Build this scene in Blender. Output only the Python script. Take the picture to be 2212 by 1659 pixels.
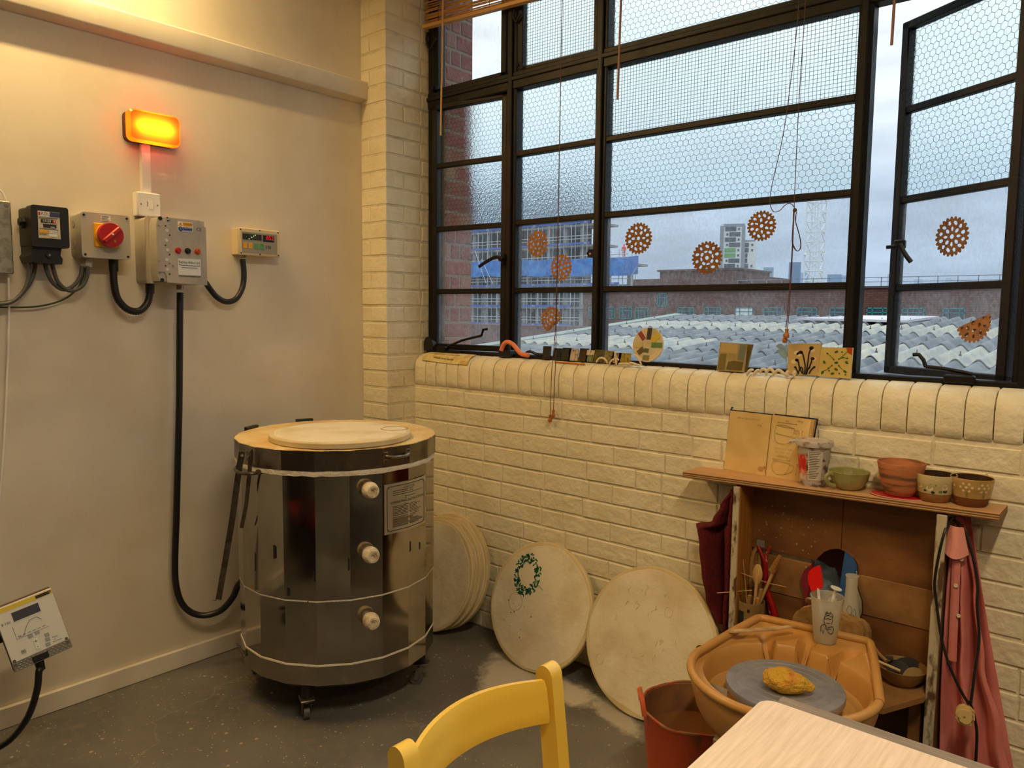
import bpy, bmesh, math, random
from mathutils import Vector, Matrix, noise

random.seed(11)
S = bpy.context.scene
for _o in list(bpy.data.objects):
    bpy.data.objects.remove(_o, do_unlink=True)
COL = S.collection
PI = math.pi
R = math.radians

# ------------------------------------------------------------------ camera
cd = bpy.data.cameras.new('camera')
cam = bpy.data.objects.new('camera', cd)
COL.objects.link(cam)
cd.sensor_fit = 'HORIZONTAL'
cd.sensor_width = 36.0
cd.lens = 36.0 * 1655.758 / 2212.0
cd.clip_start = 0.02
cd.clip_end = 4000
cam.matrix_world = Matrix(((0.75641087, -0.06817096, 0.65053464, 2.90544),
                           (0.65401885, 0.06347353, -0.75381062, -2.45124),
                           (0.01009626, 0.99565247, 0.09259716, 1.41301),
                           (0, 0, 0, 1)))
S.camera = cam

# ------------------------------------------------------------------ view
S.view_settings.view_transform = 'Standard'
S.view_settings.look = 'None'
S.view_settings.exposure = 0.0
S.view_settings.gamma = 1.0
S.view_settings.use_curve_mapping = False


def lin(c):
    return tuple((v / 255.0 / 12.92) if v / 255.0 <= 0.04045 else ((v / 255.0 + 0.055) / 1.055) ** 2.4 for v in c)


# ------------------------------------------------------------------ overcast sky
world = bpy.data.worlds.new('overcast_sky')
S.world = world
world.use_nodes = True
nt = world.node_tree
nt.nodes.clear()
tc = nt.nodes.new('ShaderNodeTexCoord')
sep = nt.nodes.new('ShaderNodeSeparateXYZ')
nt.links.new(tc.outputs['Generated'], sep.inputs[0])
grad = nt.nodes.new('ShaderNodeValToRGB')
nt.links.new(sep.outputs['Z'], grad.inputs[0])
cr = grad.color_ramp
cr.elements[0].position = 0.0
cr.elements[0].color = (0.46, 0.60, 0.78, 1)
cr.elements[1].position = 1.0
cr.elements[1].color = (2.5, 2.7, 2.9, 1)
e = cr.elements.new(0.14); e.color = (0.62, 0.76, 0.93, 1)
e = cr.elements.new(0.30); e.color = (1.02, 1.10, 1.15, 1)
e = cr.elements.new(0.55); e.color = (1.55, 1.70, 1.84, 1)
mp = nt.nodes.new('ShaderNodeMapping')
mp.inputs['Scale'].default_value = (3.0, 3.0, 11.0)
nt.links.new(tc.outputs['Generated'], mp.inputs[0])
nz = nt.nodes.new('ShaderNodeTexNoise')
nz.inputs['Scale'].default_value = 1.6
nz.inputs['Detail'].default_value = 6
nz.inputs['Roughness'].default_value = 0.55
nt.links.new(mp.outputs[0], nz.inputs['Vector'])
cl = nt.nodes.new('ShaderNodeMapRange')
cl.inputs['From Min'].default_value = 0.32
cl.inputs['From Max'].default_value = 0.68
cl.inputs['To Min'].default_value = 0.80
cl.inputs['To Max'].default_value = 1.14
nt.links.new(nz.outputs[0], cl.inputs[0])
mul = nt.nodes.new('ShaderNodeVectorMath')
mul.operation = 'MULTIPLY'
nt.links.new(grad.outputs[0], mul.inputs[0])
nt.links.new(cl.outputs[0], mul.inputs[1])
bg = nt.nodes.new('ShaderNodeBackground')
bg.inputs['Strength'].default_value = 1.0
nt.links.new(mul.outputs[0], bg.inputs[0])
wo = nt.nodes.new('ShaderNodeOutputWorld')
nt.links.new(bg.outputs[0], wo.inputs[0])

# ------------------------------------------------------------------ lamps of the room (fixtures are built below around them)
WARM = (1.0, 0.69, 0.275)
TUBE_LAMP = dict(loc=(.27, -1.75, 2.86), length=1.25, strength=196.0)   # bare tube close to the plaster wall
LAMPS = [  # location, size x, size y, watts: ceiling strip lights
    ((3.15, -2.05, 3.14), 0.12, 1.30, 50.0),
    ((2.60, -5.00, 3.14), 1.30, 0.12, 14.0),
    ((4.90, -2.40, 3.14), 0.12, 1.30, 16.0),
]
LAMP_OBJ = []
for _i, (_l, _sx, _sy, _w) in enumerate(LAMPS):
    ld = bpy.data.lights.new('tube_light', 'AREA')
    ld.shape = 'RECTANGLE'
    ld.size = _sx
    ld.size_y = _sy
    ld.energy = _w
    ld.color = (1.0, 0.79, 0.50)
    lo = bpy.data.objects.new('tube_light', ld)
    COL.objects.link(lo)
    lo.location = _l
    LAMP_OBJ.append(lo)


# ================================================================== helpers
MATS = {}


def mat(name, c, rough=0.6, metal=0.0, c2=None, ns=12.0, nd=4.0, lo=0.42, hi=0.62, st=(1, 1, 1),
        bump=0.0, bs=120.0, bd=4.0, spec=0.5, coat=0.0, rnd=None, trans=0.0, alpha=1.0, rough2=None, obj=False,
        sheen=0.0, ior=None, sub=0.0):
    if name in MATS:
        return MATS[name]
    m = bpy.data.materials.new(name)
    MATS[name] = m
    m.use_nodes = True
    t = m.node_tree
    b = t.nodes['Principled BSDF']
    b.inputs['Roughness'].default_value = rough
    b.inputs['Metallic'].default_value = metal
    b.inputs['Specular IOR Level'].default_value = spec
    b.inputs['Coat Weight'].default_value = coat
    b.inputs['Transmission Weight'].default_value = trans
    b.inputs['Alpha'].default_value = alpha
    if sheen:
        b.inputs['Sheen Weight'].default_value = sheen
    if ior:
        b.inputs['IOR'].default_value = ior
    col = lin(c) + (1,)
    b.inputs['Base Color'].default_value = col
    vec = None
    if c2 is not None or bump or rough2 is not None:
        if obj:
            g = t.nodes.new('ShaderNodeTexCoord'); vec = g.outputs['Object']
        else:
            g = t.nodes.new('ShaderNodeNewGeometry'); vec = g.outputs['Position']
        mpn = t.nodes.new('ShaderNodeMapping')
        mpn.inputs['Scale'].default_value = st
        t.links.new(vec, mpn.inputs[0])
        vec = mpn.outputs[0]
    outc = None
    if c2 is not None or rough2 is not None:
        n = t.nodes.new('ShaderNodeTexNoise')
        n.inputs['Scale'].default_value = ns
        n.inputs['Detail'].default_value = nd
        t.links.new(vec, n.inputs['Vector'])
        mr = t.nodes.new('ShaderNodeMapRange')
        mr.inputs['From Min'].default_value = lo
        mr.inputs['From Max'].default_value = hi
        t.links.new(n.outputs[0], mr.inputs[0])
        if c2 is not None:
            mx = t.nodes.new('ShaderNodeMix'); mx.data_type = 'RGBA'
            mx.inputs[6].default_value = col
            mx.inputs[7].default_value = lin(c2) + (1,)
            t.links.new(mr.outputs[0], mx.inputs[0])
            outc = mx.outputs[2]
        if rough2 is not None:
            m2 = t.nodes.new('ShaderNodeMapRange')
            m2.inputs['To Min'].default_value = rough
            m2.inputs['To Max'].default_value = rough2
            t.links.new(mr.outputs[0], m2.inputs[0])
            t.links.new(m2.outputs[0], b.inputs['Roughness'])
    if rnd:
        oi = t.nodes.new('ShaderNodeObjectInfo')
        rp = t.nodes.new('ShaderNodeValToRGB')
        rp.color_ramp.interpolation = 'LINEAR'
        els = rp.color_ramp.elements
        els[0].color = lin(rnd[0]) + (1,)
        els[1].color = lin(rnd[-1]) + (1,)
        for i in range(1, len(rnd) - 1):
            el = els.new(i / (len(rnd) - 1)); el.color = lin(rnd[i]) + (1,)
        t.links.new(oi.outputs['Random'], rp.inputs[0])
        if outc is not None:
            mx2 = t.nodes.new('ShaderNodeMix'); mx2.data_type = 'RGBA'
            mx2.inputs[0].default_value = 0.45
            t.links.new(rp.outputs[0], mx2.inputs[6])
            t.links.new(outc, mx2.inputs[7])
            outc = mx2.outputs[2]
        else:
            outc = rp.outputs[0]
    if outc is not None:
        t.links.new(outc, b.inputs['Base Color'])
    if bump:
        n2 = t.nodes.new('ShaderNodeTexNoise')
        n2.inputs['Scale'].default_value = bs
        n2.inputs['Detail'].default_value = bd
        t.links.new(vec, n2.inputs['Vector'])
        bp = t.nodes.new('ShaderNodeBump')
        bp.inputs['Strength'].default_value = bump
        bp.inputs['Distance'].default_value = 0.01
        t.links.new(n2.outputs[0], bp.inputs['Height'])
        t.links.new(bp.outputs[0], b.inputs['Normal'])
    return m


def emit(name, c, s):
    m = bpy.data.materials.new(name)
    m.use_nodes = True
    t = m.node_tree
    t.nodes.clear()
    e_ = t.nodes.new('ShaderNodeEmission')
    e_.inputs[0].default_value = lin(c) + (1,)
    e_.inputs[1].default_value = s
    o_ = t.nodes.new('ShaderNodeOutputMaterial')
    t.links.new(e_.outputs[0], o_.inputs[0])
    return m


ORG = {}
I4 = Matrix.Identity(4)


def FR(o=(0, 0, 0), x=(1, 0, 0), z=(0, 0, 1)):
    x = Vector(x).normalized(); z = Vector(z)
    z = (z - x * z.dot(x)).normalized()
    y = z.cross(x)
    return Matrix(((x.x, y.x, z.x, o[0]), (x.y, y.y, z.y, o[1]), (x.z, y.z, z.z, o[2]), (0, 0, 0, 1)))


def RZ(o, deg):
    return Matrix.Translation(o) @ Matrix.Rotation(R(deg), 4, 'Z')


# frame of the left wall: local x runs along world +Y, local -y points into the room (+X)
FW = Matrix(((0, -1, 0, 0), (1, 0, 0, 0), (0, 0, 1, 0), (0, 0, 0, 1)))


class MB:
    def __init__(s, M=None):
        s.v = []; s.f = []; s.M = M if M is not None else I4

    def add(s, vs, fs):
        b = len(s.v)
        s.v += [s.M @ Vector(p) for p in vs]
        s.f += [[b + i for i in f] for f in fs]
        return s

    def box(s, a, b, c=0.0):
        x0, x1 = sorted((a[0], b[0])); y0, y1 = sorted((a[1], b[1])); z0, z1 = sorted((a[2], b[2]))
        if c <= 0:
            vs = [(x, y, z) for z in (z0, z1) for y in (y0, y1) for x in (x0, x1)]
            return s.add(vs, [(0, 2, 3, 1), (4, 5, 7, 6), (0, 1, 5, 4), (2, 6, 7, 3), (0, 4, 6, 2), (1, 3, 7, 5)])
        c = min(c, (x1 - x0) / 2.01, (y1 - y0) / 2.01, (z1 - z0) / 2.01)
        vs = []; idx = {}
        for i, x in enumerate((x0, x1)):
            for j, y in enumerate((y0, y1)):
                for k, z in enumerate((z0, z1)):
                    dx = c if i == 0 else -c; dy = c if j == 0 else -c; dz = c if k == 0 else -c
                    idx[i, j, k] = len(vs)
                    vs += [(x, y + dy, z + dz), (x + dx, y, z + dz), (x + dx, y + dy, z)]
        g = lambda i, j, k, a_: idx[i, j, k] + a_
        fs = []
        for i in (0, 1):
            q = [g(i, 0, 0, 0), g(i, 1, 0, 0), g(i, 1, 1, 0), g(i, 0, 1, 0)]; fs.append(q if i else q[::-1])
            q = [g(0, i, 0, 1), g(1, i, 0, 1), g(1, i, 1, 1), g(0, i, 1, 1)]; fs.append(q[::-1] if i else q)
            q = [g(0, 0, i, 2), g(1, 0, i, 2), g(1, 1, i, 2), g(0, 1, i, 2)]; fs.append(q if i else q[::-1])
        for i in (0, 1):
            for j in (0, 1):
                fs.append([g(i, j, 0, 0), g(i, j, 1, 0), g(i, j, 1, 1), g(i, j, 0, 1)])
                fs.append([g(i, 0, j, 0), g(i, 1, j, 0), g(i, 1, j, 2), g(i, 0, j, 2)])
                fs.append([g(0, i, j, 1), g(1, i, j, 1), g(1, i, j, 2), g(0, i, j, 2)])
                for k in (0, 1):
                    fs.append([g(i, j, k, 0), g(i, j, k, 1), g(i, j, k, 2)])
        return s.add(vs, fs)

    def tube(s, pts, r, n=8, caps=True, radii=None, flat=1.0):
        P = [Vector(p) for p in pts]
        m = len(P)
        T = []
        for i in range(m):
            d = P[min(i + 1, m - 1)] - P[max(i - 1, 0)]
            T.append(d.normalized() if d.length > 1e-9 else Vector((0, 0, 1)))
        ref = Vector((0, 0, 1)) if abs(T[0].z) < 0.9 else Vector((1, 0, 0))
        N = (ref - T[0] * ref.dot(T[0])).normalized()
        vs = []; fs = []
        for i in range(m):
            N = N - T[i] * N.dot(T[i])
            N = N.normalized() if N.length > 1e-9 else T[i].orthogonal().normalized()
            B = T[i].cross(N)
            rr = radii[i] if radii else r
            for k in range(n):
                a = 2 * PI * k / n
                vs.append(P[i] + N * (math.cos(a) * rr) + B * (math.sin(a) * rr * flat))
        for i in range(m - 1):
            for k in range(n):
                k2 = (k + 1) % n
                fs.append((i * n + k, i * n + k2, (i + 1) * n + k2, (i + 1) * n + k))
        if caps:
            fs.append(tuple(range(n))[::-1]); fs.append(tuple((m - 1) * n + k for k in range(n)))
        return s.add(vs, fs)

    def cyl(s, p0, p1, r0, r1=None, n=16):
        return s.tube([p0, p1], r0, n, True, [r0, r0 if r1 is None else r1])

    def lathe(s, prof, o=(0, 0, 0), n=36, fn=None):
        vs = []; fs = []
        m = len(prof)
        for r, z in prof:
            for k in range(n):
                a = 2 * PI * k / n
                vs.append((o[0] + r * math.cos(a), o[1] + r * math.sin(a), o[2] + z))
        if fn:
            vs = [fn(v) for v in vs]
        for i in range(m - 1):
            for k in range(n):
                k2 = (k + 1) % n
                fs.append((i * n + k, i * n + k2, (i + 1) * n + k2, (i + 1) * n + k))
        return s.add(vs, fs)

    def prism(s, poly, y0, y1):
        n = len(poly)
        vs = [(p[0], y0, p[1]) for p in poly] + [(p[0], y1, p[1]) for p in poly]
        fs = [tuple(range(n)), tuple(range(n, 2 * n))[::-1]]
        fs += [(i, i + n, (i + 1) % n + n, (i + 1) % n) for i in range(n)]
        return s.add(vs, fs)

    def slab(s, poly, z0, z1):
        n = len(poly)
        vs = [(p[0], p[1], z0) for p in poly] + [(p[0], p[1], z1) for p in poly]
        fs = [tuple(range(n))[::-1], tuple(range(n, 2 * n))]
        fs += [(i, (i + 1) % n, (i + 1) % n + n, i + n) for i in range(n)]
        return s.add(vs, fs)

    def grid(s, nu, nv, fn, cu=False):
        vs = [fn(i / nu, j / nv) for j in range(nv + 1) for i in range(nu + (0 if cu else 1))]
        w = nu if cu else nu + 1
        fs = [(j * w + i, j * w + (i + 1) % w, (j + 1) * w + (i + 1) % w, (j + 1) * w + i) for j in range(nv) for i in range(nu)]
        return s.add(vs, fs)

    def sheet(s, nu, nv, fn, th):
        """a cloth-like sheet with real thickness"""
        P = [[Vector(fn(i / nu, j / nv)) for i in range(nu + 1)] for j in range(nv + 1)]
        N = []
        for j in range(nv + 1):
            row = []
            for i in range(nu + 1):
                du = P[j][min(i + 1, nu)] - P[j][max(i - 1, 0)]
                dv = P[min(j + 1, nv)][i] - P[max(j - 1, 0)][i]
                nn = du.cross(dv)
                row.append(nn.normalized() if nn.length > 1e-12 else Vector((0, 0, 1)))
            N.append(row)
        w = nu + 1
        vs = [P[j][i] + N[j][i] * th / 2 for j in range(nv + 1) for i in range(w)]
        vs += [P[j][i] - N[j][i] * th / 2 for j in range(nv + 1) for i in range(w)]
        o = w * (nv + 1)
        fs = []
        for j in range(nv):
            for i in range(nu):
                a, b, c, d = j * w + i, j * w + i + 1, (j + 1) * w + i + 1, (j + 1) * w + i
                fs.append((a, b, c, d)); fs.append((o + d, o + c, o + b, o + a))
        for i in range(nu):
            fs.append((i + 1, i, o + i, o + i + 1)); k = nv * w + i
            fs.append((k, k + 1, o + k + 1, o + k))
        for j in range(nv):
            a, b = j * w, (j + 1) * w
            fs.append((a, b, o + b, o + a)); a += nu; b += nu
            fs.append((b, a, o + a, o + b))
        return s.add(vs, fs)

    def text(s, st, size, M, th=0.0004, align='CENTER'):
        v, f = text_mesh(st, align)
        old = s.M
        s.M = old @ M
        s.add([(p[0] * size, p[1] * size, p[2]) for p in v], f)
        s.M = old
        return s

    def build(s, name, m, parent=None, label=None, cat=None, group=None, kind=None, smooth=True, ang=38, origin=None):
        me = bpy.data.meshes.new(name)
        if origin is None:
            if parent is not None:
                origin = ORG[parent]
            else:
                xs = [p.x for p in s.v]; ys = [p.y for p in s.v]; zs = [p.z for p in s.v]
                origin = Vector(((min(xs) + max(xs)) / 2, (min(ys) + max(ys)) / 2, min(zs)))
        origin = Vector(origin)
        me.from_pydata([p - origin for p in s.v], [], s.f)
        me.validate()
        if isinstance(m, (list, tuple)):
            for q in m:
                me.materials.append(q)
        else:
            me.materials.append(m)
        if smooth:
            me.shade_smooth()
            me.set_sharp_from_angle(angle=R(ang))
        bmx = bmesh.new(); bmx.from_mesh(me); bmesh.ops.recalc_face_normals(bmx, faces=bmx.faces); bmx.to_mesh(me); bmx.free()
        o = bpy.data.objects.new(name, me)
        COL.objects.link(o)
        ORG[o] = origin
        if parent is not None:
            o.parent = parent
            o.location = origin - ORG[parent]
        else:
            o.location = origin
        tag(o, label, cat, group, kind)
        return o


def tag(o, label=None, cat=None, group=None, kind=None):
    if label: o['label'] = label
    if cat: o['category'] = cat
    if group: o['group'] = group
    if kind: o['kind'] = kind
    return o


def thing(name, label, cat, loc, group=None, kind=None):
    o = bpy.data.objects.new(name, None)
    COL.objects.link(o)
    o.empty_display_size = 0.05
    o.location = loc
    ORG[o] = Vector(loc)
    return tag(o, label, cat, group, kind)


def child_copy(src_mesh, name, parent, loc, scale=(1, 1, 1), rot=(0, 0, 0)):
    """another object on shared mesh data, placed at world loc"""
    o = bpy.data.objects.new(name, src_mesh)
    COL.objects.link(o)
    o.parent = parent
    o.location = Vector(loc) - ORG[parent]
    o.scale = scale
    o.rotation_euler = rot
    ORG[o] = Vector(loc)
    return o


_TX = {}


def text_mesh(st, align='CENTER'):
    k = (st, align)
    if k in _TX:
        return _TX[k]
    cu = bpy.data.curves.new('tx', 'FONT')
    cu.body = st
    cu.align_x = align
    cu.align_y = 'CENTER'
    cu.size = 1.0
    cu.resolution_u = 2
    ob = bpy.data.objects.new('tx', cu)
    COL.objects.link(ob)
    dg = bpy.context.evaluated_depsgraph_get()
    me = bpy.data.meshes.new_from_object(ob.evaluated_get(dg))
    v = [tuple(p.co) for p in me.vertices]
    f = [tuple(p.vertices) for p in me.polygons]
    bpy.data.objects.remove(ob, do_unlink=True)
    bpy.data.meshes.remove(me)
    _TX[k] = (v, f)
    return _TX[k]


def TXF(o, x=(1, 0, 0), up=(0, 0, 1)):
    """text frame: text x along x, text y along up"""
    x = Vector(x).normalized(); u = Vector(up); u = (u - x * u.dot(x)).normalized(); n = x.cross(u)
    return Matrix(((x.x, u.x, n.x, o[0]), (x.y, u.y, n.y, o[1]), (x.z, u.z, n.z, o[2]), (0, 0, 0, 1)))


def smooth_path(pts, n=10):
    P = [Vector(p) for p in pts]
    out = []
    for i in range(len(P) - 1):
        p0 = P[max(i - 1, 0)]; p1 = P[i]; p2 = P[i + 1]; p3 = P[min(i + 2, len(P) - 1)]
        for k in range(n):
            t = k / n
            out.append(0.5 * ((2 * p1) + (p2 - p0) * t + (2 * p0 - 5 * p1 + 4 * p2 - p3) * t * t + (3 * p1 - p0 - 3 * p2 + p3) * t ** 3))
    out.append(P[-1])
    return out


def resample(pts, step):
    P = [Vector(p) for p in pts]
    L = [0]
    for a, b in zip(P, P[1:]):
        L.append(L[-1] + (b - a).length)
    n = max(2, int(L[-1] / step))
    out = []; j = 0
    for i in range(n + 1):
        d = L[-1] * i / n
        while j < len(P) - 2 and L[j + 1] < d:
            j += 1
        t = (d - L[j]) / max(L[j + 1] - L[j], 1e-9)
        out.append(P[j].lerp(P[j + 1], t))
    return out


def corrugated(pts, r, step=0.0035, n=10):
    P = resample(smooth_path(pts, 12), step)
    rad = [r if i % 2 else r * 0.84 for i in range(len(P))]
    return P, rad


def arc(cx, cy, r, a0, a1, n):
    return [(cx + r * math.cos(R(a0 + (a1 - a0) * i / n)), cy + r * math.sin(R(a0 + (a1 - a0) * i / n))) for i in range(n + 1)]


def rrect(x0, z0, x1, z1, r, n=4):
    return arc(x1 - r, z0 + r, r, -90, 0, n) + arc(x1 - r, z1 - r, r, 0, 90, n) + arc(x0 + r, z1 - r, r, 90, 180, n) + arc(x0 + r, z0 + r, r, 180, 270, n)


# ================================================================== materials
m_plaster = mat('painted_plaster', (220, 210, 193), 0.62, c2=(212, 201, 181), ns=3, bump=0.06, bs=60)
m_brickpaint = mat('painted_brick', (236, 226, 196), 0.5, c2=(226, 213, 178), ns=9, lo=.4, hi=.7, bump=0.65, bs=34, bd=7)
m_mortar = mat('painted_mortar', (226, 215, 184), 0.55, c2=(196, 182, 150), ns=14, lo=.5, hi=.75, bump=0.6, bs=40, bd=6)
m_trim = mat('gloss_trim', (224, 216, 202), 0.42, c2=(212, 203, 186), ns=5, bump=0.03, bs=30)
m_ceil = mat('ceiling_paint', (222, 214, 200), 0.7)
m_backwall = mat('dark_unseen_wall', (92, 78, 64), 0.8)  # unseen walls, toned dark so the kiln steel reflects a dim room
m_black = mat('black_steel_paint', (13, 11, 10), 0.5, spec=.3, c2=(22, 17, 13), ns=60, lo=.5, hi=.75, bump=0.15, bs=90, bd=5)
m_blackp = mat('black_plastic', (16, 16, 17), 0.45)
m_greyc = mat('grey_cable', (78, 76, 74), 0.5)
m_darkrub = mat('black_rubber', (20, 21, 23), 0.42)
m_whitep = mat('white_plastic', (232, 228, 222), 0.4)
m_cream = mat('cream_plastic', (214, 196, 158), 0.45)
m_screw = mat('zinc_screw', (150, 142, 130), 0.35, 0.9)
m_dark = mat('dark_print', (22, 20, 22), 0.6)
m_paper = mat('white_label', (226, 226, 222), 0.55)
m_chrome = mat('stainless_steel', (168, 163, 154), 0.05, 1.0, c2=(146, 140, 130), ns=7, lo=.35, hi=.7, rough2=0.13, bump=0.006, bs=14, st=(1, 1, .5))


# ================================================================== room shell
def floor_material():
    m = bpy.data.materials.new('worn_concrete')
    m.use_nodes = True
    t = m.node_tree
    b = t.nodes['Principled BSDF']
    g = t.nodes.new('ShaderNodeNewGeometry')
    pos = g.outputs['Position']

    def nz_(scale, detail=4, st=(1, 1, 1), rot=0, rough=.55):
        mp_ = t.nodes.new('ShaderNodeMapping')
        mp_.inputs['Scale'].default_value = st
        mp_.inputs['Rotation'].default_value = (0, 0, rot)
        t.links.new(pos, mp_.inputs[0])
        n = t.nodes.new('ShaderNodeTexNoise')
        n.inputs['Scale'].default_value = scale
        n.inputs['Detail'].default_value = detail
        n.inputs['Roughness'].default_value = rough
        t.links.new(mp_.outputs[0], n.inputs['Vector'])
        return n.outputs[0]

    def ramp(v, lo, hi):
        r = t.nodes.new('ShaderNodeMapRange')
        r.inputs['From Min'].default_value = lo
        r.inputs['From Max'].default_value = hi
        t.links.new(v, r.inputs[0])
        return r.outputs[0]

    def mix(f, a, c):
        x = t.nodes.new('ShaderNodeMix'); x.data_type = 'RGBA'
        t.links.new(f, x.inputs[0])
        if isinstance(a, tuple): x.inputs[6].default_value = lin(a) + (1,)
        else: t.links.new(a, x.inputs[6])
        x.inputs[7].default_value = lin(c) + (1,)
        return x.outputs[2]

    def mul_(a, c):
        x = t.nodes.new('ShaderNodeMath'); x.operation = 'MULTIPLY'
        t.links.new(a, x.inputs[0])
        if isinstance(c, float): x.inputs[1].default_value = c
        else: t.links.new(c, x.inputs[1])
        return x.outputs[0]

    c = mix(ramp(nz_(1.7, 6), .38, .66), (90, 88, 86), (114, 111, 105))
    c = mix(ramp(nz_(26, 5), .5, .72), c, (112, 104, 92))
    c = mix(mul_(ramp(nz_(3.0, 8, (1.0, 9.0, 1), R(38), .7), .60, .72), .55), c, (132, 122, 104))
    # paint drips: voronoi specks thinned by noise
    vo = t.nodes.new('ShaderNodeTexVoronoi')
    vo.inputs['Scale'].default_value = 26
    t.links.new(pos, vo.inputs['Vector'])
    sp = t.nodes.new('ShaderNodeMapRange')
    sp.inputs['From Min'].default_value = .17
    sp.inputs['From Max'].default_value = .13
    t.links.new(vo.outputs['Distance'], sp.inputs[0])
    c = mix(mul_(sp.outputs[0], ramp(nz_(7, 3), .53, .57)), c, (176, 160, 134))
    vo2 = t.nodes.new('ShaderNodeTexVoronoi')
    vo2.inputs['Scale'].default_value = 62
    t.links.new(pos, vo2.inputs['Vector'])
    sp2 = t.nodes.new('ShaderNodeMapRange')
    sp2.inputs['From Min'].default_value = .2
    sp2.inputs['From Max'].default_value = .12
    t.links.new(vo2.outputs['Distance'], sp2.inputs[0])
    c = mix(mul_(sp2.outputs[0], ramp(nz_(11, 3), .5, .6)), c, (190, 180, 160))
    # hairline cracks
    vc = t.nodes.new('ShaderNodeTexVoronoi')
    vc.feature = 'DISTANCE_TO_EDGE'
    vc.inputs['Scale'].default_value = 1.15
    wv = t.nodes.new('ShaderNodeVectorMath'); wv.operation = 'MULTIPLY_ADD'
    wn = t.nodes.new('ShaderNodeTexNoise'); wn.inputs['Scale'].default_value = 5; wn.inputs['Detail'].default_value = 6
    t.links.new(pos, wn.inputs['Vector'])
    t.links.new(wn.outputs['Color'], wv.inputs[0]); wv.inputs[1].default_value = (.35, .35, 0); t.links.new(pos, wv.inputs[2])
    t.links.new(wv.outputs[0], vc.inputs['Vector'])
    cr_ = t.nodes.new('ShaderNodeMapRange')
    cr_.inputs['From Min'].default_value = .0035
    cr_.inputs['From Max'].default_value = .001
    t.links.new(vc.outputs['Distance'], cr_.inputs[0])
    c = mix(mul_(cr_.outputs[0], .45), c, (150, 138, 116))

    # spilled plaster dust: two soft-edged patches of fixed shape on the floor
    def patch(cx, cy, sx, sy, rot, k):
        s_ = t.nodes.new('ShaderNodeVectorMath'); s_.operation = 'SUBTRACT'
        t.links.new(pos, s_.inputs[0]); s_.inputs[1].default_value = (cx, cy, 0)
        r_ = t.nodes.new('ShaderNodeMapping'); r_.inputs['Rotation'].default_value = (0, 0, R(rot))
        r_.inputs['Scale'].default_value = (1, 1, 1)
        t.links.new(s_.outputs[0], r_.inputs[0])
        q_ = t.nodes.new('ShaderNodeVectorMath'); q_.operation = 'DIVIDE'
        t.links.new(r_.outputs[0], q_.inputs[0]); q_.inputs[1].default_value = (sx, sy, 1)
        l_ = t.nodes.new('ShaderNodeVectorMath'); l_.operation = 'LENGTH'
        t.links.new(q_.outputs[0], l_.inputs[0])
        a_ = t.nodes.new('ShaderNodeMath'); a_.operation = 'MULTIPLY_ADD'
        t.links.new(nz_(14, 6, (1, 1, 1), 0, .7), a_.inputs[0]); a_.inputs[1].default_value = 1.3
        t.links.new(l_.outputs['Value'], a_.inputs[2])
        return mul_(ramp(a_.outputs[0], 1.75, 1.35), k)

    c = mix(patch((1.0514,-0.3015,0)[0], (1.0514,-0.3015,0)[1], .27, .12, 48, .9), c, (212, 202, 184))
    c = mix(patch((1.2485,-0.2223,0)[0], (1.2485,-0.2223,0)[1], .17, .075, 10, .85), c, (206, 196, 178))
    c = mix(patch((1.4998,-0.2433,0)[0], (1.4998,-0.2433,0)[1], .16, .055, 30, .7), c, (192, 184, 168))
    t.links.new(c, b.inputs['Base Color'])
    b.inputs['Roughness'].default_value = .55
    bp = t.nodes.new('ShaderNodeBump')
    bp.inputs['Strength'].default_value = .15
    bp.inputs['Distance'].default_value = .01
    t.links.new(nz_(45, 5), bp.inputs['Height'])
    t.links.new(bp.outputs[0], b.inputs['Normal'])
    return m


CEIL = 3.25
fl = MB().box((-0.2, -6.0, -0.12), (5.8, 0.3, 0)).build('floor', floor_material(), kind='structure', label='worn dark grey concrete floor with paint spatters')
MB().box((-0.2, -6.0, CEIL), (5.8, 0.3, CEIL + .1)).build('ceiling', m_ceil, kind='structure', label='white painted ceiling above the workshop')
MB().box((-0.15, -6.0, 0), (0, 0.3, CEIL)).build('wall_left', m_plaster, kind='structure', label='smooth cream plaster wall carrying the electrical boxes')
MB().box((5.6, -6.0, 0), (5.75, 0.3, CEIL)).build('wall_right', m_backwall, kind='structure', label='plain right wall of the workshop')
MB().box((-0.15, -6.15, 0), (5.75, -6.0, CEIL)).build('wall_back', m_backwall, kind='structure', label='plain rear wall of the workshop')
MB().box((0, -6.0, 0), (.016, -.172, .073), .003).build('baseboard_left', m_trim, kind='structure', label='low painted skirting board along the plaster wall')
tr = MB()
tr.prism([(0, 2.362), (.052, 2.372), (.055, 2.378), (.055, 2.442), (.05, 2.448), (0, 2.452)], -6.0, -.158)
tr.build('trim_1', m_trim, kind='structure', label='painted timber rail running along the plaster wall')

# ---- bricks
BR = {}


def brick_mesh(w, h, m, deep=.0034, ch=.0030):
    k = (round(w, 3), round(h, 3), m.name, deep)
    if k in BR:
        return BR[k]
    vs = []
    for y, i in ((.004, 0), (-deep * .45, 0.0004), (-deep, ch)):
        a, c = w / 2 - i, h / 2 - i
        vs += [(-a, y, -c), (a, y, -c), (a, y, c), (-a, y, c)]
    fs = [(8, 9, 10, 11)]
    for r_ in (0, 4):
        for i in range(4):
            j = (i + 1) % 4
            fs.append((r_ + i, r_ + j, r_ + 4 + j, r_ + 4 + i))
    me = bpy.data.meshes.new('brick')
    me.from_pydata(vs, [], fs)
    me.materials.append(m)
    me.shade_smooth()
    me.set_sharp_from_angle(angle=R(25))
    BR[k] = me
    return me


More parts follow.
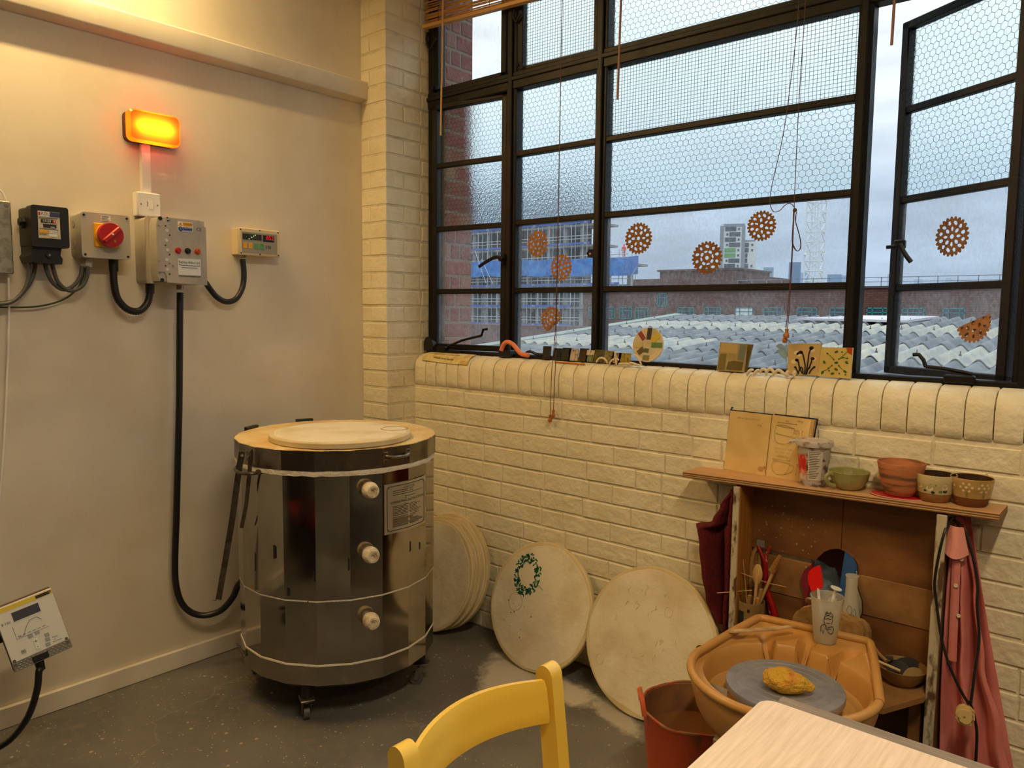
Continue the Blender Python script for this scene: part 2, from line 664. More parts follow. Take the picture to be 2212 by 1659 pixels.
ww = MB()
ww.box((.17, .002, 0), (5.6, .30, 1.075))
ww.box((.17, .055, 1.075), (5.6, .30, 1.212))
ww.box((.17, .02, 2.98), (5.6, .30, CEIL))
ww.box((4.70, .02, 1.2), (5.6, .30, 2.98))
wall_w = ww.build('wall_window', m_mortar, kind='structure', smooth=False, label='cream painted brick wall below the steel window')
rb = random.Random(4)
CH = .0757
for r_ in range(14):
    z = CH * (r_ + .5)
    x = .178 - (.0 if r_ % 2 else .11)
    pat = 'SSH' if r_ % 3 == 0 else ('SHS' if r_ % 3 == 1 else 'SS')
    i = 0
    while x < 2.80:
        L = (.2235 if pat[i % len(pat)] == 'S' else .111) + rb.choice((0, 0, .006, -.006))
        i += 1
        a, b_ = max(x, .181), x + L
        x += L
        if b_ - a < .03:
            continue
        w = round((b_ - a - .006) / .003) * .003
        child_copy(brick_mesh(w, CH - .0075, m_brickpaint), 'brick', wall_w,
                   ((a + b_) / 2, rb.uniform(-.0006, .0012), z + rb.uniform(-.0012, .0012)), rot=(0, rb.uniform(-.006, .006), 0))
# bullnose header course that makes the window sill
prof = [(.002, 1.070), (-.004, 1.075), (-.006, 1.10), (-.006, 1.150), (-.003, 1.172), (.006, 1.190), (.020, 1.204), (.040, 1.2135), (.075, 1.219), (.115, 1.221), (.115, 1.20), (.060, 1.072)]
SILL = {}
x = .182
while x < 2.86:
    w = rb.choice((.066, .068, .070))
    if w not in SILL:
        n = len(prof)
        ins = [0.0, .004]
        vs = []
        cy, cz = .05, 1.14
        for sx, k in ((-w / 2, 1), (-w / 2 + .004, 0), (w / 2 - .004, 0), (w / 2, 1)):
            for (py, pz) in prof:
                d = Vector((py - cy, pz - cz)); d.normalize()
                vs.append((sx, py - d.x * .0028 * k, pz - d.y * .0028 * k))
        fs = [tuple(range(n))[::-1], tuple(range(3 * n, 4 * n))]
        for j in range(3):
            for i in range(n):
                i2 = (i + 1) % n
                fs.append((j * n + i, j * n + i2, (j + 1) * n + i2, (j + 1) * n + i))
        me = bpy.data.meshes.new('sill_brick'); me.from_pydata(vs, [], fs); me.materials.append(m_brickpaint)
        me.shade_smooth(); me.set_sharp_from_angle(angle=R(50)); SILL[w] = me
    child_copy(SILL[w], 'sill_brick', wall_w, (x + w / 2, rb.uniform(-.001, .001), rb.uniform(-.0015, .0008)))
    x += w + .0035
MB().box((.18, .022, 1.074), (2.87, .112, 1.186)).build('sill_bed', m_mortar, wall_w)

pil = MB().box((-.1, -.166, 0), (.173, .30, CEIL)).build('wall_pilaster', m_mortar, kind='structure', smooth=False, label='white painted brick pier between plaster wall and window')
r_ = 0
while CH * (r_ + 1) < CEIL:
    z = CH * (r_ + .5)
    # front face, facing the room
    segs = [(0.0, .178)] if r_ % 2 else [(0.0, .064), (.064, .178)]
    for a, b_ in segs:
        w = b_ - a - (.007 if b_ < .17 else .002)
        child_copy(brick_mesh(round(w, 3), CH - .010, m_brickpaint), 'brick', pil, ((a + b_) / 2, -.166 + rb.uniform(-.001, .001), z), rot=(0, rb.uniform(-.004, .004), 0))
    # reveal face, towards the window
    segs = [(-.172, .045), (.045, .10)] if r_ % 2 else [(-.172, -.064), (-.064, .036), (.036, .10)]
    for a, b_ in segs:
        child_copy(brick_mesh(round(b_ - a - .008, 3), CH - .010, m_brickpaint), 'brick', pil, (.1725 + rb.uniform(-.001, .001), (a + b_) / 2, z), rot=(rb.uniform(-.004, .004), 0, PI / 2))
    r_ += 1

# exterior red brick return seen through the glass
m_redbrick = mat('weathered_red_brick', (128, 66, 54), 0.85, c2=(150, 96, 76), ns=30, bump=0.5, bs=90, rnd=[(138, 58, 48), (120, 70, 60), (150, 84, 66), (132, 62, 54), (170, 140, 104)])
m_extmort = mat('weathered_mortar', (140, 124, 106), 0.9, bump=0.5, bs=80)
pier = MB().box((-.25, .15, -4), (.226, .334, 5)).build('wall_exterior', m_extmort, kind='structure', smooth=False, label='red brick return outside the left casement')
for r_ in range(14, 42):
    z = CH * (r_ + .5)
    segs = [(.150, .222), (.222, .337)] if r_ % 2 else [(.150, .186), (.186, .222 + .03), (.252, .337)]
    if r_ % 4 == 1:
        segs = [(.150, .337)]
    for a, b_ in segs:
        child_copy(brick_mesh(round(b_ - a - .010, 3), CH - .012, m_redbrick), 'brick', pier, (.2255, (a + b_) / 2, z), rot=(0, 0, PI / 2))
scr = MB()
for pts in ([(.25, 2.535), (.252, 2.505)], [(.262, 2.536), (.252, 2.522), (.264, 2.505)], [(.270, 2.508), (.276, 2.522), (.282, 2.509)], [(.287, 2.52), (.290, 2.508), (.295, 2.521)]):
    scr.tube([(.2355, a, b_) for a, b_ in pts], .0009, 4)
scr.build('chalk_scrawl', mat('chalk', (205, 196, 188), .9), pier)

# ================================================================== steel window
def glass_mat(name, tint, dirt, dirtcol=(196, 198, 200), lo=.45, hi=.75, frost=0.0, sc=60):
    m = bpy.data.materials.new(name)
    m.use_nodes = True
    t = m.node_tree
    t.nodes.clear()
    o_ = t.nodes.new('ShaderNodeOutputMaterial')
    g = t.nodes.new('ShaderNodeNewGeometry')
    tr_ = t.nodes.new('ShaderNodeBsdfTransparent')
    tr_.inputs[0].default_value = tint + (1,)
    gl = t.nodes.new('ShaderNodeBsdfGlossy')
    gl.inputs['Roughness'].default_value = .45 if frost else .03
    gl.inputs[0].default_value = (.9, .9, .9, 1)
    base = tr_.outputs[0]
    if frost:
        rf = t.nodes.new('ShaderNodeBsdfRefraction')
        rf.inputs['Color'].default_value = tint + (1,)
        rf.inputs['Roughness'].default_value = .22
        rf.inputs['IOR'].default_value = 1.16
        v = t.nodes.new('ShaderNodeTexVoronoi')
        v.inputs['Scale'].default_value = 130
        t.links.new(g.outputs['Position'], v.inputs['Vector'])
        bp = t.nodes.new('ShaderNodeBump')
        bp.inputs['Strength'].default_value = .35
        bp.inputs['Distance'].default_value = .004
        t.links.new(v.outputs['Distance'], bp.inputs['Height'])
        t.links.new(bp.outputs[0], rf.inputs['Normal'])
        mx0 = t.nodes.new('ShaderNodeMixShader')
        mx0.inputs[0].default_value = frost
        t.links.new(tr_.outputs[0], mx0.inputs[1]); t.links.new(rf.outputs[0], mx0.inputs[2])
        base = mx0.outputs[0]
    lw = t.nodes.new('ShaderNodeFresnel')
    lw.inputs[0].default_value = 1.14
    mx = t.nodes.new('ShaderNodeMixShader')
    t.links.new(lw.outputs[0], mx.inputs[0])
    t.links.new(base, mx.inputs[1]); t.links.new(gl.outputs[0], mx.inputs[2])
    last = mx.outputs[0]
    if dirt:
        n = t.nodes.new('ShaderNodeTexNoise')
        n.inputs['Scale'].default_value = sc
        n.inputs['Detail'].default_value = 6
        n.inputs['Roughness'].default_value = .7
        mp_ = t.nodes.new('ShaderNodeMapping'); mp_.inputs['Scale'].default_value = (1, 1, .55)
        t.links.new(g.outputs['Position'], mp_.inputs[0]); t.links.new(mp_.outputs[0], n.inputs['Vector'])
        n2 = t.nodes.new('ShaderNodeTexNoise'); n2.inputs['Scale'].default_value = 4.0; n2.inputs['Detail'].default_value = 3
        t.links.new(g.outputs['Position'], n2.inputs['Vector'])
        ad = t.nodes.new('ShaderNodeMath'); ad.operation = 'MULTIPLY_ADD'
        t.links.new(n2.outputs[0], ad.inputs[0]); ad.inputs[1].default_value = .6
        t.links.new(n.outputs[0], ad.inputs[2])
        mr = t.nodes.new('ShaderNodeMapRange')
        mr.inputs['From Min'].default_value = lo + .28; mr.inputs['From Max'].default_value = hi + .28
        mr.inputs['To Min'].default_value = dirt * .25; mr.inputs['To Max'].default_value = dirt
        t.links.new(ad.outputs[0], mr.inputs[0])
        tl = t.nodes.new('ShaderNodeBsdfTranslucent'); tl.inputs[0].default_value = lin(dirtcol) + (1,)
        m3 = t.nodes.new('ShaderNodeMixShader')
        t.links.new(mr.outputs[0], m3.inputs[0]); t.links.new(last, m3.inputs[1]); t.links.new(tl.outputs[0], m3.inputs[2])
        last = m3.outputs[0]
    t.links.new(last, o_.inputs[0])
    return m


g_clear = glass_mat('clear_window_glass', (.975, .985, .985), .10)
g_dusty = glass_mat('dusty_window_glass', (.965, .98, .985), .24, sc=110, lo=.42, hi=.72)
g_frost = glass_mat('cast_wired_glass', (.93, .985, .98), .0, frost=.82)
m_wire = mat('glass_wire', (70, 78, 82), 0.6, .2)


def hexwire(mb, x0, x1, z0, z1, y, w=.0225):
    h = w / math.sqrt(3) * 2
    rowp = h * .75
    rr = .00062

    def seg(a, b_):
        # keep wires inside the pane
        if min(a[0], b_[0]) < x0 or max(a[0], b_[0]) > x1 or min(a[1], b_[1]) < z0 or max(a[1], b_[1]) > z1:
            return
        dx, dz = b_[0] - a[0], b_[1] - a[1]
        L = math.hypot(dx, dz); nx, nz_ = -dz / L * rr, dx / L * rr
        vs = [(a[0] + nx, y, a[1] + nz_), (a[0] - nx, y, a[1] - nz_), (b_[0] - nx, y, b_[1] - nz_), (b_[0] + nx, y, b_[1] + nz_),
              (a[0], y - rr * 1.3, a[1]), (b_[0], y - rr * 1.3, b_[1])]
        mb.add(vs, [(0, 3, 5, 4), (1, 4, 5, 2), (0, 1, 2, 3)])

    nr = int((z1 - z0) / rowp) + 2
    nc = int((x1 - x0) / w) + 2
    for r__ in range(-1, nr):
        zc = z0 + r__ * rowp
        for c_ in range(-1, nc):
            xc = x0 + c_ * w + (w / 2 if r__ % 2 else 0)
            top = (xc, zc + h / 2); ur = (xc + w / 2, zc + h / 4); lr = (xc + w / 2, zc - h / 4); ul = (xc - w / 2, zc + h / 4)
            seg(ul, top); seg(top, ur); seg(ur, lr)


def gridwire(mb, x0, x1, z0, z1, y, p=.0128):
    rr = .0005
    x_ = x0 + p / 2
    while x_ < x1:
        mb.box((x_ - rr, y - rr, z0), (x_ + rr, y + rr, z1)); x_ += p
    z_ = z0 + p / 2
    while z_ < z1:
        mb.box((x0, y - rr, z_ - rr), (x1, y + rr, z_ + rr)); z_ += p


def pane(parent, M, x0, x1, z0, z1, y, kind):
    m = {'c': g_clear, 'd': g_dusty, 'h': g_frost, 'g': g_frost}[kind]
    p = MB(M).box((x0, y - .002, z0), (x1, y + .002, z1)).build('pane', m, parent, smooth=False)
    if kind in 'hg':
        wmb = MB(M)
        (hexwire if kind == 'h' else gridwire)(wmb, x0, x1, z0, z1, y - .0035)
        wmb.build('wire_mesh', m_wire, p, smooth=False, kind='stuff')
    return p


zA, zB, zC, zD, zE = 2.357, 2.0885, 1.7984, 1.509, 1.240
HT = 2.94
win = thing('window_1', 'large black steel framed window with wired and clear panes', None, (1.5, .11, 1.215), kind='structure')
Y0, Y1 = .086, .138


def member(name, x0, x1, z0, z1, y0=Y0, y1=Y1, par=None, M=None, c=.004):
    mb = MB(M)
    mb.box((x0, y0, z0), (x1, y1, z1), c)
    return mb.build(name, m_black, par or win)


member('outer_frame', .178, .214, 1.215, HT)                   # left jamb
member('bottom_rail', .178, 4.70, 1.213, zE - .006, Y0 - .012)
member('top_rail', .178, 4.70, HT, HT + .05)
tz0, tz1 = zA, 2.435
mb = MB().box((.178, Y0 - .004, tz0), (4.70, Y1, tz1 - .006), .004)
mb.box((.178, Y0 - .012, tz0 + .034), (4.70, Y0, tz1 - .026), .003)
mb.build('transom', m_black, win)
for nm, xa, xb in (('mullion', .668, .7235), ('mullion', 1.130, 1.1825), ('mullion', 2.1045, 2.148), ('mullion', 2.566, 2.618), ('mullion', 3.06, 3.10), ('mullion', 3.98, 4.03)):
    mb = MB().box((xa, Y0, 1.22), (xb, Y1, HT), .004)
    xm = (xa + xb) / 2
    mb.box((xm - .011, Y0 - .013, 1.22), (xm + .011, Y0 + .002, HT), .003)
    mb.build(nm, m_black, win)
COLS = [(.7235, 1.130, 'hhdd'), (1.1825, 2.1045, 'ghdd'), (2.618, 3.06, 'hhdd'), (3.10, 3.98, 'hhdd'), (4.03, 4.70, 'hhdd')]
rows = [(zB, zA), (zC, zB), (zD, zC), (zE, zD)]
for xa, xb, ks in COLS:
    for zz in (zB, zC, zD):
        member('glazing_bar', xa - .002, xb + .002, zz - .0115, zz + .0115, Y0 + .004, Y1 - .012, c=.003)
    for (za, zb), k in zip(rows, ks):
        pane(win, None, xa - .004, xb + .004, za, zb + .003, .112, k)
for xa, xb, k in ((1.1825, 2.1045, 'h'), (2.148, 2.566, 'h'), (2.618, 3.06, 'h'), (3.10, 3.98, 'h'), (4.03, 4.70, 'h')):
    pane(win, None, xa - .004, xb + .004, tz1 - .002, HT, .112, k)
# keeper tab with an eye on the second mullion
kp = MB()
kp.prism([(1.1449,1.6688),(1.1183,1.6646),(1.1074,1.6523),(1.119,1.6354),(1.1458,1.6307)], .078, .086)
kp.build('keeper_tab', m_black, win)
ky = (1.1252,0.0775,1.6494)
MB().cyl((ky[0], .0775, ky[2]), (ky[0], .0772, ky[2]), .0038, n=12).build('keeper_eye', mat('bright_eye', (200, 208, 214), .6), win)
# a bit of latch hardware on the sill rail
lt = MB()
lt.box((.80, .070, 1.218), (.94, .088, 1.232), .003)
lt.tube(smooth_path([(.80, .07, 1.236), (.83, .066, 1.25), (.87, .068, 1.240), (.93, .068, 1.238)], 6), .006, 8)
lt.cyl((.905, .07, 1.235), (.905, .07, 1.256), .0045)
lt.build('latch', m_black, win)


def casement(name, label, o, ang, W, kinds, z0, z1, lx=(-.028, 0), rx=None):
    t = thing(name, label, None, (o[0], o[1], z0), kind='structure')
    M = RZ((o[0], o[1], 0), ang)
    rx = rx or (W, W + .030)
    for nm, a, b_ in (('stile', lx[0], lx[1]), ('stile', rx[0], rx[1])):
        mb_ = MB(M).box((a, -.016, z0), (b_, .018, z1), .003)
        mb_.build(nm, m_black, t)
    MB(M).box((lx[0], -.016, z0), (rx[1], .018, z0 + .026), .003).build('rail', m_black, t)
    MB(M).box((lx[0], -.016, z1 - .026), (rx[1], .018, z1), .003).build('rail', m_black, t)
    zs = [z1 - .026]
    if len(kinds) == 4:
        for zz in (zB, zC, zD):
            MB(M).box((lx[1] - .002, -.012, zz - .0115), (rx[0] + .002, .012, zz + .0115), .003).build('glazing_bar', m_black, t)
        zs += [zB, zC, zD]
    zs += [z0 + .026]
    for i, k in enumerate(kinds):
        pane(t, M, lx[1] - .003, rx[0] + .003, zs[i + 1], zs[i], .002, k)
    return t, M


c1, M1 = casement('window_2', 'narrow left casement standing slightly ajar beside the brick pier', (.2535, .083), 5.6, .372, 'hhdd', 1.238, 2.366)
# lever handle
hd = MB()
hd.tube(smooth_path([(0.6763,0.062,1.6434),(0.6383,0.062,1.6549),(0.6056,0.062,1.6461),(0.5668,0.062,1.6313),(0.536,0.062,1.616)], 6), .008, 8, flat=.7)
hd.tube([(0.6752,0.075,1.6681),(0.665,0.075,1.6207)], .010, 8)
hd.cyl(((0.6638,0.07,1.6444)[0], .06, (0.6638,0.07,1.6444)[2]), ((0.6638,0.07,1.6444)[0], .10, (0.6638,0.07,1.6444)[2]), .011)
hd.build('handle', m_black, c1)
sy = MB()
sy.tube(smooth_path([(0.3474,0.055,1.2545),(0.3779,0.055,1.2642),(0.4437,0.055,1.2855),(0.5593,0.055,1.3097)], 5), .0055, 8)
sy.tube([(0.5593,0.055,1.3097),(0.5704,0.055,1.3368),(0.5928,0.055,1.3393)], .0055, 8)
sy.box((.275, .045, 1.228), (.335, .075, 1.252), .004)
sy.box((.305, .050, 1.222), (.42, .085, 1.234), .003)
sy.build('casement_stay', m_black, c1)
c3, M3 = casement('window_3', 'open right casement swung outward with gear shaped stickers', (2.191, .3575), -31.4, .3907, 'hhdd', 1.222, 2.372, lx=(-.030, 0), rx=(.3907, .424))
hd = MB()
hd.tube(smooth_path([(2.2024,0.3,1.6499),(2.2118,0.3,1.63),(2.224,0.3,1.6101),(2.2388,0.3,1.5902)], 6), .0075, 8)
hd.tube([(2.2001,0.31,1.6463),(2.1806,0.31,1.6427),(2.1593,0.31,1.6422)], .0062, 8)
hd.box(((2.1918,0.32,1.6504)[0] - .012, .31, (2.1918,0.32,1.6504)[2] - .015), ((2.1918,0.32,1.6504)[0] + .022, .335, (2.1918,0.32,1.6504)[2] + .015), .004)
hd.build('handle', m_black, c3)
sy = MB()
sy.tube(smooth_path([(2.4692,0.085,1.2503),(2.4216,0.085,1.2583),(2.385,0.085,1.2631),(2.3479,0.085,1.2652)], 5), .0055, 8)
sy.tube([(2.3479,0.085,1.2638),(2.3406,0.085,1.2842),(2.3272,0.085,1.3003),(2.3108,0.085,1.2996)], .0058, 8)
sy.box((2.40, .06, 1.222), (2.48, .085, 1.246), .004)
sy.build('casement_stay', m_black, c3)
# the two small top vents
v1, _m = casement('window_4', 'small clear top vent half hidden by the bamboo blind', (.246, .10), 0, .388, 'c', 2.416, HT, rx=(.388, .418))
v2, _m = casement('window_5', 'small top vent with square wired glass, slightly ajar', (.757, .10), 1.5, .352, 'g', 2.416, HT, rx=(.352, .372))
for par, px in ((v1, 0), (v2, 1)):
    hk = MB()
    if px == 0:
        hk.tube(smooth_path([(0.193,0.07,2.7002),(0.1868,0.07,2.6706),(0.1993,0.07,2.6327),(0.2118,0.07,2.6218)], 5), .006, 8)
        hk.tube(smooth_path([(0.2118,0.07,2.6218),(0.2303,0.07,2.6426),(0.2488,0.07,2.6592)], 4), .005, 8)
        hk.tube(smooth_path([(0.2243,0.07,2.4351),(0.2429,0.07,2.4546),(0.2614,0.07,2.4306)], 4), .006, 8)
    else:
        hk.tube(smooth_path([(0.724,0.07,2.6756),(0.7167,0.07,2.6475),(0.7324,0.07,2.6215)], 5), .006, 8)
        hk.tube(smooth_path([(0.7324,0.07,2.6215),(0.7473,0.07,2.6404),(0.7598,0.07,2.6522)], 4), .005, 8)
        hk.tube(smooth_path([(0.7374,0.07,2.441),(0.7576,0.07,2.452),(0.7631,0.07,2.4248)], 4), .006, 8)
    hk.build('hinge_hook', m_black, par)
# black corner guard on the sill by the casement
cg = MB()
cgp = [(0.1928,1.2289),(0.1928,1.271),(0.2026,1.289),(0.2219,1.2962),(0.241,1.2879),(0.2538,1.2686),(0.2538,1.2314)]
cg.prism(cgp, .045, .070)
cg.build('corner_guard', m_blackp, c1)

# ================================================================== outside
m_roofA = mat('lichen_grey_sheet', (88, 96, 102), .9, c2=(118, 122, 124), ns=5, bump=.3, bs=60)
m_roofB = mat('pale_fibre_sheet', (166, 164, 148), .9, c2=(140, 144, 142), ns=5, bump=.3, bs=60)
ROOF = lambda y: .7247 + .084 * y
roof = thing('corrugated_roof', 'grey corrugated fibre cement roof outside below the window', 'roof', (1.0, 4.0, .3))
WL, NW = .146, 7


def sheet_mesh(L, m):
    nseg = NW * 10
    vs = []
    for y in (0, L):
        for i in range(nseg + 1):
            x_ = WL * NW * i / nseg
            zt = .056 * (0.5 + .5 * math.cos(2 * PI * x_ / WL)) ** .9
            vs.append((x_, y, zt + y * .0)); vs.append((x_, y, zt - .008))
    n = nseg + 1
    fs = []
    for i in range(nseg):
        a = 2 * i
        fs.append((a, a + 2, 2 * n + a + 2, 2 * n + a)); fs.append((a + 1, 2 * n + a + 1, 2 * n + a + 3, a + 3))
        fs.append((a, a + 1, a + 3, a + 2)); fs.append((2 * n + a, 2 * n + a + 2, 2 * n + a + 3, 2 * n + a + 1))
    me = bpy.data.meshes.new('roof_sheet'); me.from_pydata(vs, [], fs); me.materials.append(m)
    me.shade_smooth(); me.set_sharp_from_angle(angle=R(50))
    return me


RS = [sheet_mesh(1.04, m_roofA), sheet_mesh(1.04, m_roofB)]
sl = math.atan(.084)
for j in range(9):
    yb = 7.55 - .93 * (j + 1)
    if yb < .42:
        continue
    for i in range(8):
        xx = -2.5 + i * WL * NW * .995
        child_copy(RS[(j + (1 if i in (2, 5) and j in (3, 5) else 0)) % 2], 'roof_sheet', roof, (xx, yb, ROOF(yb) + .016), rot=(sl - .017, 0, 0))
bl = MB()
for j in range(8):
    yb = 7.55 - .93 * (j + 1) + .16
    for i in range(0, 56, 2):
        xx = -2.5 + WL * (i + (j % 2)) * .995
        z_ = ROOF(yb) + .070
        bl.cyl((xx, yb, z_), (xx, yb, z_ + .012), .011, .009, 7); bl.cyl((xx, yb, z_ + .012), (xx, yb, z_ + .035), .005, .004, 5)
bl.build('roof_bolts', mat('rusty_bolt', (86, 84, 84), .8), roof, kind='stuff')
vg = MB()
vg.prism([(-2.58, 0), (-2.46, 0.0), (-2.46, .035), (-2.58, .045)], 0, 7.0)
for i, p in enumerate(vg.v):
    vg.v[i] = Vector((p.x, .5 + p.y, p.z + ROOF(.5 + p.y) + .03))
vg.build('verge_flashing', mat('mossy_flashing', (136, 148, 140), .9, c2=(112, 136, 98), ns=3, lo=.5, hi=.7), roof)
MB().box((-2.6, .5, -8), (6, 7.5, .45)).build('eaves_wall', m_extmort, roof)
MB().add([(-2.6, 7.5, ROOF(7.5) - .02), (6, 7.5, ROOF(7.5) - .02), (6, 14, .5), (-2.6, 14, .5), (-2.6, 7.5, .2), (6, 7.5, .2), (6, 14, .1), (-2.6, 14, .1)],
         [(0, 1, 2, 3), (4, 7, 6, 5), (0, 4, 5, 1), (1, 5, 6, 2), (2, 6, 7, 3), (3, 7, 4, 0)]).build('back_slope', m_roofA, roof)
sk = MB()
sk.add([(-.52, 6.72, 1.385), (.70, 6.60, 1.375), (.80, 7.62, 1.425), (-.06, 7.66, 1.424), (-.52, 6.72, 1.360), (.70, 6.60, 1.350), (.80, 7.62, 1.40), (-.06, 7.66, 1.397)],
       [(0, 1, 2, 3), (4, 7, 6, 5), (0, 4, 5, 1), (1, 5, 6, 2), (2, 6, 7, 3), (3, 7, 4, 0)])
sk.box((-.1, 6.85, 1.26), (.6, 7.5, 1.34))
sk.build('roof_hatch', mat('white_felt', (186, 184, 190), .85), label='flat pale roof hatch lying on the corrugated roof', cat='hatch', smooth=False)
# weed growing by the glass
wd = thing('weed', 'small grey-green leafy weed outside behind the flower tile', 'plant', ((1.8709,0.24,1.2193)[0], .24, 1.10))
lf = MB()
m_leaf = mat('grey_green_leaf', (124, 140, 110), .7)
for pts in ([(1.8753,0.24,1.1948),(1.8662,0.24,1.2519),(1.8517,0.24,1.2793),(1.8311,0.24,1.2883)], [(1.8715,0.25,1.194),(1.8599,0.25,1.2677),(1.8435,0.25,1.3001),(1.8231,0.25,1.3027)], [(1.8762,0.25,1.1993),(1.8703,0.25,1.26),(1.8638,0.25,1.2926),(1.8614,0.25,1.3106)]):
    P = smooth_path(pts, 6)
    nP = len(P)
    lf = MB().tube(P, .01, 6, radii=[max(.0012, .0105 * math.sin(PI * min(1, (i / (nP - 1)) ** 1.6)) * (1 if i > nP * .4 else .3)) for i in range(nP)], flat=.22)
    lf.build('leaf', m_leaf, wd)
MB().tube([((1.8753,0.24,1.1948)[0], .24, 1.05), ((1.8753,0.24,1.1948)[0], .24, 1.23)], .004, 6).build('stem', m_leaf, wd)

MB().box((-400, 8, -9), (300, 900, -8)).build('ground', mat('far_ground', (84, 82, 78), .9), kind='structure', label='ground beyond the roofs')

# --- long brick building with teal windows
m_facade = bpy.data.materials.new('far_brickwork')
m_facade.use_nodes = True
_t = m_facade.node_tree
_b = _t.nodes['Principled BSDF']
_g = _t.nodes.new('ShaderNodeNewGeometry')
_m = _t.nodes.new('ShaderNodeMapping'); _m.inputs['Rotation'].default_value = (R(90), 0, 0)
_br = _t.nodes.new('ShaderNodeTexBrick')
_br.inputs['Scale'].default_value = 1.0
_br.inputs['Brick Width'].default_value = .46
_br.inputs['Row Height'].default_value = .15
_br.inputs['Mortar Size'].default_value = .022
_br.inputs['Color1'].default_value = lin((112, 70, 54)) + (1,)
_br.inputs['Color2'].default_value = lin((90, 55, 43)) + (1,)
_br.inputs['Mortar'].default_value = lin((70, 44, 38)) + (1,)
_t.links.new(_g.outputs['Position'], _m.inputs[0]); _t.links.new(_m.outputs[0], _br.inputs['Vector'])
_t.links.new(_br.outputs['Color'], _b.inputs['Base Color'])
_b.inputs['Roughness'].default_value = .9
FY = 56.0
bld = thing('brick_building', 'long brown brick building with a row of teal framed windows', 'building', (-16, FY + 5, -8))
MB().box((-38.9, FY, -8), (8, FY + 12, 3.42)).build('wall', m_facade, bld, smooth=False)
MB().box((-38.95, FY - .15, 3.42), (8.1, FY + 12, 3.56)).build('coping', mat('dark_coping', (70, 62, 60), .8), bld, smooth=False)
m_teal = mat('teal_window_frame', (36, 128, 124), .5)
m_pane = mat('far_dark_glass', (40, 48, 56), .12)
m_blind = mat('far_white_blind', (214, 216, 214), .7)
for i, (xa, xb) in enumerate([(-38.3, -36.81), (-36.56, -35.36), (-34.89, -33.57), (-33.28, -31.92), (-29.09, -27.55), (-26.67, -25.15), (-23.96, -22.45), (-21.6, -20.12), (-19.01, -17.47), (-16.59, -15.07), (-13.98, -12.56), (-11.66, -10.23), (-9.13, -7.78), (-31.1, -30.12)]):
    za, zb = (.95, 2.03) if i < 13 else (2.08, 3.2)
    f = MB()
    wf = .07
    y_ = FY - .06
    for a, b_, c_, d_ in ((xa, xa + wf, za, zb), (xb - wf, xb, za, zb), (xa, xb, zb - wf, zb), (xa, xb, za, za + wf),
                          (xa + (xb - xa) * .25, xa + (xb - xa) * .25 + wf * .8, za, zb), (xa + (xb - xa) * .74, xa + (xb - xa) * .74 + wf * .8, za, zb), (xa, xb, za + .72, za + .72 + wf * .8)):
        f.box((a, y_, c_), (b_, FY + .02, d_))
    fo = f.build('window_frame', m_teal, bld, smooth=False)
    MB().box((xa + .03, FY - .02, za + .03), (xb - .03, FY + .01, zb - .03)).build('window_pane', m_blind if i == 6 else m_pane, fo, smooth=False)
MB().box((-37.3, FY + 6, 3.4), (-24.2, FY + 12, 4.75)).build('roof_room', m_facade, bld, smooth=False)
rr_ = MB()
rr_.box((-33.8, FY + 5, 3.4), (-26.2, FY + 12, 5.35)); rr_.box((-34.0, FY + 4.8, 5.35), (-26.0, FY + 12, 5.5))
rr_.build('roof_room', m_facade, bld, smooth=False)
rl = MB()
for i in range(28):
    x_ = -24 + i * 1.2
    rl.box((x_ - .025, FY + .3, 3.5), (x_ + .025, FY + .35, 4.2))
rl.box((-24, FY + .3, 4.16), (8, FY + .36, 4.21)); rl.box((-24, FY + .3, 3.85), (8, FY + .36, 3.89))
rl.build('roof_railing', mat('far_railing', (120, 132, 146), .7), bld, smooth=False)

# low brick wall in front of the scaffolding
MB().box(((-48.6214,50,0.024)[0], 50, -8), ((-33.9953,50,0.3106)[0], 53, (-38.4973,50,0.3026)[2])).build('low_brick_wall', m_facade, label='low brown brick building in front of the scaffolding', cat='building', smooth=False)

# --- scaffolded concrete frame
SY = 100.0
m_conc = mat('raw_concrete', (150, 150, 146), .9, c2=(128, 130, 128), ns=.8)
m_pole = mat('scaffold_tube', (178, 184, 188), .5, .3)
m_net = mat('blue_debris_net', (38, 104, 178), .8, c2=(60, 132, 200), ns=.9)
m_band = mat('blue_guard_band', (62, 92, 160), .7)
m_core = mat('dark_interior', (62, 64, 66), .9)
m_wht = mat('white_print', (225, 228, 232), .7)
sc = thing('scaffolded_building', 'concrete building frame wrapped in scaffolding and blue netting', 'building', (-75, SY + 8, -8))
LV = [(-77.9068,100.00,-3.9727)[2], (-77.9651,100.00,-0.756)[2], (-78.0218,100.00,2.37)[2], (-78.0853,100.00,5.8723)[2], (-78.1442,100.00,9.1273)[2], (-78.203,100.00,12.3691)[2], (-78.2629,100.00,15.6745)[2], (-78.3212,100.00,18.8898)[2], (-78.3764,100.00,21.94)[2]]
XA, XB = (-99.6099,100.00,7.8153)[0], (-66.8439,100.00,7.1006)[0]
XR = (-61.1726,100.00,6.9769)[0]
XL_ = (-70.2719,100.00,7.1754)[0]
for i, z_ in enumerate(LV):
    xe = XR if i in (3, 4) else (XB if i > 2 else XL_)
    MB().box((XA, SY, z_ - .22), (xe, SY + 4.5, z_ + .12)).build('floor_slab', m_conc, sc, smooth=False)
    if i >= 1:
        bb = MB().box((XA, SY - 1.45, z_ + .05), (xe - 1.5, SY - 1.38, z_ + .40))
        bo = bb.build('guard_band', m_band, sc, smooth=False)
        tx = MB()
        for k in range(9):
            tx.text('GCL', .34, TXF((XA + 4 + k * 5.3, SY - 1.47, z_ + .22)))
        tx.build('band_lettering', m_wht, bo, smooth=False, kind='stuff')
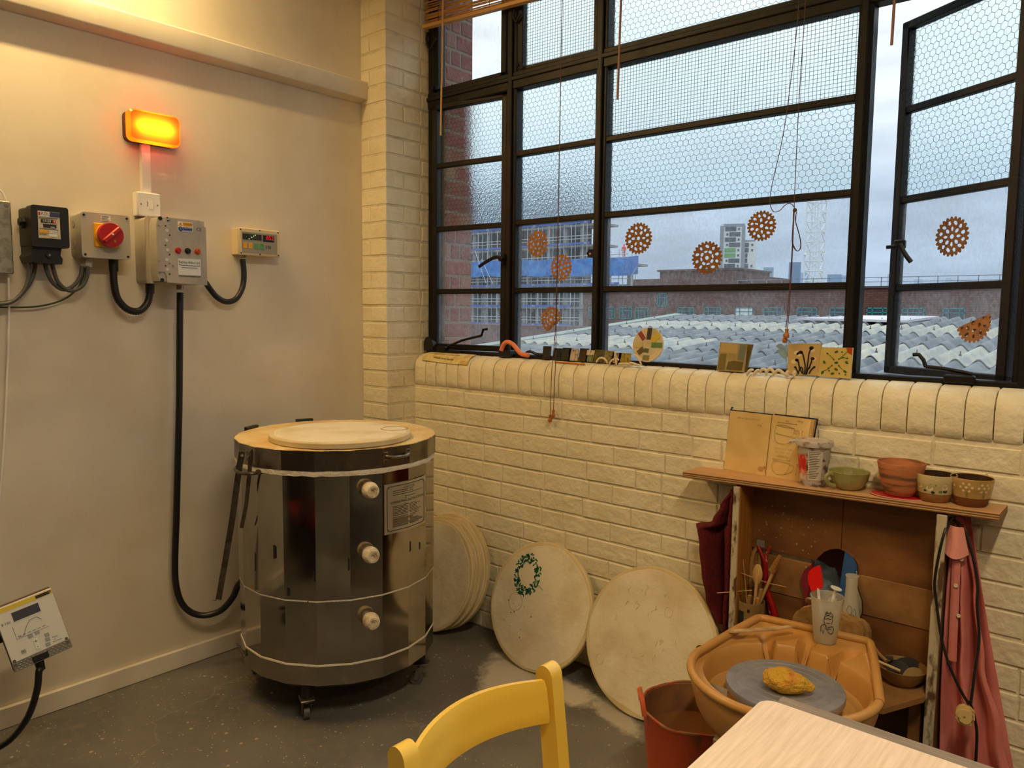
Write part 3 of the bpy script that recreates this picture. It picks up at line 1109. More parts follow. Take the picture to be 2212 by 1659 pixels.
for i in range(len(LV) - 1):
    xe = XR if i == 3 else (XB if i > 2 else XL_)
    n_ = 9
    for k in range(n_ + 1):
        x_ = XA + 1.0 + (xe - XA - 1.8) * k / n_
        MB().box((x_ - .35, SY + .3, LV[i] + .12), (x_ + .35, SY + 1.0, LV[i + 1] - .22)).build('column', m_conc, sc, smooth=False)
MB().box((XA, SY + 3, LV[0]), (XL_ - 1, SY + 3.3, LV[-1])).build('core_wall', m_core, sc, smooth=False)
k = 0
x_ = XA
while x_ < XR + 2:
    top = LV[-1] if x_ < XB else LV[4] + 2.2
    bot = LV[0] if x_ < XL_ else LV[3] - 3
    for yy in (SY - 1.3, SY - .2):
        MB().cyl((x_, yy, bot), (x_, yy, top), .075, n=6).build('scaffold_pole', m_pole, sc)
    x_ += 2.3
for z_ in LV[1:]:
    xe = XR if z_ in (LV[3], LV[4]) else (XB if z_ > LV[2] else XL_)
    for dz in (.95, 1.45):
        MB().cyl((XA, SY - 1.3, z_ + dz), (xe, SY - 1.3, z_ + dz), .06, n=6).build('scaffold_ledger', m_pole, sc)
br_ = MB()
for (a, b_) in (((-92.8455,98,12.4268), (-90.0861,98,6.5508)), ((-91.2457,98,10.8118), (-88.5346,98,6.5242)), ((-60.2492,98,6.8754), (-59.3107,98,8.2391))):
    br_.cyl(a, b_, .07, n=6)
br_.build('scaffold_brace', m_pole, sc)
rn = random.Random(3)
zt, zb = (-76.5909,98,10.5675)[2], (-76.5414,98,7.8383)[2]
nt_ = MB()
xe = (-59.1285,98,7.5427)[0]
nt_.sheet(60, 6, lambda u, v: (XA + (xe - XA) * u, SY - 1.7 + .18 * math.sin(u * 60) * (v), zt + (zb - zt) * v - .9 * u * .6 + .12 * math.sin(u * 33)), .05)
nt_.build('debris_netting', m_net, sc)
wk = MB()
wx, _, wz = (-63.2022,100.00,10.382)
wk.tube([(wx - .16, 100.6, wz - .3), (wx - .13, 100.6, wz + .45), (wx - .10, 100.6, wz + .85)], .12, 8, radii=[.10, .12, .15])
wk.tube([(wx + .16, 100.6, wz - .3), (wx + .13, 100.6, wz + .45), (wx + .10, 100.6, wz + .85)], .12, 8, radii=[.10, .12, .15])
wk.tube([(wx, 100.6, wz + .75), (wx, 100.6, wz + 1.1), (wx, 100.6, wz + 1.45), (wx, 100.6, wz + 1.55)], .2, 10, radii=[.21, .22, .27, .10])
wk.tube([(wx - .25, 100.6, wz + 1.42), (wx - .36, 100.5, wz + 1.1), (wx - .22, 100.3, wz + .88)], .08, 8)
wk.tube([(wx + .25, 100.6, wz + 1.42), (wx + .38, 100.6, wz + 1.1), (wx + .34, 100.4, wz + .80)], .08, 8)
wk.tube([(wx, 100.6, wz + 1.5), (wx, 100.6, wz + 1.62), (wx, 100.6, wz + 1.75), (wx, 100.6, wz + 1.86)], .12, 10, radii=[.08, .12, .13, .06])
wk.build('person', mat('hi_vis_orange', (232, 84, 50), .8), label='person in orange high visibility suit standing on the scaffold deck', cat='person')


# --- distant towers: each faces the camera's side of the city
def far_frame(px_dir, t):
    d = Vector(px_dir)
    o = Vector((2.905, -2.451, 1.413))
    v = (d - o); v.z = 0; v.normalize()
    base = o + v * t
    return FR((base.x, base.y, 0), (v.y, -v.x, 0))


ref = {'main': (-44.9252,100.00,6.6225), 'low': (-42.7409,100.00,6.5749), 'crane': (-33.5221,100.00,6.3738)}
m_tw = mat('white_cladding', (214, 216, 214), .7)
m_twg = mat('tower_grey_cladding', (132, 142, 150), .7)
m_tww = mat('tower_window', (66, 80, 92), .2)
m_twgr = mat('green_balcony', (96, 158, 92), .6)
tw = thing('white_tower_block', 'white high-rise block with strip windows beyond the brick building', 'building', far_frame(ref['main'], 400).translation)
F = far_frame(ref['main'], 400)
u_ = 400 / 1656.0 * 1.035
H0 = 1.413
zpx = lambda y: H0 + (679.5 - y) * u_
xpx = lambda x: (x - 1580) * u_
MB(F).box((xpx(1556), 2, -8), (xpx(1603), 16, zpx(499))).build('tower_wall', m_tw, tw, smooth=False)
MB(F).box((xpx(1555), 1.4, -8), (xpx(1562), 10, zpx(503))).build('stair_panel', m_twg, tw, smooth=False)
MB(F).box((xpx(1597), 1.6, -8), (xpx(1603.5), 10, zpx(503))).build('stair_panel', m_twg, tw, smooth=False)
MB(F).box((xpx(1562), 1.8, zpx(504)), (xpx(1602), 3, zpx(499))).build('roof_screen', m_twg, tw, smooth=False)
MB(F).box((xpx(1602), 3.5, -8), (xpx(1626), 16, zpx(534))).build('tower_wall', m_tw, tw, smooth=False)
MB(F).box((xpx(1599), 3.6, zpx(534)), (xpx(1623), 4, zpx(531))).build('roof_railing', m_twg, tw, smooth=False)
for i in range(12):
    yy = 509 + i * 10.4
    l_ = (i in (0, 2, 4, 5, 7, 9, 11))
    a, b_ = (1565, 1586) if l_ else (1573, 1594)
    MB(F).box((xpx(a), 1.7, zpx(yy + 4.0)), (xpx(b_), 2.1, zpx(yy - 4.0))).build('window_strip', m_twgr if i in (4, 5) else m_tww, tw, smooth=False)
    a = 1589.5 if l_ else 1567.5
    MB(F).box((xpx(a), 1.7, zpx(yy + 2)), (xpx(a + 3.4), 2.1, zpx(yy - 2))).build('window_pane', m_tww, tw, smooth=False)
    if i >= 3:
        if i in (5, 6):
            MB(F).box((xpx(1605), 3.2, zpx(yy + 4)), (xpx(1609), 3.6, zpx(yy - 4))).build('window_pane', m_tww, tw, smooth=False)
        else:
            MB(F).box((xpx(1600), 3.2, zpx(yy + 4)), (xpx(1611), 3.6, zpx(yy - 4))).build('window_strip', m_tww, tw, smooth=False)
            MB(F).box((xpx(1616), 3.2, zpx(yy + 2)), (xpx(1619.4), 3.6, zpx(yy - 2))).build('window_pane', m_tww, tw, smooth=False)

# crane mast
F = far_frame(ref['crane'], 150)
cr_t = thing('tower_crane', 'white lattice mast of a tower crane rising behind the window', 'crane', F.translation)
m_cr = mat('crane_white', (226, 228, 228), .55)
u_ = 150 / 1656.0 * 1.075
wpx = 33 * u_ / 2
chords = [(-wpx, 0), (wpx * .55, 0), (wpx, 2.2), (-wpx * .45, 2.2)]
zb_, zt_ = -8.0, 30.0
for (a, b_) in chords:
    MB(F).cyl((a, b_, zb_), (a, b_, zt_), .13, n=6).build('chord', m_cr, cr_t)
st_ = MB(F)
z_ = zb_
k = 0
while z_ < zt_ - 1.5:
    for i in range(4):
        p, q = chords[i], chords[(i + 1) % 4]
        st_.cyl((p[0], p[1], z_), (q[0], q[1], z_), .06, n=4)
        if k % 2:
            p, q = q, p
        st_.cyl((p[0], p[1], z_), (q[0], q[1], z_ + 1.75), .065, n=4)
    z_ += 1.75
    k += 1
st_.cyl((-.2, 1.1, zb_), (-.2, 1.1, zt_), .08, n=4); st_.cyl((.25, 1.1, zb_), (.25, 1.1, zt_), .08, n=4)
st_.build('lattice', m_cr, cr_t)
for a in (-wpx, wpx):
    MB(F).box((a - .2, -.5, H0 + (679 - 566) * u_ - .15), (a + .25, -.1, H0 + (679 - 566) * u_ + .2), .03).build('floodlight', mat('flood_lens', (240, 240, 232), .3), cr_t)

m_far1 = mat('haze_tinted_blue_glass', (120, 146, 170), .6)  # distance haze is mixed into the flat colours of these far towers
m_far2 = mat('haze_tinted_grey_glass', (150, 172, 190), .6)
m_far3 = mat('haze_tinted_pale_cladding', (176, 192, 204), .7)
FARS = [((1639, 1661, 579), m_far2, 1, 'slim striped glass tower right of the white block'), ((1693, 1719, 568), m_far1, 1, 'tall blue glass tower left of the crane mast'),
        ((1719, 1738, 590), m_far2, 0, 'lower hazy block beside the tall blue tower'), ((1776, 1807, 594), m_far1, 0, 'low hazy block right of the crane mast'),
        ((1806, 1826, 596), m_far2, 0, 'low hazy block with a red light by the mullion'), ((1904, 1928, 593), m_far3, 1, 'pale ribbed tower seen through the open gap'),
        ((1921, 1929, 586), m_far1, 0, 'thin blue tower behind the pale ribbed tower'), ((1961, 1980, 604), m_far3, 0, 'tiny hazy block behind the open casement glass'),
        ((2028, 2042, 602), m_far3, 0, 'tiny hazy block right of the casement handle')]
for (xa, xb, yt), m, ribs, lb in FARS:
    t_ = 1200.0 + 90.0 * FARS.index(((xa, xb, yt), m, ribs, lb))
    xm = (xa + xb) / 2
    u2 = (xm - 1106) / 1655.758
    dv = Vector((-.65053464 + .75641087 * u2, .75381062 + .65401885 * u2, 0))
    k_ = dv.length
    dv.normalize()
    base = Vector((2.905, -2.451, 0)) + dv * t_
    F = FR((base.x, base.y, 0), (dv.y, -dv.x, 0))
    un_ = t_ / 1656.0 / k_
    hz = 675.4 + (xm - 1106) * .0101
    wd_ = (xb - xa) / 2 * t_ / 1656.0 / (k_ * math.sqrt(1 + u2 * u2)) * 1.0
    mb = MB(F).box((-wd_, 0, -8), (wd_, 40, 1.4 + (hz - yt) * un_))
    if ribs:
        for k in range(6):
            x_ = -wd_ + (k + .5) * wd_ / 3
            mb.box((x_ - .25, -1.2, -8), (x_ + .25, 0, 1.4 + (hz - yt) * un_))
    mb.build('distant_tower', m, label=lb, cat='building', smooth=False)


# ================================================================== electrics on the left wall (local x = world Y, -y into the room)
m_greyp = mat('grey_enclosure', (176, 170, 158), .5)
m_greyf = mat('brushed_grey_panel', (182, 174, 162), .4, .15, c2=(166, 158, 146), ns=14, st=(1, 1, .3))
m_red = mat('red_plastic', (178, 22, 20), .35)
m_yel = mat('yellow_plate', (226, 160, 26), .5)
m_blu = mat('blue_sign', (28, 66, 140), .5)
m_galv = mat('galvanised_steel', (162, 160, 152), .42, .75, c2=(136, 134, 128), ns=60)


def wtext(mb, st, size, u, z, d, align='CENTER'):
    mb.text(st, size, TXF((u, -d, z)), align=align)


def screws(par, pts, d, r=.004, m=None, name='screw'):
    for (u, z) in pts:
        MB(FW).cyl((u, -d + .001, z), (u, -d - .0015, z), r, n=10).build(name, m or m_screw, par)


# --- warning beacon
lamp = thing('warning_lamp', 'glowing red and amber warning lamp above the control boxes', 'lamp', (0, -1.145, 2.01))
u0, u1, z0, z1 = -1.238, -1.052, 2.010, 2.121
MB(FW).prism(rrect(u0 + .002, z0 + .002, u1 - .002, z1 - .002, .02), -.034, 0).build('housing', mat('dark_red_housing', (58, 20, 14), .5), lamp)
m_lens = bpy.data.materials.new('amber_red_lens')
m_lens.use_nodes = True
_t = m_lens.node_tree
_t.nodes.clear()
_o = _t.nodes.new('ShaderNodeOutputMaterial')
_tl = _t.nodes.new('ShaderNodeBsdfTranslucent'); _tl.inputs[0].default_value = (1.0, .050, .001, 1)
_gl = _t.nodes.new('ShaderNodeBsdfGlossy'); _gl.inputs['Roughness'].default_value = .15
_mx = _t.nodes.new('ShaderNodeMixShader'); _mx.inputs[0].default_value = .05
_t.links.new(_tl.outputs[0], _mx.inputs[1]); _t.links.new(_gl.outputs[0], _mx.inputs[2]); _t.links.new(_mx.outputs[0], _o.inputs[0])
ln = MB(FW)
ra = rrect(u0, z0, u1, z1, .02)
rb_ = rrect(u0 + .006, z0 + .006, u1 - .006, z1 - .006, .017)
n = len(ra)
vs = [(p[0], -.034, p[1]) for p in ra] + [(p[0], -.056, p[1]) for p in ra] + [(p[0], -.062, p[1]) for p in rb_]
fs = [(j * n + i, j * n + (i + 1) % n, (j + 1) * n + (i + 1) % n, (j + 1) * n + i) for j in (0, 1) for i in range(n)] + [tuple(range(2 * n, 3 * n))]
ln.add(vs, fs)
ln.build('lens', m_lens, lamp)
MB(FW).cyl((-1.205, -.044, 2.066), (-1.085, -.044, 2.066), .010, n=10).build('lamp_tube', emit('lit_tube', (255, 214, 170), 170.0), lamp)

# --- trunking and fused spur
MB(FW).box((-1.181, -.022, 1.835), (-1.148, 0, 2.012), .002).build('cable_trunking', m_whitep, label='white plastic trunking dropping from the warning lamp', cat='trunking')
sp = thing('fused_spur', 'white fused spur switch plate above the large control box', 'switch', (0, -1.168, 1.75))
MB(FW).box((-1.209, -.034, 1.750), (-1.128, 0, 1.834), .002).build('back_box', m_whitep, sp)
MB(FW).box((-1.211, -.044, 1.749), (-1.126, -.034, 1.835), .004).build('face_plate', mat('white_bakelite', (226, 222, 220), .3), sp)
MB(FW).box((-1.172, -.0465, 1.776), (-1.155, -.043, 1.808), .001).build('fuse_carrier', m_whitep, sp)
MB(FW).box((-1.1755, -.0445, 1.784), (-1.1735, -.0438, 1.802)).build('slot', m_dark, sp)
screws(sp, [(-1.198, 1.791), (-1.139, 1.792)], .044, .003)

# --- main kiln control box
cb = thing('kiln_control_box', 'large grey kiln control box with red and amber buttons', 'control box', (0, -1.115, 1.50))
bx = MB(FW)
bx.prism(rrect(-1.206, 1.505, -1.024, 1.742, .014), -.085, 0)
bx.build('enclosure_base', m_greyp, cb)
lid = MB(FW)
lid.prism([(-1.206, 1.505), (-1.024, 1.505), (-1.024, 1.742), (-1.206, 1.742)], -.112, -.088)
lid.prism([(-1.203, 1.54), (-1.196, 1.512), (-1.026, 1.512), (-1.026, 1.736), (-1.196, 1.736), (-1.203, 1.71)], -.168, -.108)
lid.build('enclosure_lid', m_greyp, cb)
fp = MB(FW)
fp.prism([(-1.172, 1.508), (-1.022, 1.503), (-1.022, 1.715), (-1.040, 1.717), (-1.046, 1.737), (-1.172, 1.737), (-1.175, 1.722), (-1.202, 1.722), (-1.202, 1.545), (-1.180, 1.545), (-1.172, 1.530)], -.173, -.168)
fp.build('front_panel', m_greyf, cb)
CX = lambda px, py, d=.174: None
led = [(-1.1649,1.7234),(-1.1577,1.69),(-1.167,1.6568),(-1.1598,1.6232),(-1.1675,1.5901)]
for (u, z), r in zip(led, (.0032, .0058, .0036, .0055, .0056)):
    pass
_holes_w = [(-1.1676,1.6908),(-1.1704,1.6566),(-1.1681,1.6226),(-1.1703,1.5541),(-1.1709,1.5883)]
_holes_d = [(-1.1632,1.7252),(-1.1721,1.7066),(-1.1582,1.6754),(-1.1742,1.6384),(-1.1603,1.6069),(-1.1765,1.5668),(-1.1625,1.5381),(-1.1645,1.7364)]
m_hole = mat('panel_hole', (28, 26, 24), .7)
for u, z in _holes_w:
    MB(FW).cyl((u, -.1725, z), (u, -.1745, z), .0058, n=12).build('indicator', mat('pale_indicator', (204, 206, 206), .4), cb)
for u, z in _holes_d:
    MB(FW).cyl((u, -.1725, z), (u, -.1737, z), .0028, n=8).build('hole', m_hole, cb)
for (u, z), m in zip([(-1.1303,1.6233),(-1.0944,1.6241),(-1.0578,1.6248)], (m_red, m_darkrub, mat('amber_button', (186, 66, 22), .35))):
    b_ = MB(FW).cyl((u, -.173, z), (u, -.178, z), .0105, n=16)
    b_.cyl((u, -.178, z), (u, -.186, z), .0085, .007, n=16)
    b_.build('button', m, cb)
# warning sign
(ua, za), (ub, zb) = [(-1.1278,1.727),(-1.0741,1.6923)]
MB(FW).box((ua, -.1752, zb), (ub, -.1735, za)).build('warning_sign', m_paper, cb, smooth=False)
zm = (za + zb) / 2
um = ua + (ub - ua) * .34
sg = MB(FW).box((um, -.1757, zm + .002), (ub - .002, -.175, za - .002)); sg.build('danger_panel', m_yel, cb, smooth=False)
MB(FW).box((um, -.1757, zb + .002), (ub - .002, -.175, zm - .002)).build('notice_panel', m_blu, cb, smooth=False)
tri = MB(FW)
uc = (ua + um) / 2
tri.prism([(uc - .009, zm + .003), (uc + .009, zm + .003), (uc, za - .002)], -.1757, -.175)
tri.build('hazard_triangle', m_yel, cb, smooth=False)
MB(FW).cyl((uc, -.1752, (zm + zb) / 2), (uc, -.1758, (zm + zb) / 2), .0085, n=18).build('notice_disc', m_blu, cb)
tx = MB(FW)
wtext(tx, 'DANGER', .0085, (um + ub) / 2, (zm + za) / 2, .1762)
wtext(tx, '!', .014, uc, (zm + za) / 2 - .002, .1762)
uce, zce = [(-1.0492,1.7044)][0]
wtext(tx, 'CE', .016, uce, zce, .1738)
(pa, qa), (pb, qb) = [(-1.1319,1.5955),(-1.0469,1.5364)]
wtext(tx, 'Patclay Kilns Ltd.', .0118, (pa + pb) / 2, qa - .013, .1768)
for k_, w_ in ((.024, .8), (.032, .7), (.063, .95)):
    tx.box(((pa + pb) / 2 - (pb - pa) * w_ / 2, -.1764, qa - k_ - .0008), ((pa + pb) / 2 + (pb - pa) * w_ / 2, -.1762, qa - k_ + .0008))
tx.build('printing', m_dark, cb, smooth=False, kind='stuff')
tx = MB(FW)
wtext(tx, 'Isolate before', .0052, (um + ub) / 2, (zm + zb) / 2 + .004, .1762)
wtext(tx, 'removing cover', .0052, (um + ub) / 2, (zm + zb) / 2 - .004, .1762)
wtext(tx, '!', .013, uc, (zm + zb) / 2, .1764)
tx.build('white_printing', m_wht, cb, smooth=False, kind='stuff')
MB(FW).box((pa, -.1758, qb), (pb, -.1735, qa), .0008).build('name_plate', mat('white_plate', (222, 224, 226), .35), cb)
screws(cb, [(pa + .006, (qa + qb) / 2 + .008), (pb - .006, (qa + qb) / 2 + .006)], .1755, .0024)
screws(cb, [(-1.1577,1.7274),(-1.1962,1.7061),(-1.1986,1.5819),(-1.1625,1.5757),(-1.1493,1.5683),(-1.1983,1.5398)], .174, .0026)
for zz in (1.732, 1.516):
    MB(FW).cyl((-1.188, -.170, zz), (-1.188, -.110, zz), .007, n=12).build('corner_bolt', m_darkrub, cb)

# --- isolator switch
iso = thing('isolator_switch', 'grey isolator box with large red rotary knob on yellow plate', 'switch', (0, -1.344, 1.58))
MB(FW).prism(rrect(-1.422, 1.588, -1.267, 1.737, .012), -.060, 0).build('enclosure_base', m_greyp, iso)
MB(FW).prism(rrect(-1.424, 1.585, -1.264, 1.737, .010), -.100, -.063).build('enclosure_lid', m_greyp, iso)
screws(iso, [(-1.414, 1.727), (-1.274, 1.727), (-1.414, 1.595), (-1.274, 1.595)], .100, .0042, m_darkrub)
ku, kz = [(-1.3529,1.6586)][0]
yu, yz = [(-1.3443,1.6628)][0]
MB(FW).box((yu - .041, -.106, yz - .041), (yu + .041, -.100, yz + .041), .004).build('yellow_plate', m_yel, iso)
MB(FW).cyl((yu + .002, -.100, yz), (yu + .002, -.125, yz), .041, .040, 32).build('knob_collar', m_yel, iso)
kb = MB(FW).cyl((yu + .002, -.125, yz), (yu + .002, -.140, yz), .042, .040, 36)
kn = kb.build('knob', m_red, iso)
gr = MB(FW @ Matrix.Translation((yu + .002, -.140, yz)) @ Matrix.Rotation(R(-42), 4, 'Y'))
gr.box((-.038, -.010, -.009), (.038, .001, .009), .004)
gr.build('knob_grip', m_red, kn)
MB(FW).cyl((yu + .002, -.150, yz + .002), (yu + .002, -.152, yz + .002), .0035, n=10).build('knob_screw', m_paper, kn)
MB(FW).cyl((yu + .012, -.139, yz - .020), (yu + .012, -.1415, yz - .020), .004, n=10).build('brass_screw', mat('brass', (190, 150, 60), .35, .8), kn)
(ua, za), (ub, zb) = [(-1.3595,1.7302),(-1.3284,1.7129)]
lb_ = MB(FW).box((ua, -.1008, zb), (ub, -.0995, za)).build('rating_label', m_paper, iso, smooth=False)
tx = MB(FW)
for k_ in range(5):
    tx.box((ua + .002, -.1012, za - .003 - k_ * .004), (ub - .004 - .003 * (k_ % 3), -.1009, za - .0018 - k_ * .004))
tx.build('label_print', m_dark, lb_, smooth=False, kind='stuff')
for zz in (1.70, 1.63):
    MB(Matrix.Translation((0, 0, 0))).tube([(.03, -1.4225, zz), (.03, -1.4235, zz)], .013, 16).build('knockout', mat('grey_knockout', (160, 154, 142), .5), iso)
gl_ = MB(FW).cyl((-1.392, -.05, 1.587), (-1.392, -.05, 1.575), .017, n=10)
gl_.cyl((-1.392, -.05, 1.575), (-1.392, -.05, 1.555), .021, .019, 6)
gl_.build('cable_gland', m_greyp, iso)

# --- electricity meter
mt = thing('electricity_meter', 'black electricity meter with a rolling number counter', 'meter', (0, -1.525, 1.56))
MB(FW).prism(rrect(-1.577, 1.612, -1.470, 1.738, .008), -.080, 0).build('meter_case', m_blackp, mt)
MB(FW).prism(rrect(-1.579, 1.609, -1.469, 1.741, .008), -.122, -.080).build('meter_front', m_blackp, mt)
MB(FW).prism([(-1.575, 1.560), (-1.488, 1.557), (-1.486, 1.575), (-1.492, 1.585), (-1.488, 1.612), (-1.575, 1.612), (-1.575, 1.590), (-1.581, 1.580)], -.105, 0).build('terminal_cover', m_blackp, mt)
(ua, za), (ub, zb) = [(-1.56,1.723),(-1.496,1.6373)]
dl = MB(FW).box((ua, -.1235, zb), (ub, -.1215, za)).build('dial_plate', mat('meter_dial', (196, 188, 166), .3), mt, smooth=False)
uw = ub - ua; hw = za - zb
MB(FW).box((ua, -.1242, za - hw * .19), (ua + uw * .53, -.1234, za)).build('brand_panel', m_paper, dl, smooth=False)
MB(FW).box((ua + uw * .02, -.1246, za - hw * .16), (ua + uw * .1, -.1240, za - hw * .03)).build('red_mark', m_red, dl, smooth=False)
MB(FW).box((ua + uw * .54, -.1242, za - hw * .19), (ub, -.1234, za - hw * .01)).build('blue_panel', mat('navy_panel', (52, 54, 96), .5), dl, smooth=False)
MB(FW).box((ua + uw * .12, -.1244, za - hw * .42), (ua + uw * .66, -.1234, za - hw * .30)).build('counter', m_dark, dl, smooth=False)
MB(FW).box((ua + uw * .66, -.1244, za - hw * .42), (ua + uw * .80, -.1234, za - hw * .30)).build('counter_red', m_red, dl, smooth=False)
tx = MB(FW)
wtext(tx, '01120', hw * .11, ua + uw * .40, za - hw * .36, .1247); wtext(tx, '4', hw * .11, ua + uw * .73, za - hw * .36, .1247)
tx.build('counter_digits', m_wht, dl, smooth=False, kind='stuff')
MB(FW).box((ua + uw * .22, -.1244, za - hw * .60), (ua + uw * .82, -.1234, za - hw * .47)).build('disc_slot', m_dark, dl, smooth=False)
MB(FW).box((ua + uw * .55, -.1248, za - hw * .58), (ua + uw * .74, -.1244, za - hw * .56)).build('disc_mark', m_wht, dl, smooth=False)
MB(FW).box((ua + uw * .04, -.1244, za - hw * .80), (ua + uw * .44, -.1234, za - hw * .70)).build('yellow_label', m_yel, dl, smooth=False)
MB(FW).box((ua + uw * .47, -.1244, za - hw * .80), (ua + uw * .83, -.1234, za - hw * .70)).build('white_label', m_paper, dl, smooth=False)
MB(FW).box((ua + uw * .47, -.1244, za - hw * .92), (ua + uw * .83, -.1234, za - hw * .83)).build('white_label', m_paper, dl, smooth=False)
tx = MB(FW)
wtext(tx, 'RDL', hw * .17, ua + uw * .33, za - hw * .095, .1246)
wtext(tx, 'No. 1998/4', hw * .06, ua + uw * .65, za - hw * .75, .1247)
for k_ in range(6):
    zz = za - hw * (.235 + (.0, .03, .405, .43, .60, .64)[k_])
    tx.box((ua + uw * .05, -.1239, zz - .0005), (ua + uw * (.9 - .06 * (k_ % 3) - (.45 if k_ > 3 else 0)), -.1235, zz + .0005))
tx.build('dial_print', m_dark, dl, smooth=False, kind='stuff')
MB(FW).cyl((-1.527, -.105, 1.585), (-1.527, -.111, 1.585), .010, n=8).build('cover_screw', m_darkrub, mt)
MB(FW).cyl((-1.527, -.111, 1.585), (-1.527, -.1125, 1.585), .004, n=8).build('screw', m_screw, mt)
ss = MB().tube([(.045, -1.577, 1.69), (.045, -1.586, 1.69)], .019, 8)
ss.tube([(.045, -1.586, 1.69), (.045, -1.592, 1.69)], .012, 8)
ss.build('side_knob', m_blackp, mt)

# --- galvanised box, at the picture's left edge
gv = thing('metal_junction_box', 'galvanised steel junction box at the far left', 'junction box', (0, -1.75, 1.52))
MB(FW).box((-1.90, -.052, 1.524), (-1.619, 0, 1.748), .004).build('box_body', m_galv, gv)
MB(FW).box((-1.903, -.058, 1.521), (-1.615, -.052, 1.751), .004).build('cover', m_galv, gv)
screws(gv, [(-1.628, 1.738), (-1.628, 1.534), (-1.89, 1.738), (-1.89, 1.534)], .058, .0065)

# --- temperature display
ds = thing('temperature_display', 'cream kiln temperature display showing red digits', 'display', (0, -.735, 1.632))
MB(FW).box((-.826, -.052, 1.634), (-.645, 0, 1.739), .003).build('display_case', m_cream, ds)
MB(FW).box((-.828, -.062, 1.632), (-.642, -.052, 1.741), .004).build('display_bezel', m_cream, ds)
(ua, za), (ub, zb) = [(-0.815,1.7245),(-0.6562,1.6414)]
MB(FW).box((ua, -.0632, zb), (ub, -.0615, za)).build('fascia', mat('grey_fascia', (150, 144, 130), .5), ds, smooth=False)
(a_, b1), (c_, d1) = [(-0.8118,1.7174),(-0.7282,1.6946)]
scr_ = MB(FW).box((a_, -.064, d1), (c_, -.063, b1)).build('graph_screen', m_dark, ds, smooth=False)
pg = MB(FW)
for f_ in (.33, .47, .58, .66):
    uu = a_ + (c_ - a_) * f_; zz = d1 + (b1 - d1) * (.15 + (f_ - .33) * 2.1)
    pg.box((uu - .0015, -.0645, zz - .0015), (uu + .0015, -.064, zz + .0015))
pg.build('graph_points', emit('led_green', (210, 255, 150), 1.5), scr_, smooth=False, kind='stuff')
gg = MB(FW)
for k_ in range(1, 12):
    uu = a_ + (c_ - a_) * (.3 + .62 * k_ / 12)
    gg.box((uu - .0002, -.0642, d1 + .002), (uu + .0002, -.064, b1 - .002))
for k_ in range(1, 6):
    zz = d1 + (b1 - d1) * k_ / 6
    gg.box((a_ + .002, -.0642, zz - .0002), (c_ - .002, -.064, zz + .0002))
gg.build('graph_grid', mat('grid_grey', (96, 98, 92), .6), scr_, smooth=False, kind='stuff')
(a_, b1), (c_, d1) = [(-0.7214,1.7175),(-0.6709,1.6914)]
scr_ = MB(FW).box((a_, -.064, d1), (c_, -.063, b1)).build('digit_screen', m_dark, ds, smooth=False)
tx = MB(FW)
wtext(tx, '852', .0235, a_ + (c_ - a_) * .62, (b1 + d1) / 2 + .002, .0646)
tx.build('digits', emit('led_red', (255, 40, 40), .9), scr_, smooth=False)
for i_, m in enumerate((m_yel, m_yel, mat('green_key', (84, 150, 84), .5), mat('green_key', (84, 150, 84), .5))):
    (a_, b1), (c_, d1) = [[(-0.8106,1.6828),(-0.7929,1.6603)], [(-0.7863,1.6828),(-0.7705,1.66)], [(-0.7617,1.6828),(-0.7436,1.6582)], [(-0.7368,1.6828),(-0.7185,1.658)]][i_]
    MB(FW).box((a_, -.0642, d1), (c_, -.063, b1), .0008).build('key', m, ds)
tx = MB(FW)
wtext(tx, 'TEMPMASTER', .0048, ua + .022, za - .004, .0636)
for k_ in range(4):
    uu, zz = [(-0.7098,1.6754)][0]
    tx.box((uu, -.0638, zz - k_ * .0035), (uu + .005, -.0634, zz - k_ * .0035 + .001)); tx.box((uu + .009, -.0638, zz - k_ * .0035), (uu + .024, -.0634, zz - k_ * .0035 + .001))
tx.build('fascia_print', m_dark, ds, smooth=False, kind='stuff')
screws(ds, [(-.819, 1.733), (-.735, 1.735), (-.651, 1.733), (-.819, 1.640), (-.735, 1.639), (-.651, 1.640)], .062, .003, m_darkrub)
MB(FW).cyl((-.788, -.032, 1.636), (-.788, -.032, 1.622), .011, n=8).build('cable_gland', m_screw, ds)

# --- cables on the wall


def cable(name, pts, r, m, label, n=10, cor=False):
    if cor:
        P, rad = corrugated(pts, r)
        return MB().tube(P, r, n, radii=rad).build(name, m, label=label, cat='cable', ang=60)
    return MB().tube(smooth_path(pts, 8), r, n).build(name, m, label=label, cat='cable')


cable('meter_cable', [(0.055,-1.5703,1.577),(0.055,-1.5732,1.5109),(0.055,-1.5911,1.4653),(0.055,-1.6255,1.4317),(0.055,-1.671,1.4221),(0.055,-1.7334,1.4183)], .0065, m_greyc, 'left grey meter tail curving out to the left')
cable('meter_cable', [(0.036,-1.5441,1.5793),(0.036,-1.5534,1.5197),(0.036,-1.5784,1.4734),(0.036,-1.6159,1.4349),(0.036,-1.6656,1.4251),(0.036,-1.7284,1.4227)], .0065, m_greyc, 'second grey meter tail running beside the left one')
cable('meter_cable', [(0.06,-1.5271,1.5794),(0.06,-1.5206,1.5357),(0.06,-1.5028,1.4953),(0.06,-1.4712,1.4747),(0.06,-1.4389,1.4913),(0.06,-1.4172,1.5234),(0.06,-1.4115,1.5566)], .0065, m_greyc, 'grey cable looping from meter to isolator gland, inner loop')
cable('meter_cable', [(0.066,-1.5069,1.5804),(0.066,-1.5028,1.5441),(0.066,-1.4893,1.4987),(0.066,-1.4562,1.4719),(0.066,-1.4194,1.4855),(0.066,-1.4005,1.5177),(0.066,-1.396,1.5572)], .0065, m_greyc, 'grey cable looping from meter to isolator gland, outer loop')
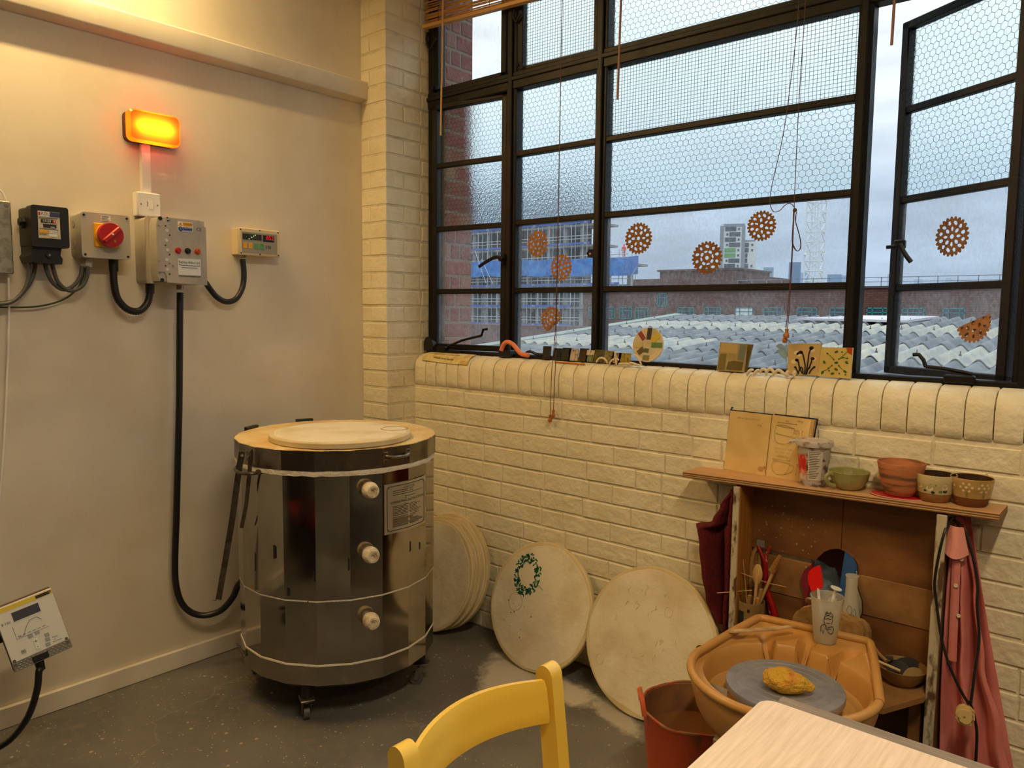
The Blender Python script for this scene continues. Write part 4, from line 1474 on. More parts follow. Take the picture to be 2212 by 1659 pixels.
cable('earth_wire', [(0.022,-1.3888,1.5542),(0.022,-1.3978,1.5156),(0.022,-1.4217,1.4734),(0.022,-1.4712,1.4375),(0.022,-1.5424,1.4178),(0.022,-1.6233,1.4138),(0.022,-1.7251,1.4184)], .003, mat('green_wire', (34, 66, 26), .5), 'thin green earth wire sagging below the grey cables')
cd1 = thing('flexible_conduit', 'black corrugated conduit looping from isolator to control box', 'conduit', (0.05,-1.3038,1.5787))
P, rad = corrugated([(0.055,-1.3067,1.5541),(0.055,-1.3069,1.5055),(0.055,-1.2964,1.4488),(0.055,-1.2642,1.4115),(0.055,-1.2238,1.4052),(0.055,-1.193,1.4341),(0.055,-1.1815,1.4764),(0.055,-1.1811,1.4899)], .0135)
MB().tube(P, .013, 10, radii=rad).build('corrugated_tube', m_darkrub, cd1, ang=70)
a = (0.055,-1.3058,1.5784); MB().cyl((.055, a[1], 1.586), (.055, a[1], (0.055,-1.307,1.5444)[2]), .016, .015, 14).build('end_sleeve', m_darkrub, cd1)
a = (0.055,-1.1817,1.4697); MB().cyl((.055, a[1], 1.506), (.055, a[1], a[2]), .016, .0155, 14).build('end_sleeve', m_darkrub, cd1)
cable('display_conduit', [(0.045,-0.9623,1.5181), (0.04,-0.9397,1.4903), (0.04,-0.9117,1.4603), (0.04,-0.8731,1.4447), (0.04,-0.8329,1.4583), (0.035,-0.8006,1.5056), (0.034,-0.7925,1.5617), (0.032,-0.7961,1.6172)], .0112, m_darkrub, 'smooth black conduit looping from control box to temperature display', 12)
kc = thing('kiln_conduit', 'long black corrugated conduit hanging from control box down to the kiln', 'conduit', (0.05,-1.0654,1.4622))
P, rad = corrugated([(0.05,-1.0668,1.4761),(0.05,-1.0754,1.2525),(0.05,-1.0837,1.0408),(0.05,-1.0957,0.8277),(0.05,-1.1077,0.613),(0.05,-1.1181,0.4513)] + [(0.055,-1.1198,0.3575), (0.065,-1.1051,0.2823), (0.08,-1.0714,0.2356), (0.1,-1.0256,0.2179), (0.13,-0.9777,0.2325), (0.16,-0.944,0.2835), (0.18,-0.9323,0.3323), (0.21,-0.9171,0.3636)], .0132)
MB().tube(P, .013, 10, radii=rad).build('corrugated_tube', m_darkrub, kc, ang=70)
a = (0.05,-1.0667,1.4796)
MB().cyl((.05, a[1], 1.508), (.05, a[1], 1.487), .0135, n=10).build('cable_gland', m_screw, kc)
cable('white_cable', [(0.03,-1.6234,1.5243),(0.03,-1.6254,1.4497),(0.03,-1.6293,1.3597),(0.03,-1.6399,1.2092),(0.03,-1.6519,1.058),(0.03,-1.6665,0.9066),(0.03,-1.6823,0.786),(0.03,-1.7124,0.6377)], .0035, m_whitep, 'thin white cable hanging below the galvanised box')
cable('white_cable', [(0.03,-1.6721,1.8047),(0.03,-1.6449,1.7938),(0.03,-1.6277,1.7771),(0.03,-1.6186,1.7504)], .0035, m_whitep, 'short white cable entering the top of the galvanised box')

# ================================================================== tilted hand controller at lower left
ct = thing('kiln_controller', 'white tilted kiln controller with keypad at lower left', 'controller', (.47, -1.75, .36))
TL, TRc, BRc, BLc = Vector((0.4446, -1.8062, 0.5616)), Vector((0.4588, -1.7007, 0.5858)), Vector((0.5045, -1.6828, 0.4103)), Vector((0.4902, -1.7883, 0.3862))
CF = FR(BLc, TRc - TL, TL - BLc)
cw, chh = .1485, .187
m_check = mat('checkered_aluminium', (178, 178, 176), .3, .8)
MB(CF).box((-.001, .006, -.001), (cw + .001, .060, chh), .002).build('controller_case', mat('bronze_case', (92, 66, 40), .5, .3, bump=.3, bs=200), ct)
MB(CF).box((0, 0, .026), (cw, .006, chh), .0015).build('keypad_panel', mat('white_keypad', (220, 219, 212), .4), ct)
ck = MB(CF).box((0, .0005, 0), (cw, .006, .026))
for i_ in range(14):
    for j_ in range(4):
        cx_ = .006 + i_ * .0101 + (.005 if j_ % 2 else 0)
        ck.add([(cx_ - .004, 0, .003 + j_ * .0062), (cx_, 0, .0005 + j_ * .0062), (cx_ + .004, 0, .003 + j_ * .0062), (cx_, 0, .0058 + j_ * .0062), (cx_, -.0012, .003 + j_ * .0062)], [(0, 1, 4), (1, 2, 4), (2, 3, 4), (3, 0, 4)])
ck.build('base_strip', m_check, ct, smooth=False)
MB(CF).box((0, -.0005, chh - .016), (cw, .001, chh - .004)).build('yellow_strip', mat('yellow_stripe', (222, 196, 58), .5), ct, smooth=False)
MB(CF).box((cw - .044, -.001, chh - .0145), (cw - .008, .0005, chh - .0055)).build('brand_badge', mat('dark_badge', (44, 40, 26), .5), ct, smooth=False)
MB(CF).box((.038, -.0012, chh - .052), (.106, .001, chh - .026)).build('lcd_window', mat('grey_lcd', (74, 76, 88), .25), ct, smooth=False)
kx = MB(CF)
for (a_, b1) in ((.062, .079), (.080, .081), (.035, .046), (.100, .064), (.098, .051), (.095, .037)):
    kx = MB(CF).box((a_ - .006, -.001, b1 - .0055), (a_ + .006, .0005, b1 + .0055), .0006)
    kx.build('key', mat('grey_key', (158, 160, 160), .5), ct)
MB(CF).box((.064, -.001, .036), (.076, .0005, .066), .0006).build('plus_minus_key', m_paper, ct)
pr = MB(CF)
pr.text('+', .016, TXF((.070, -.0014, .059))); pr.text('-', .016, TXF((.070, -.0014, .044)))
pr.text('B 130', .0095, TXF((.018, -.0008, chh - .049))); pr.text('P', .008, TXF((.035, -.0014, .046)))
pr.text('Made', .0062, TXF((.117, -.0008, .050))); pr.text('in', .0062, TXF((.1145, -.0008, .0435))); pr.text('Germany', .0062, TXF((.119, -.0008, .037)))
P = [(.036, .088), (.048, .088), (.060, .108), (.072, .122), (.082, .124), (.092, .124), (.100, .112)]
pr.tube([(a_, -.0004, b1) for a_, b1 in P], .0006, 4)
pr.tube([(.030, -.0004, .085), (.030, -.0004, .122)], .0004, 4); pr.tube([(.030, -.0004, .085), (.112, -.0004, .085)], .0004, 4)
for i_ in range(6):
    pr.box((.034 + i_ * .0125, -.0006, .0905), (.042 + i_ * .0125, -.0002, .0918))
pr.build('panel_print', mat('grey_print', (66, 64, 64), .6), ct, smooth=False, kind='stuff')
MB(CF).box((.048, -.006, .003), (.088, .002, .022), .002).build('rocker_switch', m_blackp, ct)
for a_, b1 in ((.007, chh - .008), (cw - .007, chh - .008), (.007, .031), (cw - .007, .031), (.007, .020), (cw - .007, .020)):
    MB(CF).cyl((a_, .001, b1), (a_, -.002, b1), .0042, n=10).build('screw', m_screw, ct)
CFp = lambda x_, y_, z_: CF @ Vector((x_, y_, z_))
MB().cyl(CFp(.062, .022, 0), CFp(.060, .022, -.028), .013, .011, 12).build('cable_gland', m_blackp, ct)
MB().tube(smooth_path([CFp(.060, .022, -.024), (0.5,-1.7323,0.3733), (0.48,-1.7334,0.3113), (0.44,-1.7462,0.2247), (0.38,-1.77,0.1478), (0.32,-1.797,0.1), (0.24,-1.843,0.0636)], 8), .0095, 10).build('power_lead', m_darkrub, ct)
# bracket and floor post that carry it, just beyond the picture's edge
br_ = MB()
br_.tube([CFp(.02, .05, .10), CFp(-.05, .07, .09), (.33, -1.93, .47)], .012, 8)
br_.tube([(.33, -1.93, .50), (.33, -1.93, .0)], .016, 10)
br_.lathe([(.12, 0), (.12, .012), (.03, .022), (.016, .03)], (.33, -1.93, 0), 20)
br_.build('stand', m_blackp, ct)

# ================================================================== kiln
KX, KY = .548, -.720
kl = thing('pottery_kiln', 'faceted stainless steel top-loading pottery kiln on castors', 'kiln', (KX, KY, 0))
NK = 20
OFF = -12.4


def ring(r, z, n=NK, off=OFF):
    return [(KX + r * math.cos(R(off + 360 / n * i)), KY + r * math.sin(R(off + 360 / n * i)), z) for i in range(n)]


def shell(name, lv, m, par=kl, n=NK, capb=True, capt=True, smooth=False):
    mb_ = MB()
    vs = []
    for r_, z_ in lv:
        vs += ring(r_, z_, n)
    fs = [(j * n + i, j * n + (i + 1) % n, (j + 1) * n + (i + 1) % n, (j + 1) * n + i) for j in range(len(lv) - 1) for i in range(n)]
    if capb: fs.append(tuple(range(n))[::-1])
    if capt: fs.append(tuple((len(lv) - 1) * n + i for i in range(n)))
    mb_.add(vs, fs)
    return mb_.build(name, m, par, smooth=smooth)


m_fire = mat('cream_firebrick', (226, 200, 146), .95, c2=(206, 170, 110), ns=8, lo=.4, hi=.7, bump=.6, bs=70)
m_fireW = mat('white_firebrick', (226, 216, 196), .95, bump=.6, bs=90)
shell('base_section', [(.352, .143), (.3585, .145), (.3585, .2115), (.352, .2125)], m_chrome)
shell('seam', [(.350, .210), (.3595, .2125), (.3595, .2185), (.350, .220)], m_fireW)
shell('lower_section', [(.352, .2185), (.3575, .2195), (.3575, .4365), (.352, .4375)], m_chrome)
shell('seam', [(.350, .435), (.3590, .4375), (.3590, .4430), (.350, .445)], m_fireW)
shell('upper_section', [(.354, .443), (.3604, .444), (.3604, .868), (.354, .870)], m_chrome)
# crumbly firebrick joint below the lid
jb = MB()
rj = random.Random(9)
nJ = 100
vs = []
for (rr2, z_) in ((.345, .866), (.3635, .8675), (.3655, .878), (.3645, .886), (.345, .888)):
    for i in range(nJ):
        a = R(OFF + 3.6 * i)
        k20 = math.cos(PI / NK) / math.cos(((3.6 * i) % 18 - 9) * PI / 180)
        q = rr2 * k20 + rj.uniform(-.002, .0015)
        vs.append((KX + q * math.cos(a), KY + q * math.sin(a), z_ + rj.uniform(-.0018, .0012)))
fs = [(j * nJ + i, j * nJ + (i + 1) % nJ, (j + 1) * nJ + (i + 1) % nJ, (j + 1) * nJ + i) for j in range(4) for i in range(nJ)]
jb.add(vs, fs)
jb.build('lid_joint', m_fireW, kl)
lidm = mat('dull_steel_band', (138, 132, 122), .24, 1.0, c2=(96, 90, 82), ns=9, lo=.4, hi=.65, rough2=.4)
lid_ = shell('lid_band', [(.358, .8845), (.3665, .886), (.3665, .9525), (.360, .9535)], lidm)
lt_ = MB()
vs = []
lr = [(.362, .951), (.3675, .953), (.366, .9555), (.30, .958), (.15, .9585), (.0, .9585)]
for rr2, z_ in lr:
    for i in range(nJ):
        a = R(OFF + 3.6 * i)
        k20 = math.cos(PI / NK) / math.cos(((3.6 * i) % 18 - 9) * PI / 180)
        q = rr2 * k20 + (rj.uniform(-.0022, .0012) if rr2 > .31 else 0)
        vs.append((KX + q * math.cos(a), KY + q * math.sin(a), z_ + (rj.uniform(-.001, .001) if rr2 > .31 else 0)))
fs = [(j * nJ + i, j * nJ + (i + 1) % nJ, (j + 1) * nJ + (i + 1) % nJ, (j + 1) * nJ + i) for j in range(len(lr) - 1) for i in range(nJ)]
lt_.add(vs, fs)
lt_.build('lid_slab', m_fire, kl)


def KP(ang, r, z):
    return Vector((KX + r * math.cos(R(ang)), KY + r * math.sin(R(ang)), z))


def KF(ang, r, z):
    """frame on the kiln face: x to the right seen from outside, -y outward"""
    return FR(KP(ang, r, z), (-math.sin(R(ang)), math.cos(R(ang)), 0))


m_bung = mat('ceramic_bung', (226, 212, 186), .8, c2=(190, 166, 130), ns=30, bump=.4, bs=120)
for z_ in (.818, .597, .367):
    bo = MB(KF(-20.5, .3555, z_) @ Matrix.Rotation(R(90), 4, 'X'))
    bo.lathe([(.0, -.002), (.020, -.002), (.0205, .012), (.0275, .018), (.0285, .030), (.0255, .046), (.020, .056), (.013, .0565), (.0125, .053), (.007, .0525), (.006, .046), (0, .046)], n=20)
    bo.build('bung', m_bung, kl)
# lid handle
hf = KF(-3.4, .3625, .9195)
hn = MB(hf)
for x_ in (-.047, .047):
    hn.box((x_ - .010, -.004, -.020), (x_ + .010, .004, .020), .003)
hn.tube(smooth_path([(-.047, -.003, .004), (-.040, -.014, .003), (-.02, -.019, .0), (.02, -.019, 0), (.040, -.014, .003), (.047, -.003, .004)], 5), .0062, 10)
hn.build('lid_handle', mat('worn_handle', (148, 142, 130), .35, .8, c2=(110, 84, 60), ns=60), kl)
for x_ in (-.047, .047):
    for z_ in (-.013, .012):
        MB(hf).cyl((x_, -.0035, z_), (x_, -.0060, z_), .0042, n=8).build('handle_screw', mat('rust_screw', (70, 46, 32), .6, .4), kl)
# instruction plate wrapped round two facets
pl = MB()
a0, a1 = -11.5, 22.0
pz0, pz1 = .650, .8245
npl = 12
rad_at = lambda a: .3604 * math.cos(PI / NK) / math.cos(R(((a - OFF) % 18) - 9))
vs = []
for th_ in (.0045, .003):
    for z_ in (pz0, pz1):
        for i in range(npl + 1):
            a = a0 + (a1 - a0) * i / npl
            rr2 = max(rad_at(a), .3575) + th_
            vs.append(KP(a, rr2, z_))
w_ = npl + 1
fs = []
for i in range(npl):
    fs += [(i, i + 1, w_ + i + 1, w_ + i), (2 * w_ + i, 3 * w_ + i, 3 * w_ + i + 1, 2 * w_ + i + 1), (i, 2 * w_ + i, 2 * w_ + i + 1, i + 1), (w_ + i, w_ + i + 1, 3 * w_ + i + 1, 3 * w_ + i)]
fs += [(0, w_, 3 * w_, 2 * w_), (npl, 2 * w_ + npl, 3 * w_ + npl, w_ + npl)]
pl.add(vs, fs)
plate = pl.build('instruction_plate', mat('brushed_plate', (186, 178, 160), .30, .55), kl)


def plate_map(v):
    """plate coordinates (metres right, metres up) to the curved surface"""
    a = a0 + (a1 - a0) * v[0]
    return KP(a, max(rad_at(a), .3575) + .0052, pz0 + (pz1 - pz0) * v[1])


prn = MB()
bp = rrect(.055, .055, .945, .945, .05, 3)
bp.append(bp[0])
prn.tube([plate_map(p) for p in resample([Vector((p[0], p[1], 0)) for p in bp], .02)], .0011, 4)
for st_, sz, cx_, cz_ in (('CAUTION', .060, .52, .885), ('OPERATING INSTRUCTIONS', .066, .52, .615)):
    v_, f_ = text_mesh(st_)
    prn.add([plate_map((cx_ + p[0] * sz * .95, cz_ + p[1] * sz * 1.05)) for p in v_], f_)
rl_ = random.Random(2)
for k_, zz in enumerate((.84, .80, .76, .70, .67, .55, .53, .50, .47, .44, .41, .38, .35, .31, .28, .26, .24, .22, .20, .18, .16, .14, .12)):
    x0_ = .16 + (.25 if k_ in (3, 4, 5) else 0); x1_ = .9 - rl_.random() * .3 - (.2 if k_ in (3, 4, 5) else 0)
    q = [plate_map((x0_ + (x1_ - x0_) * i / 6, zz)) for i in range(7)]
    for p, p2 in zip(q, q[1:]):
        prn.add([p, p2, p2 + Vector((0, 0, .0016)), p + Vector((0, 0, .0016))], [(0, 1, 2, 3)])
prn.build('plate_printing', m_dark, plate, smooth=False, kind='stuff')
for x_, z_ in ((.08, .92), (.92, .92), (.08, .08), (.92, .08)):
    p = plate_map((x_, z_))
    MB().lathe([(.0035, -.001), (.003, .001), (0, .0015)], p, 8).build('rivet', m_screw, plate)
# lid prop: two straps hanging from a bracket, caught by a wire loop
m_strap = mat('dull_strap_steel', (104, 98, 88), .4, .7, c2=(84, 74, 62), ns=30)
sb = MB(KF(-91, .364, .93))
sb.box((-.008, -.004, -.030), (.022, .004, .014), .002)
sb.build('prop_bracket', m_strap, kl)
for p in ((-.001, .006), (.014, .006), (.010, -.012)):
    MB(KF(-91, .364, .93)).cyl((p[0], -.003, p[1]), (p[0], -.008, p[1]), .0042, n=8).build('bracket_bolt', m_screw, kl)


def strap(name, pts, w, t_, par):
    """flat bar through world points, broad side towards the picture"""
    mb_ = MB()
    P = [Vector(p) for p in pts]
    rt = Vector((.756, .654, 0)).normalized(); fw = Vector((-.65, .754, 0)).normalized()
    vs = []
    for p in P:
        vs += [p - rt * w / 2 - fw * t_ / 2, p + rt * w / 2 - fw * t_ / 2, p + rt * w / 2 + fw * t_ / 2, p - rt * w / 2 + fw * t_ / 2]
    fs = [(0, 1, 2, 3)]
    for i in range(len(P) - 1):
        for k in range(4):
            fs.append((4 * i + k, 4 * i + (k + 1) % 4, 4 * i + 4 + (k + 1) % 4, 4 * i + 4 + k))
    e_ = 4 * (len(P) - 1)
    fs.append((e_ + 3, e_ + 2, e_ + 1, e_))
    mb_.add(vs, fs)
    return mb_.build(name, m_strap, par)


yk = -1.125
strap('prop_strap', [(0.5731,-1.125,0.9428), (0.5529,-1.125,0.885), (0.4994,-1.125,0.7001), (0.4547,-1.13,0.5446), (0.4181,-1.14,0.3949)], .0205, .003, kl)
strap('prop_strap', [(0.5904,-1.105,0.9267), (0.5823,-1.105,0.8704), (0.557,-1.105,0.755), (0.5146,-1.1,0.6654)], .013, .003, kl)
strap('prop_foot', [(0.4248,-1.14,0.3999), (0.4139,-1.155,0.3947)], .012, .004, kl)
MB().tube(smooth_path([(0.612,-1.09,0.8724), (0.6254,-1.12,0.8743), (0.5875,-1.14,0.8734), (0.5256,-1.125,0.8748), (0.4934,-1.1,0.8762)], 5), .0058, 8).build('prop_loop', m_strap, kl)
MB().cyl((0.626,-1.1,0.876), (0.5925,-1.075,0.8673), .009, n=10).build('loop_bolt', mat('rust_screw', (70, 46, 32), .6, .4), kl)
MB().cyl((0.5778,-1.128,0.9297), (0.5918,-1.136,0.9326), .005, n=8).build('strap_bolt', m_screw, kl)
# clip near the base, at the left
MB().tube(smooth_path([(0.3928,-1.06,0.1983), (0.445,-1.075,0.2052), (0.4691,-1.075,0.1816)], 4), .004, 6).build('base_clip', m_strap, kl)
# scraps of old tape on the steel
tp = MB()
for a, z_, w2, h2 in ((-88, .55, .007, .07), (-72.5, .60, .012, .05), (-49, .53, .006, .04), (-31.2, .565, .006, .045), (7, .585, .008, .04), (17, .57, .005, .03), (-64, .47, .010, .03), (-53, .44, .004, .006)):
    r2 = max(rad_at(a), .3575) + .0008
    p, q = KP(a - w2 / .0063 / 2, r2, z_), KP(a + w2 / .0063 / 2, r2, z_)
    hh = Vector((0, 0, h2 / 2)); sk_ = Vector((0, 0, h2 * .1))
    tp.add([p - hh, q - hh + sk_, q + hh - sk_, p + hh], [(0, 1, 2, 3)])
tp.build('tape_scraps', m_dark, kl, smooth=False, kind='stuff')
# stand and castors
stn = MB()
for a in (-57, 33, 123, 213):
    pass
stn.slab(ring(.33, 0), .125, .143)
for a in (-57, 123):
    d = KP(a, .30, .12) - KP(a + 180, .30, .12)
fr1 = FR((KX, KY, 0), (math.cos(R(-57)), math.sin(R(-57)), 0))
stn.M = fr1
stn.box((-.32, -.016, .095), (.32, .016, .125)); stn.box((-.016, -.32, .095), (.016, .32, .125))
stn.build('stand_frame', m_blackp, kl, smooth=False)
for k_, a in enumerate((-57, 33, 123, 213)):
    p = KP(a, .322, 0)
    MB().cyl((p.x, p.y, .088), (p.x, p.y, .145), .0165, n=12).build('leg', m_blackp, kl)
    cf = RZ((p.x, p.y, 0), (-25, 40, 10, 80)[k_])
    ca = MB(cf)
    ca.box((-.030, -.024, .080), (.030, .024, .086), .002)
    ca.cyl((0, 0, .070), (0, 0, .080), .016, n=12)
    for s_ in (-.014, .014):
        ca.prism([(-.014, .070), (.014, .070), (-.014, .018), (-.026, .022), (-.022, .050)], s_ - .0012, s_ + .0012)
    co = ca.build('castor', m_screw, kl)
    MB(cf).tube([(-.018, -.010, .024), (-.018, .010, .024)], .024, 20).build('castor_wheel', mat('castor_grey', (92, 86, 78), .5), co)
# hinge brackets rising behind the lid
for px in (0, 1):
    q = ((0.2223,-0.8786,0.955), (0.1896,-0.6243,0.955))[px]
    d = Vector((q[0] - KX, q[1] - KY, 0)).normalized()
    p = Vector((KX, KY, 0)) + d * .372
    hb = MB(FR((p.x, p.y, 0), (-d.y, d.x, 0)))
    hb.box((-.035, -.006, .60), (.035, .014, .966), .002)
    hb.build('hinge_bracket', m_blackp, kl)

# --- kiln shelf lying on the lid
m_bat = mat('kiln_shelf', (214, 196, 152), .85, c2=(198, 176, 128), ns=6, lo=.4, hi=.7, bump=.12, bs=60)
m_batw = mat('kiln_wash', (226, 214, 186), .85, c2=(206, 188, 150), ns=7, lo=.45, hi=.72, bump=.25, bs=45)


def disc(name, M, r, th, label, marks=()):
    t = thing(name, label, 'kiln shelf', M @ Vector((0, 0, 0)))
    rp = random.Random(int(r * 1e4) + len(label))
    body = MB(M)
    body.lathe([(0, 0), (r - .002, 0), (r, .002), (r, th - .004), (r - .003, th - .001), (r - .012, th), (0, th)], n=72)
    body.build('slab', m_bat, t)
    n_ = 72
    f_ = MB(M)
    pr_ = [(0, th + .0012, 0)]
    vs = [(0, 0, th + .0012)]
    for i in range(n_):
        a = 2 * PI * i / n_
        q = r - .014 + .010 * noise.noise(Vector((math.cos(a) * 2.2, math.sin(a) * 2.2, r * 31 + len(label)))) - .002 * rp.random()
        vs.append((q * math.cos(a), q * math.sin(a), th + .0012))
    for i in range(n_):
        vs.append((vs[1 + i][0] * 1.006, vs[1 + i][1] * 1.006, th - .0005))
    fs = [(0, 1 + i, 1 + (i + 1) % n_) for i in range(n_)] + [(1 + i, 1 + n_ + i, 1 + n_ + (i + 1) % n_, 1 + (i + 1) % n_) for i in range(n_)]
    f_.add(vs, fs)
    f_.build('kiln_wash', m_batw, t)
    return t, th


DM = Matrix.Translation((.645, -.776, .9585))
d0, _ = disc('kiln_shelf', DM, .251, .021, 'round cream kiln shelf lying on top of the kiln lid')
st_ = MB(DM)
sx, sy = (0.7405,-0.6066,0.981)[0] - .645, (0.7405,-0.6066,0.981)[1] + .776
st_.tube([(sx + .047 * math.cos(a / 10 * PI) + .003 * math.sin(a * 2.3), sy + .050 * math.sin(a / 10 * PI), .0226) for a in range(21)], .0028, 5, flat=.25)
st_.build('ring_stain', mat('brown_stain', (206, 184, 150), .9), d0)


def lean(xb, yb, tilt, r, yaw=0):
    """disc standing on its rim on the floor, leaning back on the wall; z of the frame = face normal"""
    M = Matrix.Translation((xb, yb, 0)) @ Matrix.Rotation(R(yaw), 4, 'Z') @ Matrix.Rotation(R(90 - tilt), 4, 'X') @ Matrix.Translation((0, r, 0))
    return M


LB = lean(1.055, -.185, 17.5, .2525)
d2, t2 = disc('kiln_shelf', LB, .2525, .022, 'middle leaning kiln shelf with a painted green leaf wreath')
LC = lean(1.565, -.205, 17.5, .262)
d3, t3 = disc('kiln_shelf', LC, .262, .022, 'large plain kiln shelf leaning behind the orange bucket')
for k_, (yy, lb) in enumerate(((-.205, 'front kiln shelf of the leaning trio beside the kiln'), (-.176, 'middle kiln shelf of the leaning trio beside the kiln'), (-.147, 'rear kiln shelf of the leaning trio beside the kiln'))):
    disc('kiln_shelf', lean(.455 + .012 * k_, yy, 16.5, .2475 + .004 * k_), .2475 + .004 * k_, .021, lb)
# green leaf wreath on the middle shelf
m_wreath = mat('green_glaze', (26, 92, 70), .5)
rw = random.Random(8)
wr = MB(LB)
wcx, wcy = -.086, .105
for i in range(175):
    a = rw.random() * 2 * PI
    rr2 = .058 + rw.uniform(-.016, .016)
    c_ = (wcx + rr2 * math.cos(a) * .92, wcy + rr2 * math.sin(a) * 1.15)
    an = rw.random() * PI
    l_, w2 = rw.uniform(.005, .009), rw.uniform(.0024, .0042)
    pts = []
    for k in range(7):
        b_ = 2 * PI * k / 7
        x_, y_ = l_ * math.cos(b_), w2 * math.sin(b_)
        pts.append((c_[0] + x_ * math.cos(an) - y_ * math.sin(an), c_[1] + x_ * math.sin(an) + y_ * math.cos(an), .0237))
    wr.add(pts, [tuple(range(7))])
wr.build('leaf_wreath', m_wreath, d2, smooth=False, kind='stuff')
mk_ = MB(LB)
mk_.tube([(-.118 + .034 * math.cos(a / 12 * PI), -.012 + .036 * math.sin(a / 12 * PI), .0233) for a in range(25)], .0011, 4, flat=.3)
mk_.tube([(-.022, .078, .0236), (-.012, .074, .0236), (-.004, .070, .0236), (.006, .064, .0236)], .0016, 4, flat=.3)
for i in range(16):
    x_, y_ = rw.uniform(-.17, -.02), rw.uniform(-.16, .0)
    mk_.cyl((x_, y_, .0232), (x_, y_, .0236), rw.choice((.0012, .0018, .003)), n=6)
mk_.build('kiln_marks', mat('dark_speck', (92, 80, 62), .8), d2, kind='stuff')
mk_ = MB(LC)
for cx_, cy_ in ((-.178, -.112), (.06, .12)):
    mk_.tube([(cx_ + .016 * math.cos(a / 10 * PI), cy_ + .018 * math.sin(a / 10 * PI), .0233) for a in range(21)], .0016, 4, flat=.4)
for i in range(26):
    x_, y_ = rw.uniform(-.15, .12), rw.uniform(-.08, .19)
    pp = [(x_ + rw.uniform(-.012, .012), y_ + rw.uniform(-.012, .012), .0234) for _ in range(4)]
    mk_.tube(smooth_path(pp, 3), .0014, 4, flat=.5)
mk_.build('wash_flakes', mat('wash_crumb', (214, 198, 160), .9), d3, kind='stuff')


# ================================================================== things on the sill and the glass
def quadmap(c4, y):
    """c4 = (x,z) corners TL,TR,BR,BL -> function (s,t) with t up"""
    TL_, TR_, BR_, BL_ = [Vector((p[0], y, p[1])) for p in c4]
    return lambda s, t, d=0.0: BL_.lerp(BR_, s).lerp(TL_.lerp(TR_, s), t) + Vector((0, -d, 0))


def blob(mb, f, s, t, rs, rt, d, n=10, rot=0.0):
    pts = []
    for k in range(n):
        a = 2 * PI * k / n
        x_, y_ = rs * math.cos(a), rt * math.sin(a)
        pts.append(f(s + x_ * math.cos(rot) - y_ * math.sin(rot), t + x_ * math.sin(rot) + y_ * math.cos(rot), d))
    mb.add(pts, [tuple(range(n))])


def ribbon(mb, f, pts, w, d):
    P = smooth_path([(p[0], p[1], 0) for p in pts], 5)
    for i in range(len(P) - 1):
        a, b_ = P[i], P[i + 1]
        dx, dy = b_.x - a.x, b_.y - a.y
        L = math.hypot(dx, dy) or 1
        nx, ny = -dy / L * w, dx / L * w
        mb.add([f(a.x + nx, a.y + ny, d), f(a.x - nx, a.y - ny, d), f(b_.x - nx, b_.y - ny, d), f(b_.x + nx, b_.y + ny, d)], [(0, 1, 2, 3)])


def patch(mb, f, pts, d):
    mb.add([f(p[0], p[1], d) for p in pts], [tuple(range(len(pts)))])


# masking tape note along the rounded sill
nx0, nx1 = (0.2275,0.02,1.2029)[0], (0.5307,0.02,1.2041)[0]
sp_ = [(-.0025, 1.176), (.0035, 1.191), (.018, 1.2068), (.039, 1.2168), (.062, 1.2205)]
SPT = [Vector((0, p[0], p[1])) for p in sp_]
NP = resample(smooth_path(SPT, 6), .002)


def sillpt(s, t):
    x_ = nx0 + (nx1 - nx0) * s
    t = min(max(t + (.10 - .16 * s), 0), 1)
    i = t * (len(NP) - 1)
    k = min(int(i), len(NP) - 2)
    p = NP[k].lerp(NP[k + 1], i - k)
    return Vector((x_, p.y, p.z))


tape = MB()
up_ = Vector((0, -.0028, .0036))
nn = 16
vs = [sillpt(i / nn, j / 6) + up_ * .9 for j in range(7) for i in range(nn + 1)] + [sillpt(i / nn, j / 6) + up_ * .75 for j in range(7) for i in range(nn + 1)]
w_ = nn + 1
o_ = 7 * w_
fs = []
for j in range(6):
    for i in range(nn):
        fs += [(j * w_ + i, j * w_ + i + 1, (j + 1) * w_ + i + 1, (j + 1) * w_ + i), (o_ + j * w_ + i, o_ + (j + 1) * w_ + i, o_ + (j + 1) * w_ + i + 1, o_ + j * w_ + i + 1)]
tape.add(vs, fs)
tpo = tape.build('tape_note', mat('masking_tape', (224, 204, 140), .7, c2=(204, 170, 96), ns=30), label='strip of masking tape with a handwritten note on the sill', cat='note')
hw_ = MB()
for st_, tt, ss in (('Please close this window', .60, .060), ('When you leave', .25, .070)):
    v_, f_ = text_mesh(st_)
    wd = max(p[0] for p in v_) - min(p[0] for p in v_)
    hw_.add([sillpt(.46 + p[0] * ss * .98 + p[1] * .02, tt + p[1] * ss * 3.0) + up_ * 1.1 for p in v_], f_)
hw_.build('handwriting', m_dark, tpo, smooth=False, kind='stuff')

